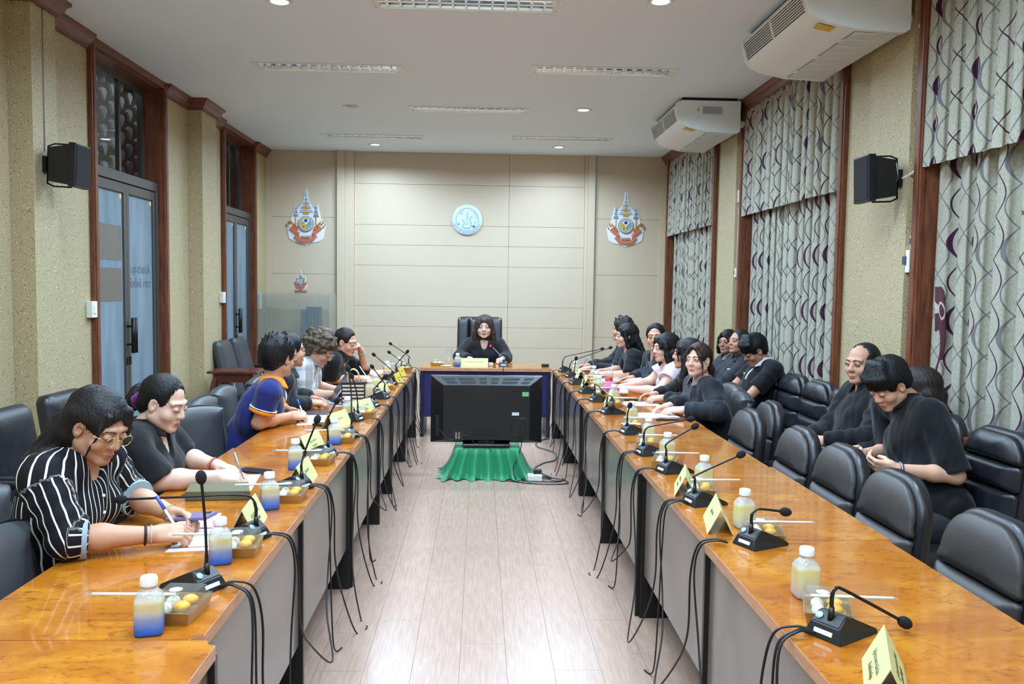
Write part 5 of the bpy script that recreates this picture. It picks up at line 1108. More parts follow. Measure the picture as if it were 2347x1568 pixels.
# ------------------------------------------------------------------ people: blended distance fields turned into one continuous surface
class Field:
    def __init__(s, lo, hi, h):
        s.lo = np.array(lo, float); s.h = h; s.n = np.ceil((np.array(hi)-s.lo)/h).astype(int)+2; s.a = np.full(s.n, 1.0, np.float32)
    def win(s, lo, hi):
        i0 = np.maximum(np.floor((np.array(lo)-s.lo)/s.h).astype(int), 0); i1 = np.minimum(np.ceil((np.array(hi)-s.lo)/s.h).astype(int)+1, s.n)
        if (i1 <= i0).any(): return None
        ax = [(s.lo[k] + np.arange(i0[k], i1[k])*s.h).astype(np.float32) for k in range(3)]
        return tuple(slice(i0[k], i1[k]) for k in range(3)), ax[0][:, None, None], ax[1][None, :, None], ax[2][None, None, :]
    def put(s, sl, d, k, sub=False):
        a = s.a[sl]
        if sub:
            d = -d; h = np.clip(.5 - .5*(d-a)/k, 0, 1); s.a[sl] = d*(1-h) + a*h + k*h*(1-h)
        else:
            h = np.clip(.5 + .5*(d-a)/k, 0, 1); s.a[sl] = d*(1-h) + a*h - k*h*(1-h)
    def cone(s, a, b, ra, rb, k=.012, sub=False):
        a = np.array(a, float); b = np.array(b, float); m = max(ra, rb) + k + 2*s.h
        w = s.win(np.minimum(a, b)-m, np.maximum(a, b)+m)
        if w is None: return
        sl, X, Y, Z = w; v = b-a; L = max(v@v, 1e-9); px, py, pz = X-a[0], Y-a[1], Z-a[2]
        t = np.clip((px*v[0] + py*v[1] + pz*v[2])/L, 0, 1); d = np.sqrt((px-t*v[0])**2 + (py-t*v[1])**2 + (pz-t*v[2])**2) - (ra + t*(rb-ra)); s.put(sl, d.astype(np.float32), k, sub)
    def ell(s, c, r, M=None, k=.012, sub=False):
        c = np.array(c, float); r = np.array(r, float); M = np.eye(3) if M is None else M; e = np.sqrt(((M*r)**2).sum(1)) + k + 2*s.h; w = s.win(c-e, c+e)
        if w is None: return
        sl, X, Y, Z = w; px, py, pz = X-c[0], Y-c[1], Z-c[2]; q = [(px*M[0, i] + py*M[1, i] + pz*M[2, i]) for i in range(3)]
        k0 = np.sqrt(sum((q[i]/r[i])**2 for i in range(3))); k1 = np.sqrt(sum((q[i]/r[i]**2)**2 for i in range(3))) + 1e-9; s.put(sl, (k0*(k0-1)/k1).astype(np.float32), k, sub)
    def half(s, c, n, lo, hi, k=.004):
        """cut away the side of the plane that n points to, inside the window lo..hi"""
        w = s.win(lo, hi)
        if w is None: return
        sl, X, Y, Z = w; s.put(sl, -((X-c[0])*n[0] + (Y-c[1])*n[1] + (Z-c[2])*n[2]).astype(np.float32), k, True)
    def mesh(s):
        A = s.a; A[0] = A[-1] = 1; A[:, 0] = A[:, -1] = 1; A[:, :, 0] = A[:, :, -1] = 1
        I = A < 0; n = np.array(A.shape); c = np.zeros(n-1, np.uint8)
        for dx in (0, 1):
            for dy in (0, 1):
                for dz in (0, 1): c += I[dx:n[0]-1+dx, dy:n[1]-1+dy, dz:n[2]-1+dz]
        cells = np.argwhere((c > 0) & (c < 8)); idx = np.full(n-1, -1, np.int32); idx[tuple(cells.T)] = np.arange(len(cells))
        P = np.zeros((len(cells), 3)); N = np.zeros(len(cells)); i, j, k = cells.T
        for ax in range(3):
            o = [(0, 0), (0, 1), (1, 0), (1, 1)]
            for u, v in o:
                e0 = [0, 0, 0]; e1 = [0, 0, 0]; e0[(ax+1) % 3] = e1[(ax+1) % 3] = u; e0[(ax+2) % 3] = e1[(ax+2) % 3] = v; e1[ax] = 1
                a = A[i+e0[0], j+e0[1], k+e0[2]]; b = A[i+e1[0], j+e1[1], k+e1[2]]; m = (a < 0) != (b < 0); t = np.where(m, a/np.where(m, a-b, 1), 0)
                q = np.array(e0, float)[None] + t[:, None]*(np.array(e1)-np.array(e0))[None]; P += q*m[:, None]; N += m
        V = s.lo + (cells + P/N[:, None])*s.h; F = []
        for ax in range(3):
            b, c_ = (ax+1) % 3, (ax+2) % 3; s0 = [slice(None)]*3; s1 = [slice(None)]*3; s0[ax] = slice(0, -1); s1[ax] = slice(1, None)
            for q in (b, c_): s0[q] = slice(1, -1); s1[q] = slice(1, -1)
            I0, I1 = I[tuple(s0)], I[tuple(s1)]; e = np.argwhere(I0 != I1); 
            if not len(e): continue
            ins = I0[tuple(e.T)]; e[:, b] += 1; e[:, c_] += 1; quad = []
            for db, dc in ((-1, -1), (0, -1), (0, 0), (-1, 0)):
                g = e.copy(); g[:, b] += db; g[:, c_] += dc; quad.append(idx[tuple(g.T)])
            quad = np.stack(quad, 1); quad[~ins] = quad[~ins][:, ::-1]; F.append(quad)
        return V, np.concatenate(F)
def vnormals(V, F):
    n = np.cross(V[F[:, 2]]-V[F[:, 0]], V[F[:, 3]]-V[F[:, 1]]); N = np.zeros_like(V)
    for k in range(4): np.add.at(N, F[:, k], n)
    return N/np.maximum(np.linalg.norm(N, axis=1, keepdims=True), 1e-12)
def wav(V, seed, scale, oct=5):
    r = np.random.RandomState(seed); o = np.zeros(len(V))
    for k in range(oct):
        d = r.normal(size=3); d /= np.linalg.norm(d); o += np.sin(V@d*scale*(1+.5*k) + r.uniform(0, 6.3) + 1.5*np.sin(V@r.normal(size=3)*scale*.4))/(1+.4*k)
    return o/2.2
def skin_mat(name, rgb):
    if name in MATS: return MATS[name]
    t = NT(name); n = t.noise(t.coord(), 40, 3); c = srgb(*rgb)
    t.set(color=t.mix(n, c, (c[0]*.92, c[1]*.86, c[2]*.84, 1)), rough=.48, sss=.12, spec=.4); t.b.inputs['Subsurface Radius'].default_value = (.012, .005, .003); MATS[name] = t.m; return t.m
def hair_mat(name, rgb, rough=.5):
    if name in MATS: return MATS[name]
    t = NT(name); n = t.noise(t.coord('Object', (1, 1, .12)), 160, 3, .6); c = srgb(*rgb)
    t.set(color=t.mix(n, tuple(v*.55 for v in c[:3])+(1,), tuple(v*1.5 for v in c[:3])+(1,)), rough=rough, spec=.32); t.bump(n, .7, .004); MATS[name] = t.m; return t.m
def cloth_mat(name, rgb, rough=.85, bump=.25):
    if name in MATS: return MATS[name]
    t = NT(name); co = t.coord(); n = t.noise(co, 420, 2); m = t.noise(co, 6, 3); c = srgb(*rgb)
    t.set(color=t.mix(m, tuple(v*.8 for v in c[:3])+(1,), tuple(v*1.15 for v in c[:3])+(1,)), rough=rough, spec=.25); t.bump(n, bump, .002); t.b.inputs['Sheen Weight'].default_value = .15; MATS[name] = t.m; return t.m
def pattern_mat(name, kind):
    if name in MATS: return MATS[name]
    t = NT(name); a = t.add('ShaderNodeAttribute', attribute_name='warp').outputs['Fac']; b = t.add('ShaderNodeAttribute', attribute_name='weft').outputs['Fac']
    if kind == 'stripe':
        w = t.math('ADD', a, t.math('MULTIPLY', t.noise(t.coord(), 9, 2), .012)); f = t.math('FRACT', t.math('MULTIPLY', w, 1/.030)); c = t.mix(t.math('LESS_THAN', f, .16), srgb(14, 14, 20), srgb(226, 224, 214))
    else:
        f = t.math('LESS_THAN', t.math('FRACT', t.math('MULTIPLY', a, 1/.085)), .45); g = t.math('LESS_THAN', t.math('FRACT', t.math('MULTIPLY', b, 1/.11)), .35)
        c = t.mix(f, srgb(222, 222, 222), srgb(168, 164, 162)); c = t.mix(t.math('MULTIPLY', g, .5), c, srgb(150, 146, 146))
    t.set(color=c, rough=.8, spec=.25); MATS[name] = t.m; return t.m
def unit(v): v = np.array(v, float); return v/max(np.linalg.norm(v), 1e-9)
LIP = lambda c=(176, 84, 88): mat('lip_%d_%d' % (c[0], c[1]), c, .4)
M_EYEW = mat('eye_white', (226, 222, 216), .25); M_IRIS = mat('iris', (26, 18, 14), .15); M_LASH = mat('lash', (22, 17, 16), .6)

def person(label, head, yaw, seat, body, hands, hair, skin=(206, 160, 132), pitch=0., roll=0., top='shirt', top_mat=None, sleeve='short', build=1.0, sex='f', hs=1.0, neckline='round',
           eyes='open', lip=(176, 84, 88), glasses=None, collar=None, cuff=None, group=None, h=.0055, seed=1, trousers=(24, 24, 27), hair_rgb=(20, 17, 18), jaw=1.0, extra=None, shoulder=None, bust=None, skin_name=None, brow=True):
    """head: centre of the head; yaw: where the face points; body: where the chest points; hands: list of dicts (wrist, dir, back, curl, elbow)"""
    if h > .0055: h *= 1.18
    root = emp('person', (seat[0], seat[1], 0), 0, label, 'person', group); O = np.array([seat[0], seat[1], 0.])
    sk = skin_mat(skin_name or 'skin_%d_%d' % skin[:2], skin)
    hc = np.array(head, float); F = np.array([math.cos(body), math.sin(body), 0]); R = np.array([F[1], -F[0], 0]); U = np.array([0, 0, 1.])
    f = np.array([math.cos(yaw), math.sin(yaw), 0]); r0 = np.array([f[1], -f[0], 0]); fp = f*math.cos(pitch) - U*math.sin(pitch); up = np.cross(r0, fp)
    rr = r0*math.cos(roll) + up*math.sin(roll); uu = np.cross(rr, fp); HM = np.stack([rr, fp, uu], 1)      # columns: right, forward, up
    L = lambda x, y, z: hc + HM@(np.array([x, y, z])*hs)
    hip = np.array([seat[0], seat[1], .545]); sw = (shoulder or (.172 if sex == 'm' else .152))*build
    pp = max(pitch, 0); nk = hc - U*.150*hs*(1-.75*pp) - uu*0 - f*(.014+.05*pp) - F*(.024+.05*pp); sc = nk - U*.046 - F*.012
    SH = {1: sc + R*sw, -1: sc - R*sw}
    # ---- torso primitives shared by skin and clothes
    def torso(fd, g, k=.04):
        ax = unit(sc-hip); M = np.stack([R, np.cross(ax, R), ax], 1); b = build; T = lambda t: hip + (sc-hip)*t
        fd.ell(T(.02), ((.178 if sex == 'f' else .165)*b+g, .125*b+g, .13+g), M, k); fd.ell(T(.36), (.142*b+g, .112*b+g, .17+g), M, k); fd.ell(T(.72), ((.150 if sex == 'f' else .165)*b+g, .112*b+g, .15+g), M, k)
        if sex == 'f' and bust != 0:
            for s in (-1, 1): fd.ell(T(.66) + R*s*.072*b + F*.072*b, (.066*b+g, .055*b+g, .066*b+g), M, .03)
        fd.cone(SH[1]*.9+SH[-1]*.1, SH[-1]*.9+SH[1]*.1, .058*b+g, .058*b+g, k)
        for s in (-1, 1): fd.cone(nk + R*s*.02 - U*.02, SH[s] - R*s*.02, .046+g, .05*b+g, .03)
    arms = {}
    for hd in hands:
        s = hd['s']; w = np.array(hd['wrist'], float); S = SH[s]; D = w-S; dist = np.linalg.norm(D); l1, l2 = .285, .245
        if 'elbow' in hd: E = np.array(hd['elbow'], float)
        else:
            if dist > .52: l1, l2 = l1*dist/.52, l2*dist/.52
            a = (l1*l1 - l2*l2 + dist*dist)/(2*dist); hh = math.sqrt(max(l1*l1-a*a, 0)); hint = np.array(hd.get('hint', -U*.9 + R*s*.5 - F*.3)); n = unit(D); hint = unit(hint - n*(hint@n)); E = S + n*a + hint*hh
        arms[s] = (S, E, w, hd)
    # ---- skin
    pts = [hc, hip] + [q for s in arms for q in arms[s][:3]]; lo = np.min(pts, 0) - .26; hi = np.max(pts, 0) + .26; lo[2] = hip[2]-.02
    lo = np.minimum(lo, hc-.15)
    fd = Field(lo, hi, h); torso(fd, -.004)
    fd.cone(L(0, -.022, -.05), nk, .050*hs*(1.08 if sex == 'm' else .98), .054*(1.08 if sex == 'm' else .96), .02); fd.cone(nk, sc - U*.02, .056, .07, .03)
    b = build
    for s, (S, E, w, hd) in arms.items():
        fd.cone(S, S*.5+E*.5, .050*b, .043*b, .03); fd.cone(S*.5+E*.5, E, .043*b, .037*b, .02); fd.cone(E, E*.62+w*.38, .038*b, .037*b, .02); fd.cone(E*.62+w*.38, w, .037*b, .0255, .02)
        d = unit(hd['dir']); n = np.array(hd['back'], float); n = unit(n - d*(n@d)); th = np.cross(n, d) if s == 1 else np.cross(d, n); q = hd.get('size', 1.0)*(1.06 if sex == 'm' else .97); c1, c2, c3 = hd.get('curl', (.35, .45, .3))
        fd.cone(w, w + d*.03*q, .026*q, .025*q, .012)
        bases = []
        for i, off in enumerate((.030, .010, -.010, -.029)):      # index .. little finger
            kb = w + d*(.088 - .004*abs(i-1.2)**1.5)*q + th*off*q; bases.append(kb); fd.cone(w + d*.02*q + th*off*.7*q, kb, .0165*q, .0115*q, .009)
            a1 = c1 + hd.get('fan', .12)*i*.5; a2 = a1 + c2*1.15; a3 = a2 + c3; ln = (.95, 1.05, .98, .78)[i]*q; p = kb; sp = th*(off*hd.get('spread', .9))
            for k_, (a_, l_, r_) in enumerate(((a1, .043, .0098), (a2, .027, .0088), (a3, .021, .0078))):
                dd = unit(d*math.cos(a_) - n*math.sin(a_) + sp*(2.2 if k_ == 0 else .6)); p2 = p + dd*l_*ln; fd.cone(p, p2, r_*q, (r_-.0009)*q, .0035); p = p2
        tb = w + d*.028*q + th*.024*q - n*.004; td = unit(d*.72 + th*(.62 - hd.get('oppose', .3)*.9) - n*(.12 + hd.get('oppose', .3)*1.3)); fd.cone(w + d*.012*q + th*.01*q, tb, .019*q, .0165*q, .01); t2 = tb + td*.042*q; fd.cone(tb, t2, .0135*q, .0108*q, .006)
        td2 = unit(td + d*.35 - th*.35); fd.cone(t2, t2 + td2*.030*q, .0108*q, .0088*q, .004)
    j = jaw
    fd.ell(L(0, -.017, .030), np.array((.073, .092, .083))*hs, HM, .015); fd.ell(L(0, .020, -.035), np.array((.060*j, .068, .076))*hs, HM, .02)
    fd.cone(L(-.050*j, .002, -.056), L(-.012, .066, -.094), .022*hs, .016*hs, .02); fd.cone(L(.050*j, .002, -.056), L(.012, .066, -.094), .022*hs, .016*hs, .02); fd.ell(L(0, .070, -.092), np.array((.020, .016, .016))*hs, HM, .015)
    for s in (-1, 1):
        fd.ell(L(s*.036*j, .052, -.032), np.array((.028, .028, .027))*hs, HM, .014); fd.cone(L(s*.012, .078, .026), L(s*.046, .066, .024), .011*hs, .010*hs, .012)
        fd.ell(L(s*.031, .091, .004), np.array((.017, .010, .0105))*hs, HM, .008, True); fd.ell(L(s*.0755, -.004, -.006), np.array((.0095, .019, .031))*hs, HM, .006); fd.ell(L(s*.079, .003, -.002), np.array((.005, .009, .016))*hs, HM, .005, True)
        fd.ell(L(s*.0125, .089, -.030), np.array((.0085, .011, .0085))*hs, HM, .007)
        fd.ell(L(s*.031, .0785, .004), np.array((.0165, .012, .0115))*hs, HM, .004)
    fd.cone(L(0, .080, .012), L(0, .098, -.026), .0085*hs, .0125*hs, .010)
    fd.ell(L(0, .082, -.0605), np.array((.023, .0125, .0062))*hs, HM, .006); fd.ell(L(0, .0805, -.0705), np.array((.020, .0125, .0068))*hs, HM, .006); fd.cone(L(-.019, .0945, -.0655), L(.019, .0945, -.0655), .0022, .0022, .003, True)
    V, Fq = fd.mesh(); body_o = mk('body', mesh_np('body', V-O, Fq, sk), None, root)
    # ---- face details
    P3 = lambda x, y, z: Vector(L(x, y, z) - O); HMm = Matrix([list(rw) for rw in HM])
    for s in (-1, 1):
        if eyes == 'open':
            bm = B(); ball(bm, P3(s*.031, .0815, .0045), (.0135*hs, .0105*hs, .0058*hs), 14, M=HMm); e = mk('eye', bm, M_EYEW, root)
            bm = B(); ball(bm, P3(s*.031 + .001, .0895, .0046), (.0052*hs, .0034*hs, .0050*hs), 12, M=HMm); mk('iris', bm, M_IRIS, e)
            bm = B(); tube(bm, smooth_path([P3(s*.031-.0145, .086, .0035), P3(s*.031-.007, .0922, .0095), P3(s*.031+.006, .0922, .0098), P3(s*.031+.0145, .085, .0045)], 4), .0014*hs, 6); mk('eyelid', bm, M_LASH, e)
        else:
            bm = B(); tube(bm, smooth_path([P3(s*.031-.0145, .086, -.0005), P3(s*.031-.006, .0915, -.0045), P3(s*.031+.006, .0915, -.0045), P3(s*.031+.0145, .085, -.001)], 4), .0013*hs, 6); mk('eyelid', bm, M_LASH, root)
        if brow:
            bm = B(); tube(bm, smooth_path([P3(s*.014, .0905, .0235), P3(s*.030, .0895, .0285), P3(s*.048, .0765, .0245)], 4), [.0022*hs]*5 + [.0015*hs]*4, 6); mk('eyebrow', bm, hair_mat('brow_hair', (34, 26, 24)), root)
    bm = B()
    for z, rx, rz in ((-.0608, .0205, .0050), (-.0702, .0180, .0056)): ball(bm, P3(0, .0845, z), (rx*hs, .0122*hs, rz*hs), 14, M=HMm)
    mk('lips', bm, LIP(lip), root)
    if glasses:
        bm = B()
        for s in (-1, 1):
            tube(bm, [P3(s*.033 + .0225*math.cos(a), .105 - .004*abs(math.cos(a)), -.002 + .019*math.sin(a)) for a in (2*PI*k/20 for k in range(21))], .0013, 6); tube(bm, [P3(s*.0555, .101, .004), P3(s*.074, .06, .004), P3(s*.078, -.005, .002)], .0014, 6)
        tube(bm, [P3(-.0105, .106, .004), P3(.0105, .106, .004)], .0012, 6); mk('glasses', bm, glasses, root)
    # ---- clothes
    g = .013 if top != 'jacket' else .02; hc_ = max(h*1.45, .0075); lo = np.minimum(np.min([hip, sc] + [q for s in arms for q in arms[s][:3]], 0), sc) - .24; hi = np.max([hip, sc] + [q for s in arms for q in arms[s][:3]], 0) + .24; lo[2] = hip[2]-.10
    fc = Field(lo, hi, hc_); torso(fc, g); ft_ = fc; fc = Field(lo, hi, hc_)
    for s, (S, E, w, hd) in arms.items():
        gs = g + (.006 if top in ('jacket', 'loose') else .004) - (.005 if sleeve == 'rolled' else 0)
        if sleeve == 'long':
            fc.cone(S, E, .052*b+gs, .042*b+gs, .03); fc.cone(E, E*.3+w*.7, .042*b+gs, .034*b+gs, .02); fc.cone(E*.3+w*.7, E*.04+w*.96, .034*b+gs, .028*b+gs, .012); c, n_ = E*.04+w*.96, unit(w-E)
        elif sleeve == 'rolled': fc.cone(S, E, .055*b+gs, .047*b+gs, .03); q = E*.78+w*.22; fc.cone(E, q, .046*b+gs, .043*b+gs, .02); c, n_ = q, unit(w-E)
        else:
            t = {'short': .62, 'elbow': .97, 'cap': .5}[sleeve]; q = S*(1-t)+E*t; fc.cone(S, q, .054*b+gs, (.052 if sleeve != 'cap' else .062)*b+gs+.004, .03); c, n_ = q, unit(E-S)
        arms[s] += (c, n_)
        m = .085; fc.half(c, n_, c - .11 + np.minimum(n_, 0)*.02, c + .11 + np.maximum(n_, 0)*.02, .003)
    ft_.put((slice(None),)*3, fc.a, .018); fc = ft_
    # neck opening
    if neckline == 'v': fc.cone(nk + U*.05, nk - U*.01, .075, .066, .01, True); fc.cone(nk + F*.04 - U*.0, nk + F*.125 - U*.135, .050, .012, .01, True)
    elif neckline == 'wide': fc.cone(nk + U*.06 + F*.01, nk - U*.035 + F*.03, .09, .082, .01, True)
    else: fc.cone(nk + U*.06, nk - U*.004 + F*.008, .072, .064, .008, True)
    V, Fq = fc.mesh(); N = vnormals(V, Fq); warp = np.zeros(len(V)); weft = V[:, 2].copy()
    rel = V-sc; ang = np.arctan2(rel@R, rel@F); warp = ang*.15; best = np.full(len(V), .072); along = np.zeros(len(V)); isarm = np.zeros(len(V), bool)
    for s, (S, E, w, hd, c, n_) in arms.items():
        for a0, a1 in ((S, E), (E, w)):
            v = a1-a0; ln = np.linalg.norm(v); t = np.clip(((V-a0)@v)/(ln*ln), 0, 1); q = V-a0-t[:, None]*v; d = np.linalg.norm(q, axis=1); m = (d < best) & ((rel@R)*s > sw*.66); e1 = unit(np.cross(v, F + U*.31)); e2 = unit(np.cross(v, e1))
            warp[m] = np.arctan2(q[m]@e1, q[m]@e2)*.06; weft[m] = t[m]*ln; best[m] = d[m]; isarm |= m; along[m] = t[m]*ln
    amp = np.where(isarm, .0042, .0040)*(1.5 if top in ('jacket', 'loose') else 1.0)
    disp = amp*wav(V*np.array([1, 1, .55]), seed, 30) + np.where(isarm, .0028*np.sin(along*95 + 3*wav(V, seed+5, 14)), .0022*wav(V*np.array([1, 1, .3]), seed+9, 75))
    nkd = np.linalg.norm(V-nk, axis=1); disp *= np.clip((nkd-.07)/.05, .0, 1); V = V + N*disp[:, None]
    me = mesh_np(top if top != 'loose' else 'blouse', V-O, Fq, top_mat)
    for nm, arr in (('warp', warp), ('weft', weft)): at = me.attributes.new(nm, 'FLOAT', 'POINT'); at.data.foreach_set('value', arr.astype(np.float32))
    from mathutils.bvhtree import BVHTree
    bvh = BVHTree.FromPolygons([tuple(v) for v in V], [tuple(int(i) for i in q) for q in Fq]); ax_ = unit(hip-sc); Fp = unit(F - ax_*(F@ax_))
    def surf(side, t, lift=.002):
        p = sc + ax_*t + R*side; h_ = bvh.ray_cast(Vector(p + Fp*.4), Vector(-Fp), .6)
        return np.array(h_[0]) + Fp*lift if h_[0] is not None else p + Fp*.16
    shirt = mk({'shirt': 'shirt', 'loose': 'blouse', 'jacket': 'jacket'}[top], me, None, root)
    if cuff:                                             # bands at the sleeve ends: list of (offset back from the end, width, extra radius, material)
        for s, (S, E, w, hd, c, n_) in arms.items():
            for off, wd, er, m in cuff:
                rad = {'short': .052*b+g+.008, 'elbow': .052*b+g+.008, 'cap': .062*b+g, 'rolled': .043*b+g+.007, 'long': .028*b+g+.006}[sleeve] + er; n__ = n_; c0 = c - n__*(off+wd) - O; c1 = c - n__*off - O; bm = B()
                tube(bm, [Vector(c0), Vector(c0 + (c1-c0)*.15), Vector(c0 + (c1-c0)*.85), Vector(c1)], [rad-.003, rad, rad, rad-.003], 28, True); mk('cuff', bm, m, shirt)
    if collar:                                           # folded collar open at the front
        bm = B(); n_ = 30; rows = []
        for rad, z in ((.062, .036), (.066, .052), (.071, .048), (.097, -.002), (.092, -.008)):
            row = []
            for k in range(n_+1):
                a = .42 + (2*PI-.84)*k/n_; fr = math.cos(a); dr = max(0, fr)**3*.030; q = nk + F*(math.cos(a)*rad*1.0 + .008) + R*(math.sin(a)*rad) + U*(z - dr - .006); row.append(bm.verts.new(Vector(q-O)))
            rows.append(row)
        for p, q in zip(rows, rows[1:]):
            for k in range(n_): bm.faces.new((p[k], p[k+1], q[k+1], q[k]))
        mk('collar', bm, collar, shirt, smooth=True, angle=1.2)
    # ---- trousers and shoes
    ft = Field(np.array([seat[0], seat[1], .0]) - .65*np.ones(3)*np.array([1, 1, 0]), np.array([seat[0], seat[1], .70]) + .65*np.ones(3)*np.array([1, 1, 0]), .02)
    ft.ell(hip - U*.02, (.172*b, .172*b, .115), None, .04)
    for s in (-1, 1):
        kn = hip + R*s*.10 + F*.42 - U*.025; an = kn - U*.43 - F*.03; an[2] = .09; ft.cone(hip + R*s*.085 - U*.01, kn, .088*b, .066*b, .04); ft.cone(kn, an, .064*b, .046*b, .02)
    V, Fq = ft.mesh(); mk('trousers', mesh_np('trousers', V-O, Fq, cloth_mat('trouser_%d_%d' % trousers[:2], trousers)), None, root)
    for s in (-1, 1):
        an = hip + R*s*.10 + F*.39 - O; fs = Field(np.array([an[0], an[1], 0])-.2, np.array([an[0], an[1], .15])+.2, .016); a = np.array([an[0], an[1], 0.]); fs.cone(a - F*.05 + U*.046, a + F*.05 + U*.042, .042, .044, .03); fs.cone(a + F*.05 + U*.04, a + F*.15 + U*.032, .043, .030, .03); fs.cone(a + U*.04, a + U*.09, .042, .042, .03); fs.half(np.array([0, 0, .004]), np.array([0, 0, -1.]), a-.25, a+.25, .004)
        V, Fq = fs.mesh(); mk('shoe', mesh_np('shoe', V, Fq, mat('black_shoe', (20, 18, 18), .35)), None, root)
    # ---- hair
    hm = hair_mat('hair_%d_%d_%d' % hair_rgb, hair_rgb); hh = min(max(h*.95, .005), .0065); lo = hc-.2; hi = hc+.2; lo[2] = hc[2]-.45
    lo = lo - np.array([.12, .12, 0]); hi = hi + np.array([.12, .12, 0]); fh = Field(lo, hi, hh); hair(fh, L, HM, hs, dict(F=F, R=R, U=U, f=f, r=rr, nk=nk, sc=sc, sw=sw, hc=hc))
    V, Fq = fh.mesh(); N = vnormals(V, Fq); q = (V-hc)@HM; th_ = np.arctan2(q[:, 0], q[:, 1]-.0); gr = np.sin(th_*44 + 2.5*np.sin(q[:, 2]*26 + seed) + 1.3*np.sin(th_*9+seed)) + .6*np.sin(th_*83 + q[:, 2]*30); V = V + N*(gr*.0016 + .0035*wav(V, seed+3, 45, 4))[:, None]
    mk('hair', mesh_np('hair', V-O, Fq, hm), None, root)
    if extra: extra(root, O, dict(L=L, P3=P3, HM=HM, HMm=HMm, arms=arms, nk=nk, sc=sc, F=F, R=R, U=U, SH=SH, hs=hs, hip=hip, shirt=shirt, g=g, b=b, surf=surf, Fp=Fp))
    return root
# ---- hair styles (head coordinates: x right, y forward, z up)
def face_cut(fh, L, HM, hs, top=.064, w=.064, k=.010): fh.ell(L(0, .098, top-.105), np.array((w, .078, .105))*hs, HM, k, True)
def ear_cut(fh, L, HM, hs, s=None):
    for q in ((-1, 1) if s is None else (s,)): fh.ell(L(q*.088, .006, -.012), np.array((.028, .024, .036))*hs, HM, .008, True)
def h_short(fringe=False, thick=1.0, trim=True):
    def go(fh, L, HM, hs, c):
        fh.ell(L(0, -.018, .042), np.array((.085*thick, .104*thick, .094*thick))*hs, HM, .01); fh.ell(L(0, -.06, -.012), np.array((.070, .052, .065))*hs, HM, .02); fh.ell(L(0, .122, -.03), np.array((.088, .090, .105))*hs, HM, .010, True)
        for s in (-1, 1): fh.ell(L(s*.085, .035, -.058), np.array((.034, .062, .062))*hs, HM, .012, True); 
        ear_cut(fh, L, HM, hs); fh.ell(L(0, -.05, -.125), np.array((.12, .12, .055))*hs, HM, .012, True)
        if fringe:
            for x in np.linspace(-.066, .066, 12): fh.cone(L(x*.55, .015, .122), L(x*.98, .078 - 5.0*x*x, .080), .020*hs, .017*hs, .018); fh.cone(L(x*.98, .078 - 5.0*x*x, .080), L(x*1.06 + .004*math.sin(x*90), .090 - 6.5*x*x, .034 + .005*math.sin(x*140)), .017*hs, .008*hs, .010)
        rs = np.random.RandomState(5)
        for k in range(0 if fringe else 26): a = rs.uniform(0, 6.3); e = rs.uniform(.3, 1.3); e = max(e, .75) if math.sin(a) > .2 else e; d = np.array((math.cos(a)*math.cos(e)*.085, math.sin(a)*math.cos(e)*.104-.018, math.sin(e)*.094+.042))*thick; fh.cone(L(*d*.93), L(*(d*1.05 + np.array((0, .008, .006)))), .012*hs, .005*hs, .008)
    return go
def h_reced():
    def go(fh, L, HM, hs, c):
        fh.ell(L(0, -.026, .034), np.array((.079, .092, .084))*hs, HM, .01); fh.ell(L(0, .128, -.005), np.array((.080, .090, .088))*hs, HM, .014, True)
        for s in (-1, 1): fh.ell(L(s*.085, .040, -.045), np.array((.034, .062, .062))*hs, HM, .012, True); fh.ell(L(s*.052, .060, .075), np.array((.026, .042, .034))*hs, HM, .012, True)
        ear_cut(fh, L, HM, hs); fh.ell(L(0, -.05, -.12), np.array((.12, .12, .06))*hs, HM, .012, True)
    return go
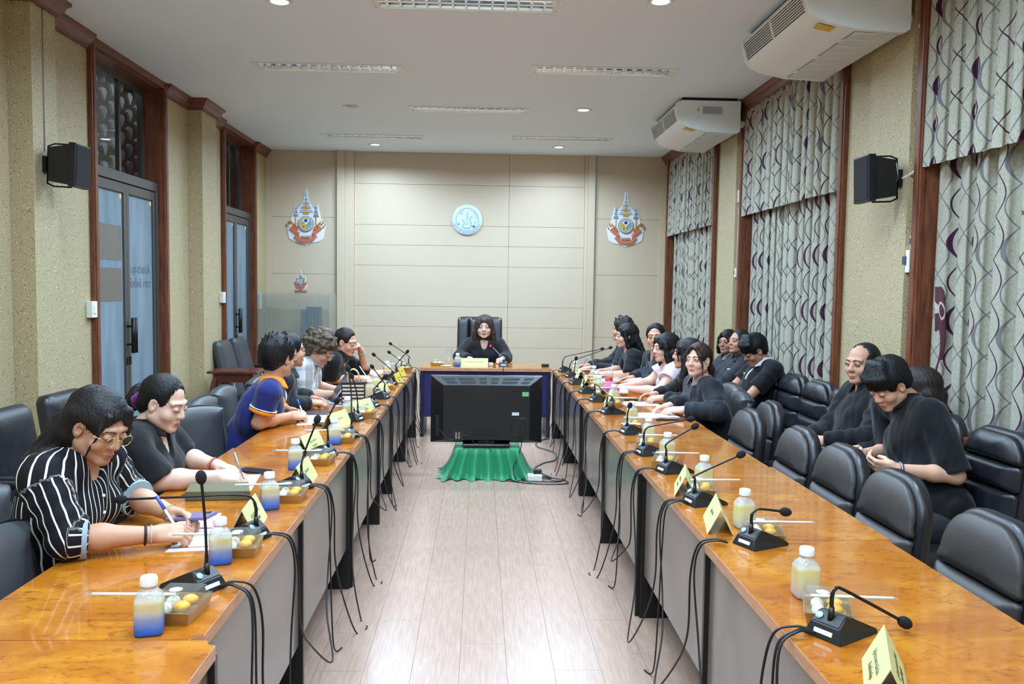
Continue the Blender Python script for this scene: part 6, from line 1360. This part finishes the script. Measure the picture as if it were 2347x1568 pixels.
def h_long(front=(.13, .13), back=.25, vol=1.0, part=0., face=.064, wavy=0., locks=True, tuck=()):
    """front: how far (m) each front curtain falls below the chin; back: the fall behind"""
    def go(fh, L, HM, hs, c):
        fh.ell(L(0, -.020, .034), np.array((.086*vol, .105*vol, .093))*hs, HM, .01); fh.ell(L(0, -.055, -.05), np.array((.084*vol, .062, .10))*hs, HM, .03); face_cut(fh, L, HM, hs, face, .060)
        for s, fr in ((-1, front[0]), (1, front[1])):
            if s in tuck:
                ear_cut(fh, L, HM, hs, s); fh.ell(L(s*.086, .040, -.05), np.array((.034, .052, .075))*hs, HM, .012, True); a = L(s*.070, -.045, .03); m = L(s*.070, -.062, -.05); n = L(s*.068, -.066, -.12); fh.cone(a, m, .024, .028, .015); fh.cone(m, n, .028, .030, .015); q_ = c['sc'] + c['R']*s*.10 - c['F']*.06 + c['U']*.035; fh.cone(n, q_, .030, .032, .02); fh.cone(q_, q_ + c['R']*s*.02 - c['F']*.05 - c['U']*.10, .032, .015, .02)
                fh.cone(L(s*.045, .066, .070), L(s*.062, .066, .01), .010*hs, .007*hs, .006); fh.cone(L(s*.062, .066, .01), L(s*.060, .052, -.085), .006, .0055, .004)
                continue
            a = L(s*.070, .030, .050); m = L(s*.080*vol, .018, -.03); n = L(s*.082*vol, .002, -.105); fh.cone(a, m, .020*hs, .021*hs, .015); fh.cone(m, n, .021*hs, .027*hs, .015)
            if fr > 0:
                p = n; e = c['sc'] + c['R']*s*.085 + c['F']*.105
                if (np.dot(c['f'], c['F']) < .2): e = c['sc'] + c['R']*s*.09 + c['F']*.09
                e = e - c['U']*(fr-.10); fh.cone(n, (n+e)/2 + c['F']*.01, .028, .030, .015); fh.cone((n+e)/2 + c['F']*.01, e, .030, .012, .015)
        bk = c['sc'] - c['F']*.095; 
        for x in (-.06, -.02, .02, .06):
            a = L(x*.9, -.088, -.03); m = bk + c['R']*x*1.2 + c['U']*.02; fh.cone(a, m, .036, .034, .02)
            if back > .1: fh.cone(m, m - c['U']*(back-.10) - c['F']*.012, .034, .014, .02)
        if locks:
            for s in (-1, 1):
              if s not in tuck: fh.cone(L(s*.035, .060, .085), L(s*.066, .066, .02), .013*hs, .009*hs, .008); fh.cone(L(s*.066, .066, .02), L(s*.070, .055, -.05), .009*hs, .006*hs, .006)
        if wavy:
            rs = np.random.RandomState(8)
            for k in range(int(70*wavy)):
                z = rs.uniform(-.16, .03); s = rs.choice((-1, 1)); a = rs.uniform(-2.2, -.75 if s in tuck else .25); p = L(math.cos(a)*.088*s, math.sin(a)*.095, z); fh.ell(p, (.017, .017, .026), None, .012)
    return go
def h_bob(vol=1.0, length=.11, curl=True, face=.060):
    def go(fh, L, HM, hs, c):
        fh.ell(L(0, -.020, .034), np.array((.088*vol, .106*vol, .094))*hs, HM, .01); fh.ell(L(0, -.045, -.05), np.array((.090*vol, .075*vol, length*.95))*hs, HM, .03); face_cut(fh, L, HM, hs, face, .058)
        for s in (-1, 1): fh.cone(L(s*.074, .026, .04), L(s*.084*vol, .018, -.06), .022*hs, .026*hs, .015); fh.cone(L(s*.084*vol, .018, -.06), L(s*.092*vol, .006, -length), .027*hs, .024*hs, .015); fh.cone(L(s*.03, .068, .082), L(s*.068, .070, -.0), .014*hs, .010*hs, .008)
        if curl:
            rs = np.random.RandomState(4)
            for k in range(46): z = rs.uniform(-length, -.02); a = rs.uniform(-2.9, .3); s = rs.choice((-1, 1)); fh.ell(L(math.cos(a)*.092*s*vol, -.02+math.sin(a)*.09*vol, z), (.020, .020, .022), None, .012)
    return go
def h_tied(kind, tail=None, locks=0, face=.072, vol=1.0):
    def go(fh, L, HM, hs, c):
        fh.ell(L(0, -.019, .032), np.array((.0785*vol, .098*vol, .0885*vol))*hs, HM, .01); fh.ell(L(0, -.060, -.02), np.array((.066, .052, .060))*hs, HM, .025); fh.ell(L(0, .122, -.03), np.array((.090, .092, face+.046))*hs, HM, .022, True)
        for s in (-1, 1): fh.ell(L(s*.088, .030, -.065), np.array((.034, .060, .066))*hs, HM, .012, True)
        ear_cut(fh, L, HM, hs); fh.ell(L(0, -.03, -.125), np.array((.12, .10, .055))*hs, HM, .012, True)
        if kind == 'bun': fh.ell(L(0, -.128, -.028), np.array((.046, .036, .062))*hs, HM, .012); fh.ell(L(.012, -.135, -.05), np.array((.034, .03, .04))*hs, HM, .012)
        if tail is not None:
            p = L(0, -.112, -.015); 
            for (x, y, z), ra in zip(tail, (.026, .036, .034, .014)): q = L(0, -.112, -.015) + c['R']*x + c['F']*y + c['U']*z; fh.cone(p, q, .024, ra, .015); p = q
        if locks:
            for s in ((-1, 1) if locks == 2 else (locks,) if abs(locks) == 1 else (-1, 1)):
                fh.cone(L(s*.020, .066, .084), L(s*.060, .070, .028), .015*hs, .012*hs, .008); fh.cone(L(s*.060, .070, .028), L(s*.072, .056, -.05), .011*hs, .007*hs, .006); fh.cone(L(s*.072, .056, -.05), L(s*.070, .05, -.10), .006, .004, .005)
    return go
def h_curly():
    def go(fh, L, HM, hs, c):
        fh.ell(L(0, -.022, .036), np.array((.090, .108, .094))*hs, HM, .01); fh.ell(L(0, -.06, -.03), np.array((.080, .062, .075))*hs, HM, .02); face_cut(fh, L, HM, hs, .058, .062); rs = np.random.RandomState(2)
        for k in range(210):
            a = rs.uniform(0, 6.3); e = rs.uniform(-.5, 1.5); d = np.array((math.cos(a)*math.cos(e)*.094, math.sin(a)*math.cos(e)*.110-.022, math.sin(e)*.098+.034))
            if d[1] > .045 and d[2] < .06: continue
            r_ = rs.uniform(.011, .019); t = unit(rs.normal(size=3))*.018; fh.cone(L(*d)-t, L(*d)+t, r_, r_*.6, .006)
        fh.ell(L(0, .098, -.05), np.array((.058, .070, .095))*hs, HM, .008, True)
    return go
def band(name, t=.93, rad=.029, th=.004, m=None, s=1, face=None):
    """a bracelet or watch strap round the forearm"""
    def go(root, O, q):
        S, E, w = q['arms'][s][:3]; c = E*(1-t)+w*t - O; a = unit(w-E); e1 = unit(np.cross(a, [0, 0, 1.])); e2 = np.cross(a, e1); bm = B()
        tube(bm, [Vector(c + (e1*math.cos(k) + e2*math.sin(k))*rad) for k in (2*PI*i/20 for i in range(21))], th, 6, cap=False); o = mk(name, bm, m, root)
        if face: 
            bm = B(); M = Matrix([list(a), list(e1), list(np.cross(a, e1))]).transposed().to_4x4(); box(bm, -.018, .018, -.016, .016, rad-.002, rad+.009, .003, 2, M=Matrix.Translation(Vector(c)) @ M); mk('watch_face', bm, face, o)
    return go
def many(*fs):
    def go(root, O, q):
        for f in fs: f(root, O, q)
    return go
def blob(name, local, r, m, head=True):
    def go(root, O, q):
        bm = B(); ball(bm, q['P3'](*local) if head else Vector(q['surf'](local[0], -local[2]) - O), r, 12); mk(name, bm, m, root)
    return go
def scrunchie(root, O, q):
    bm = B(); rs = np.random.RandomState(1)
    for k in range(18):
        a = 2*PI*k/18; ball(bm, q['P3'](.040*math.cos(a), -.100 + .012*math.sin(3*a), -.012 + .044*math.sin(a)), .017 + .005*rs.rand(), 8)
    mk('hair_tie', bm, cloth_mat('purple_velvet', (112, 40, 120), .7), root)['kind'] = 'stuff'
def strip(q, O, pts, th, lift):
    bm = B(); vs = [bm.verts.new(Vector(q['surf'](x, t, lift) - O)) for x, t in pts]; bm.faces.new(vs); r = bmesh.ops.extrude_face_region(bm, geom=bm.faces[:]); bmesh.ops.translate(bm, verts=[v for v in r['geom'] if isinstance(v, bmesh.types.BMVert)], vec=Vector(-q['Fp']*th)); return bm
def lapels(m, m2=None):
    def go(root, O, q):
        mk('shirt_front', strip(q, O, [(-.045, .0), (.045, .0), (.012, .20), (-.012, .20)], .02, .006), m2 or cloth_mat('pale_shirt', (170, 176, 190)), root)
        for s in (-1, 1): mk('lapel', strip(q, O, [(s*.05, -.02), (s*.105, .04), (s*.095, .085), (s*.018, .23), (s*.012, .22), (s*.034, .05)], .016, .010), m, root)
    return go
def placket(m, buttons=None, w=.018, L_=.22, n=5):
    def go(root, O, q):
        if m:
            bm = B(); prev = None
            for k in range(9):
                t = .012 + L_*k/8; a_, b_ = bm.verts.new(Vector(q['surf'](-w, t) - O)), bm.verts.new(Vector(q['surf'](w, t) - O))
                if prev: bm.faces.new((prev[0], prev[1], b_, a_))
                prev = (a_, b_)
            r = bmesh.ops.extrude_face_region(bm, geom=bm.faces[:]); bmesh.ops.translate(bm, verts=[v for v in r['geom'] if isinstance(v, bmesh.types.BMVert)], vec=Vector(-q['Fp']*.008)); mk('placket', bm, m, q['shirt'])
        if buttons:
            for k in range(n): bm = B(); ball(bm, Vector(q['surf'](0, .06 + L_*k/n) - O), .0065, 8); mk('button', bm, buttons, q['shirt'])
    return go
BLK_T = cloth_mat('black_cotton', (17, 17, 19)); BLK_J = cloth_mat('black_jacket', (22, 23, 28), .7); NAVY_J = cloth_mat('dark_navy_jacket', (26, 28, 38), .7)
NAVY_P = cloth_mat('navy_polo', (30, 34, 98)); ORANGE = cloth_mat('orange_rib', (236, 140, 24), .8); WHITE_C = cloth_mat('white_rib', (226, 230, 236)); PINK_B = cloth_mat('pale_pink_blouse', (206, 190, 196)); GREY_C = cloth_mat('taupe_collar', (120, 112, 100)); CUFF_B = cloth_mat('blue_grey_cuff', (150, 170, 186))
GOLDM = mat('gold_wire', (206, 176, 110), .25, .9); SILV = mat('silver_wire', (190, 190, 196), .25, .9)
down = (0, 0, -1)
FLAT = dict(curl=(.18, .22, .12)); REST = dict(curl=(.45, .6, .4), oppose=.5); PEN = dict(curl=(.75, 1.0, .5), oppose=.9, spread=.3); FIST = dict(curl=(1.15, 1.4, .8), oppose=1.0, spread=.1)
def H(s, wrist, d, back=(0, 0, 1), pose=REST, **kw): return dict(s=s, wrist=wrist, dir=d, back=back, **pose, **kw)
pi = PI
# --- left row, from the camera to the head desk
person('woman in glasses and a black and white striped blouse, writing in a notebook', (-1.265, 2.85, 1.135), -.42, (-1.50, 2.90), -.12,
       [H(1, (-1.045, 2.735, .800), (.93, .35, .02), (-.1, -.55, .8), PEN, elbow=(-1.27, 2.64, .815)), H(-1, (-1.075, 2.985, .800), (.85, -.45, .05), (.1, .5, .8), REST, elbow=(-1.27, 3.10, .84))],
       h_long((.0, .0), .20, 1.02, wavy=.9, tuck=(1,)), skin=(196, 150, 122), pitch=.46, roll=.06, top='loose', top_mat=pattern_mat('striped_blouse', 'stripe'), sleeve='rolled', h=.0045, eyes='down', glasses=GOLDM, neckline='v', cuff=[(0, .05, .002, CUFF_B)], build=1.08, seed=3, hair_rgb=(24, 20, 20),
       extra=many(band('hair_band', .90, .030, .0045, M_BLACK), band('bracelet', .97, .0295, .003, mat('crystal', (206, 200, 190), .2, .3)), band('bracelet', .95, .029, .003, GOLDM, -1), placket(None, mat('pearl_button', (226, 222, 214), .3), n=4)))
person('woman in a black top with a purple hair tie, writing on a sheet', (-1.35, 3.67, 1.10), -.22, (-1.52, 3.71), 0.,
       [H(1, (-1.105, 3.600, .795), (.95, .25, -.02), (0, -.5, .85), PEN, elbow=(-1.335, 3.53, .79)), H(-1, (-1.17, 3.80, .800), (.85, -.42, -.08), (.1, .15, 1), FLAT, elbow=(-1.36, 3.90, .82))],
       h_tied('bun', locks=0, face=.098), skin=(222, 184, 164), pitch=.36, top='shirt', top_mat=BLK_T, sleeve='elbow', h=.0048, eyes='down', neckline='v', build=1.15, seed=4, hair_rgb=(16, 14, 16), jaw=1.1, lip=(180, 64, 72), collar=BLK_T,
       extra=many(scrunchie, band('bracelet', .95, .029, .004, mat('red_string', (150, 30, 34), .6), -1), band('bracelet', .90, .0305, .0022, GOLDM, -1)))
person('man in a navy polo shirt with orange collar and glasses, head turned away', (-1.225, 5.21, 1.165), 1.0, (-1.50, 5.30), .18,
       [H(1, (-1.165, 5.255, .800), (.85, .45, .02), (0, -.5, .85), FIST, elbow=(-1.295, 5.01, .795)), H(-1, (-1.22, 5.47, .800), (.85, -.35, .0), (0, .4, .9), FIST, elbow=(-1.34, 5.62, .82))],
       h_short(False, 1.09), skin=(204, 152, 120), pitch=.05, roll=-.04, top='shirt', top_mat=NAVY_P, sleeve='short', sex='m', h=.0055, glasses=mat('black_wire', (30, 30, 34), .3, .6), cuff=[(-.004, .022, .004, ORANGE), (.020, .006, .0055, WHITE_C)], collar=ORANGE, build=1.05, seed=6, hs=1.04, extra=placket(ORANGE, M_WHITE, .014, .16, 3), hair_rgb=(20, 18, 20))
person('person in a black jacket behind the man in the navy polo shirt', (-1.285, 5.80, 1.165), .62, (-1.56, 5.86), .2,
       [H(1, (-1.17, 5.86, .80), (.9, .3, 0), (0, -.3, .95), REST, elbow=(-1.36, 5.66, .80)), H(-1, (-1.19, 6.06, .80), (.9, -.2, 0), (0, .3, .95), REST, elbow=(-1.38, 6.14, .82))],
       h_tied('low', locks=0, face=.092, vol=1.05), skin=(196, 146, 118), top='jacket', top_mat=BLK_J, sleeve='long', h=.007, seed=7, hair_rgb=(20, 16, 22), collar=BLK_J, build=1.05)
person('woman with short curly brown hair, glasses and a grey checked shirt, bent over the table', (-1.20, 6.42, 1.128), -.12, (-1.52, 6.46), 0.,
       [H(1, (-1.06, 6.38, .795), (.95, .15, 0), (0, -.3, .95), REST, elbow=(-1.29, 6.27, .80)), H(-1, (-1.07, 6.60, .795), (.9, -.3, 0), (0, .3, .95), REST, elbow=(-1.32, 6.70, .82))],
       h_curly(), skin=(204, 158, 134), pitch=.55, top='loose', top_mat=pattern_mat('checked_shirt', 'check'), sleeve='elbow', h=.0062, eyes='down', glasses=SILV, seed=8, hair_rgb=(84, 70, 54), collar=pattern_mat('checked_shirt', 'check'), hs=1.05, build=1.08)
person('woman in a black polo shirt resting her cheek on her hand', (-1.165, 7.45, 1.122), -.36, (-1.50, 7.55), -.1,
       [H(1, (-1.055, 7.50, .795), (.95, .2, 0), (0, -.4, .9), PEN, elbow=(-1.285, 7.36, .795)), H(-1, (-1.055, 7.595, 1.025), (-.25, -.55, .8), (.85, .4, .3), FIST, elbow=(-1.035, 7.76, .80))],
       h_tied('low', locks=0, face=.094), skin=(216, 170, 148), pitch=.30, roll=-.08, top='shirt', top_mat=BLK_T, sleeve='elbow', h=.0062, eyes='down', seed=9, hair_rgb=(34, 24, 24), collar=BLK_T,
       extra=many(band('watch', .93, .029, .005, mat('grey_strap', (150, 156, 160), .5), -1), blob('shirt_badge', (.075, .135, -.09), (.012, .006, .009), M_WHITE, False)))
# --- head desk
person('woman in a black coat with shoulder-length brown hair, speaking at the head desk', (.052, 9.90, 1.150), -pi/2 - .03, (.02, 10.12), -pi/2,
       [H(1, (-.115, 9.60, .800), (.55, -.75, 0), (.1, .1, 1), FIST, elbow=(-.235, 9.86, .80)), H(-1, (.265, 9.62, .800), (-.45, -.8, 0), (0, .1, 1), FIST, elbow=(.315, 9.88, .80))],
       h_bob(1.10, .15, True, .062), skin=(230, 196, 182), pitch=.03, top='jacket', top_mat=BLK_J, sleeve='long', h=.0058, neckline='v', build=1.12, seed=10, hair_rgb=(62, 46, 42), hs=1.13, jaw=1.1, lip=(170, 74, 76))
# --- right row, from the head desk to the camera
person('person with short dark brown hair leaning over next to the head desk', (1.48, 8.78, 1.190), pi-.35, (1.72, 8.66), pi-.2,
       [H(-1, (1.16, 8.62, .80), (-.95, .2, 0), (0, -.2, .95), REST, elbow=(1.38, 8.50, .80)), H(1, (1.15, 8.86, .80), (-.95, 0, 0), (0, .2, .95), PEN, elbow=(1.40, 8.96, .82))],
       h_short(False, 1.06), skin=(206, 158, 132), top='jacket', top_mat=BLK_J, sleeve='long', sex='m', h=.007, seed=11, hair_rgb=(46, 34, 30), collar=BLK_J)
person('woman in profile with long black hair and a black short-sleeved dress', (1.425, 8.20, 1.160), pi+.05, (1.70, 8.15), pi,
       [H(-1, (1.23, 8.07, .800), (-.9, .35, 0), (0, -.2, .95), FIST, elbow=(1.42, 7.96, .80)), H(1, (1.20, 8.30, .800), (-.9, -.2, 0), (0, .2, .95), REST, elbow=(1.45, 8.40, .82))],
       h_long((.0, .0), .30, 1.03, locks=False), skin=(214, 170, 146), pitch=.06, top='shirt', top_mat=BLK_T, sleeve='elbow', h=.0062, seed=12, hair_rgb=(16, 15, 18))
person('person with tied-back dark hair in a grey-lapelled dark suit, facing the camera', (1.60, 7.66, 1.180), -1.93, (1.76, 7.62), pi+.25,
       [H(-1, (1.46, 7.50, .800), (-.95, .2, 0), (0, -.2, .95), FLAT, elbow=(1.62, 7.34, .80)), H(1, (1.40, 7.68, .800), (-.9, -.35, 0), (0, .2, .95), FLAT, elbow=(1.56, 7.86, .82))],
       h_tied('low', locks=0, face=.096, vol=1.03), skin=(208, 158, 132), roll=-.05, top='jacket', top_mat=BLK_J, sleeve='long', sex='m', h=.006, seed=13, hair_rgb=(24, 20, 20), hs=1.08, neckline='v', extra=lapels(cloth_mat('grey_lapel', (66, 70, 82)), cloth_mat('floral_tie', (96, 84, 60))))
person('woman with wavy black bob in a pale pink blouse, hands clasped', (1.545, 7.0, 1.130), pi+.18, (1.74, 6.98), pi,
       [H(-1, (1.235, 6.93, .790), (-.95, .25, 0), (0, -.35, .9), REST, elbow=(1.44, 6.72, .795)), H(1, (1.23, 7.10, .790), (-.95, -.1, .05), (0, .2, .95), REST, elbow=(1.46, 7.20, .82))],
       h_bob(1.04, .14, True, .058), skin=(224, 182, 162), pitch=.08, top='loose', top_mat=PINK_B, sleeve='cap', h=.0058, neckline='v', seed=14, hair_rgb=(18, 16, 18), build=1.12, lip=(190, 80, 84))
person('person with long straight black hair, face hidden, between the pink blouse and the dark jacket', (1.58, 6.40, 1.125), pi-.30, (1.80, 6.44), pi,
       [H(-1, (1.40, 6.32, .795), (-.95, .1, 0), (0, -.3, .95), REST, elbow=(1.56, 6.18, .80)), H(1, (1.38, 6.54, .795), (-.95, 0, 0), (0, .2, .95), REST, elbow=(1.56, 6.66, .82))],
       h_long((.22, .22), .28, 1.05), skin=(204, 156, 130), top='shirt', top_mat=BLK_T, sleeve='long', h=.0065, seed=15, hair_rgb=(26, 20, 22))
person('woman with a brown ponytail in a dark jacket, looking towards the aisle', (1.525, 5.85, 1.128), -2.36, (1.70, 5.86), pi+.15,
       [H(-1, (1.405, 5.700, .795), (-.90, .42, -.03), (0, -.3, .95), FLAT, elbow=(1.60, 5.58, .80)), H(1, (1.335, 5.86, .800), (-.92, -.1, -.1), (.1, .15, 1), REST, elbow=(1.52, 5.98, .82))],
       h_tied('low', tail=[(-.02, -.03, -.06), (.0, -.03, -.16), (.0, -.01, -.26), (.02, .02, -.33)], locks=2, face=.082, vol=1.04), skin=(228, 186, 166), top='jacket', top_mat=NAVY_J, sleeve='long', h=.005, seed=16, hair_rgb=(52, 34, 32), lip=(200, 80, 96), collar=GREY_C, jaw=1.03,
       extra=many(band('bracelet', .93, .031, .0035, GOLDM, 1), band('watch', .95, .031, .006, mat('rose_gold', (190, 160, 150), .3, .6), -1, M_WHITE), blob('earring', (-.080, .002, -.036), .0055, mat('pearl', (236, 232, 226), .2))))
# --- along the right wall, far to near
person('person in glasses with dark bobbed hair, half hidden by the wall', (2.33, 7.88, 1.130), -2.45, (2.18, 7.98), pi,
       [H(-1, (1.86, 7.86, .66), (-.9, .2, -.1), (0, -.3, .95), REST), H(1, (1.86, 8.06, .66), (-.9, -.2, -.1), (0, .3, .95), REST)],
       h_bob(1.0, .10, False, .056), skin=(196, 146, 118), top='jacket', top_mat=NAVY_J, sleeve='long', h=.007, seed=17, glasses=M_DARKM, collar=GREY_C, hs=.95, hair_rgb=(22, 18, 18))
person('woman with tied-back hair and a navy jacket by the wall, gazing at the head desk', (2.275, 7.36, 1.165), -2.72, (2.16, 7.42), pi,
       [H(-1, (1.84, 7.30, .66), (-.9, .2, -.1), (0, -.3, .95), REST), H(1, (1.84, 7.52, .66), (-.9, -.2, -.1), (0, .3, .95), REST)],
       h_tied('low', locks=0, face=.094, vol=1.04), skin=(200, 148, 118), pitch=-.12, top='jacket', top_mat=NAVY_J, sleeve='long', h=.006, seed=18, collar=BLK_J, hs=.94, hair_rgb=(26, 20, 20), extra=blob('badge', (-.07, .13, -.10), (.018, .008, .008), M_WHITE, False))
person('youth in glasses with a white collar and a black shirt, looking down', (2.185, 6.66, 1.138), pi+.22, (2.14, 6.72), pi+.1,
       [H(-1, (1.86, 6.58, .70), (-.9, .3, -.1), (0, -.4, .9), REST, elbow=(2.06, 6.46, .76)), H(1, (1.84, 6.80, .70), (-.9, -.2, -.1), (0, .4, .9), REST)],
       h_short(True, 1.05), skin=(196, 142, 112), pitch=.50, top='shirt', top_mat=BLK_T, sleeve='short', sex='m', h=.006, eyes='down', seed=19, glasses=M_DARKM, collar=WHITE_C, hair_rgb=(18, 17, 19), extra=many(placket(WHITE_C, None, .008, .12), blob('badge', (.07, .13, -.09), (.009, .006, .009), M_WHITE, False)))
person('balding man in a black long-sleeved shirt sitting against the wall', (2.275, 4.95, 1.190), -2.66, (2.18, 4.90), pi+.05,
       [H(-1, (1.965, 4.72, .765), (-.85, .35, -.2), (-.3, -.5, .8), FIST, elbow=(2.17, 4.60, .80)), H(1, (1.95, 4.96, .74), (-.9, -.3, -.2), (0, .4, .9), FIST)],
       h_reced(), skin=(206, 158, 134), pitch=.06, top='loose', top_mat=BLK_T, sleeve='long', sex='m', h=.005, seed=20, collar=BLK_T, build=1.1, hs=1.05, hair_rgb=(30, 26, 26), jaw=1.06, lip=(166, 96, 88))
person('person with long dark brown hair sitting behind the man with the phone', (2.34, 4.42, 1.100), pi-1.0, (2.20, 4.40), pi,
       [H(-1, (1.90, 4.34, .66), (-.9, .2, -.1), (0, -.3, .95), REST), H(1, (1.90, 4.50, .66), (-.9, -.2, -.1), (0, .3, .95), REST)],
       h_long((.15, .15), .30, 1.06), skin=(204, 156, 130), pitch=.1, top='shirt', top_mat=BLK_T, sleeve='long', h=.0065, seed=21, hair_rgb=(40, 30, 27))
person('young man in a black short-sleeved shirt looking down at his phone', (2.0, 4.05, 1.165), -2.86, (2.20, 3.90), pi+.12,
       [H(-1, (1.93, 3.80, .800), (-.88, .45, .02), (-.3, -.75, -.4), dict(curl=(.75, .7, .4), oppose=.7, spread=.5), elbow=(2.20, 3.78, .775)), H(1, (1.90, 4.10, .810), (-.85, -.5, .02), (-.3, .75, -.3), dict(curl=(.75, .7, .4), oppose=.7, spread=.5), elbow=(2.12, 4.24, .80))],
       h_short(True, 1.06), skin=(220, 174, 148), pitch=.62, top='loose', top_mat=BLK_T, sleeve='elbow', sex='m', h=.0046, eyes='down', seed=22, collar=BLK_T, hair_rgb=(18, 17, 20), trousers=(40, 40, 46), shoulder=.185,
       extra=band('watch', .95, .031, .008, mat('steel', (120, 124, 130), .3, .8), -1, mat('watch_dark', (24, 28, 40), .15)))
# --- things held in hands
def stick(name, a, b, r, m, label, cat, tip=None):
    root = emp(name, a, 0, label, cat); d = Vector(b)-Vector(a); bm = B(); tube(bm, [(0, 0, 0), d*.8, d*.97, d], [r, r, r*.8, r*.3], 8); mk('barrel', bm, m, root)
    if tip: bm = B(); tube(bm, [d*-.12, d*.18], [r*1.25, r*1.3], 8); mk('cap', bm, tip, root)
PEN_W = mat('pen_white', (226, 230, 240), .35); PEN_B = mat('pen_blue', (60, 90, 200), .35); PEN_G = mat('pen_silver', (150, 160, 168), .3, .5)
stick('pen', (-1.045, 2.79, .895), (-.945, 2.765, .752), .0045, PEN_W, 'white pen with a blue cap held by the woman in stripes', 'pen', PEN_B)
stick('pen', (-1.04, 3.62, .895), (-1.0, 3.64, .752), .0045, PEN_G, 'silver pen held by the woman with the purple hair tie', 'pen')
stick('pen', (-1.13, 5.32, .88), (-1.07, 5.29, .752), .0045, PEN_W, 'white and blue pen held by the man in the navy polo shirt', 'pen', PEN_B)
stick('pen', (-1.06, 7.52, .90), (-.96, 7.53, .752), .0045, PEN_W, 'white pen held by the woman resting her cheek', 'pen')
stick('pen', (1.13, 8.85, .88), (1.05, 8.84, .752), .0045, PEN_B, 'blue pen held by the person next to the head desk', 'pen')
r = quad('phone', rect(-.99, 2.93, .16, .078, -.25), .009, mat('lilac_phone', (122, 112, 150), .2), 'lilac smartphone in the left hand of the woman in stripes', 'phone', z=.802)
r.rotation_euler = (.0, -.10, 0); mk('camera_lens', bbox(.045, .065, .005, .022, .009, .0105), M_BLACK, r)
r = quad('phone', rect(1.80, 3.93, .15, .075, .45), .009, mat('phone_dark'), 'dark smartphone held by the young man by the wall', 'phone', z=.815); r.rotation_euler = (0, .18, 0)
r = emp('snack_wrapper', (1.845, 4.02, .80), label='small yellow wrapped snack in the hand beside the phone', cat='snack'); bm = B(); ball(bm, (0, 0, 0), (.022, .03, .018), 12); mk('wrapper', bm, mat('yellow_foil', (214, 190, 40), .3, .3), r)
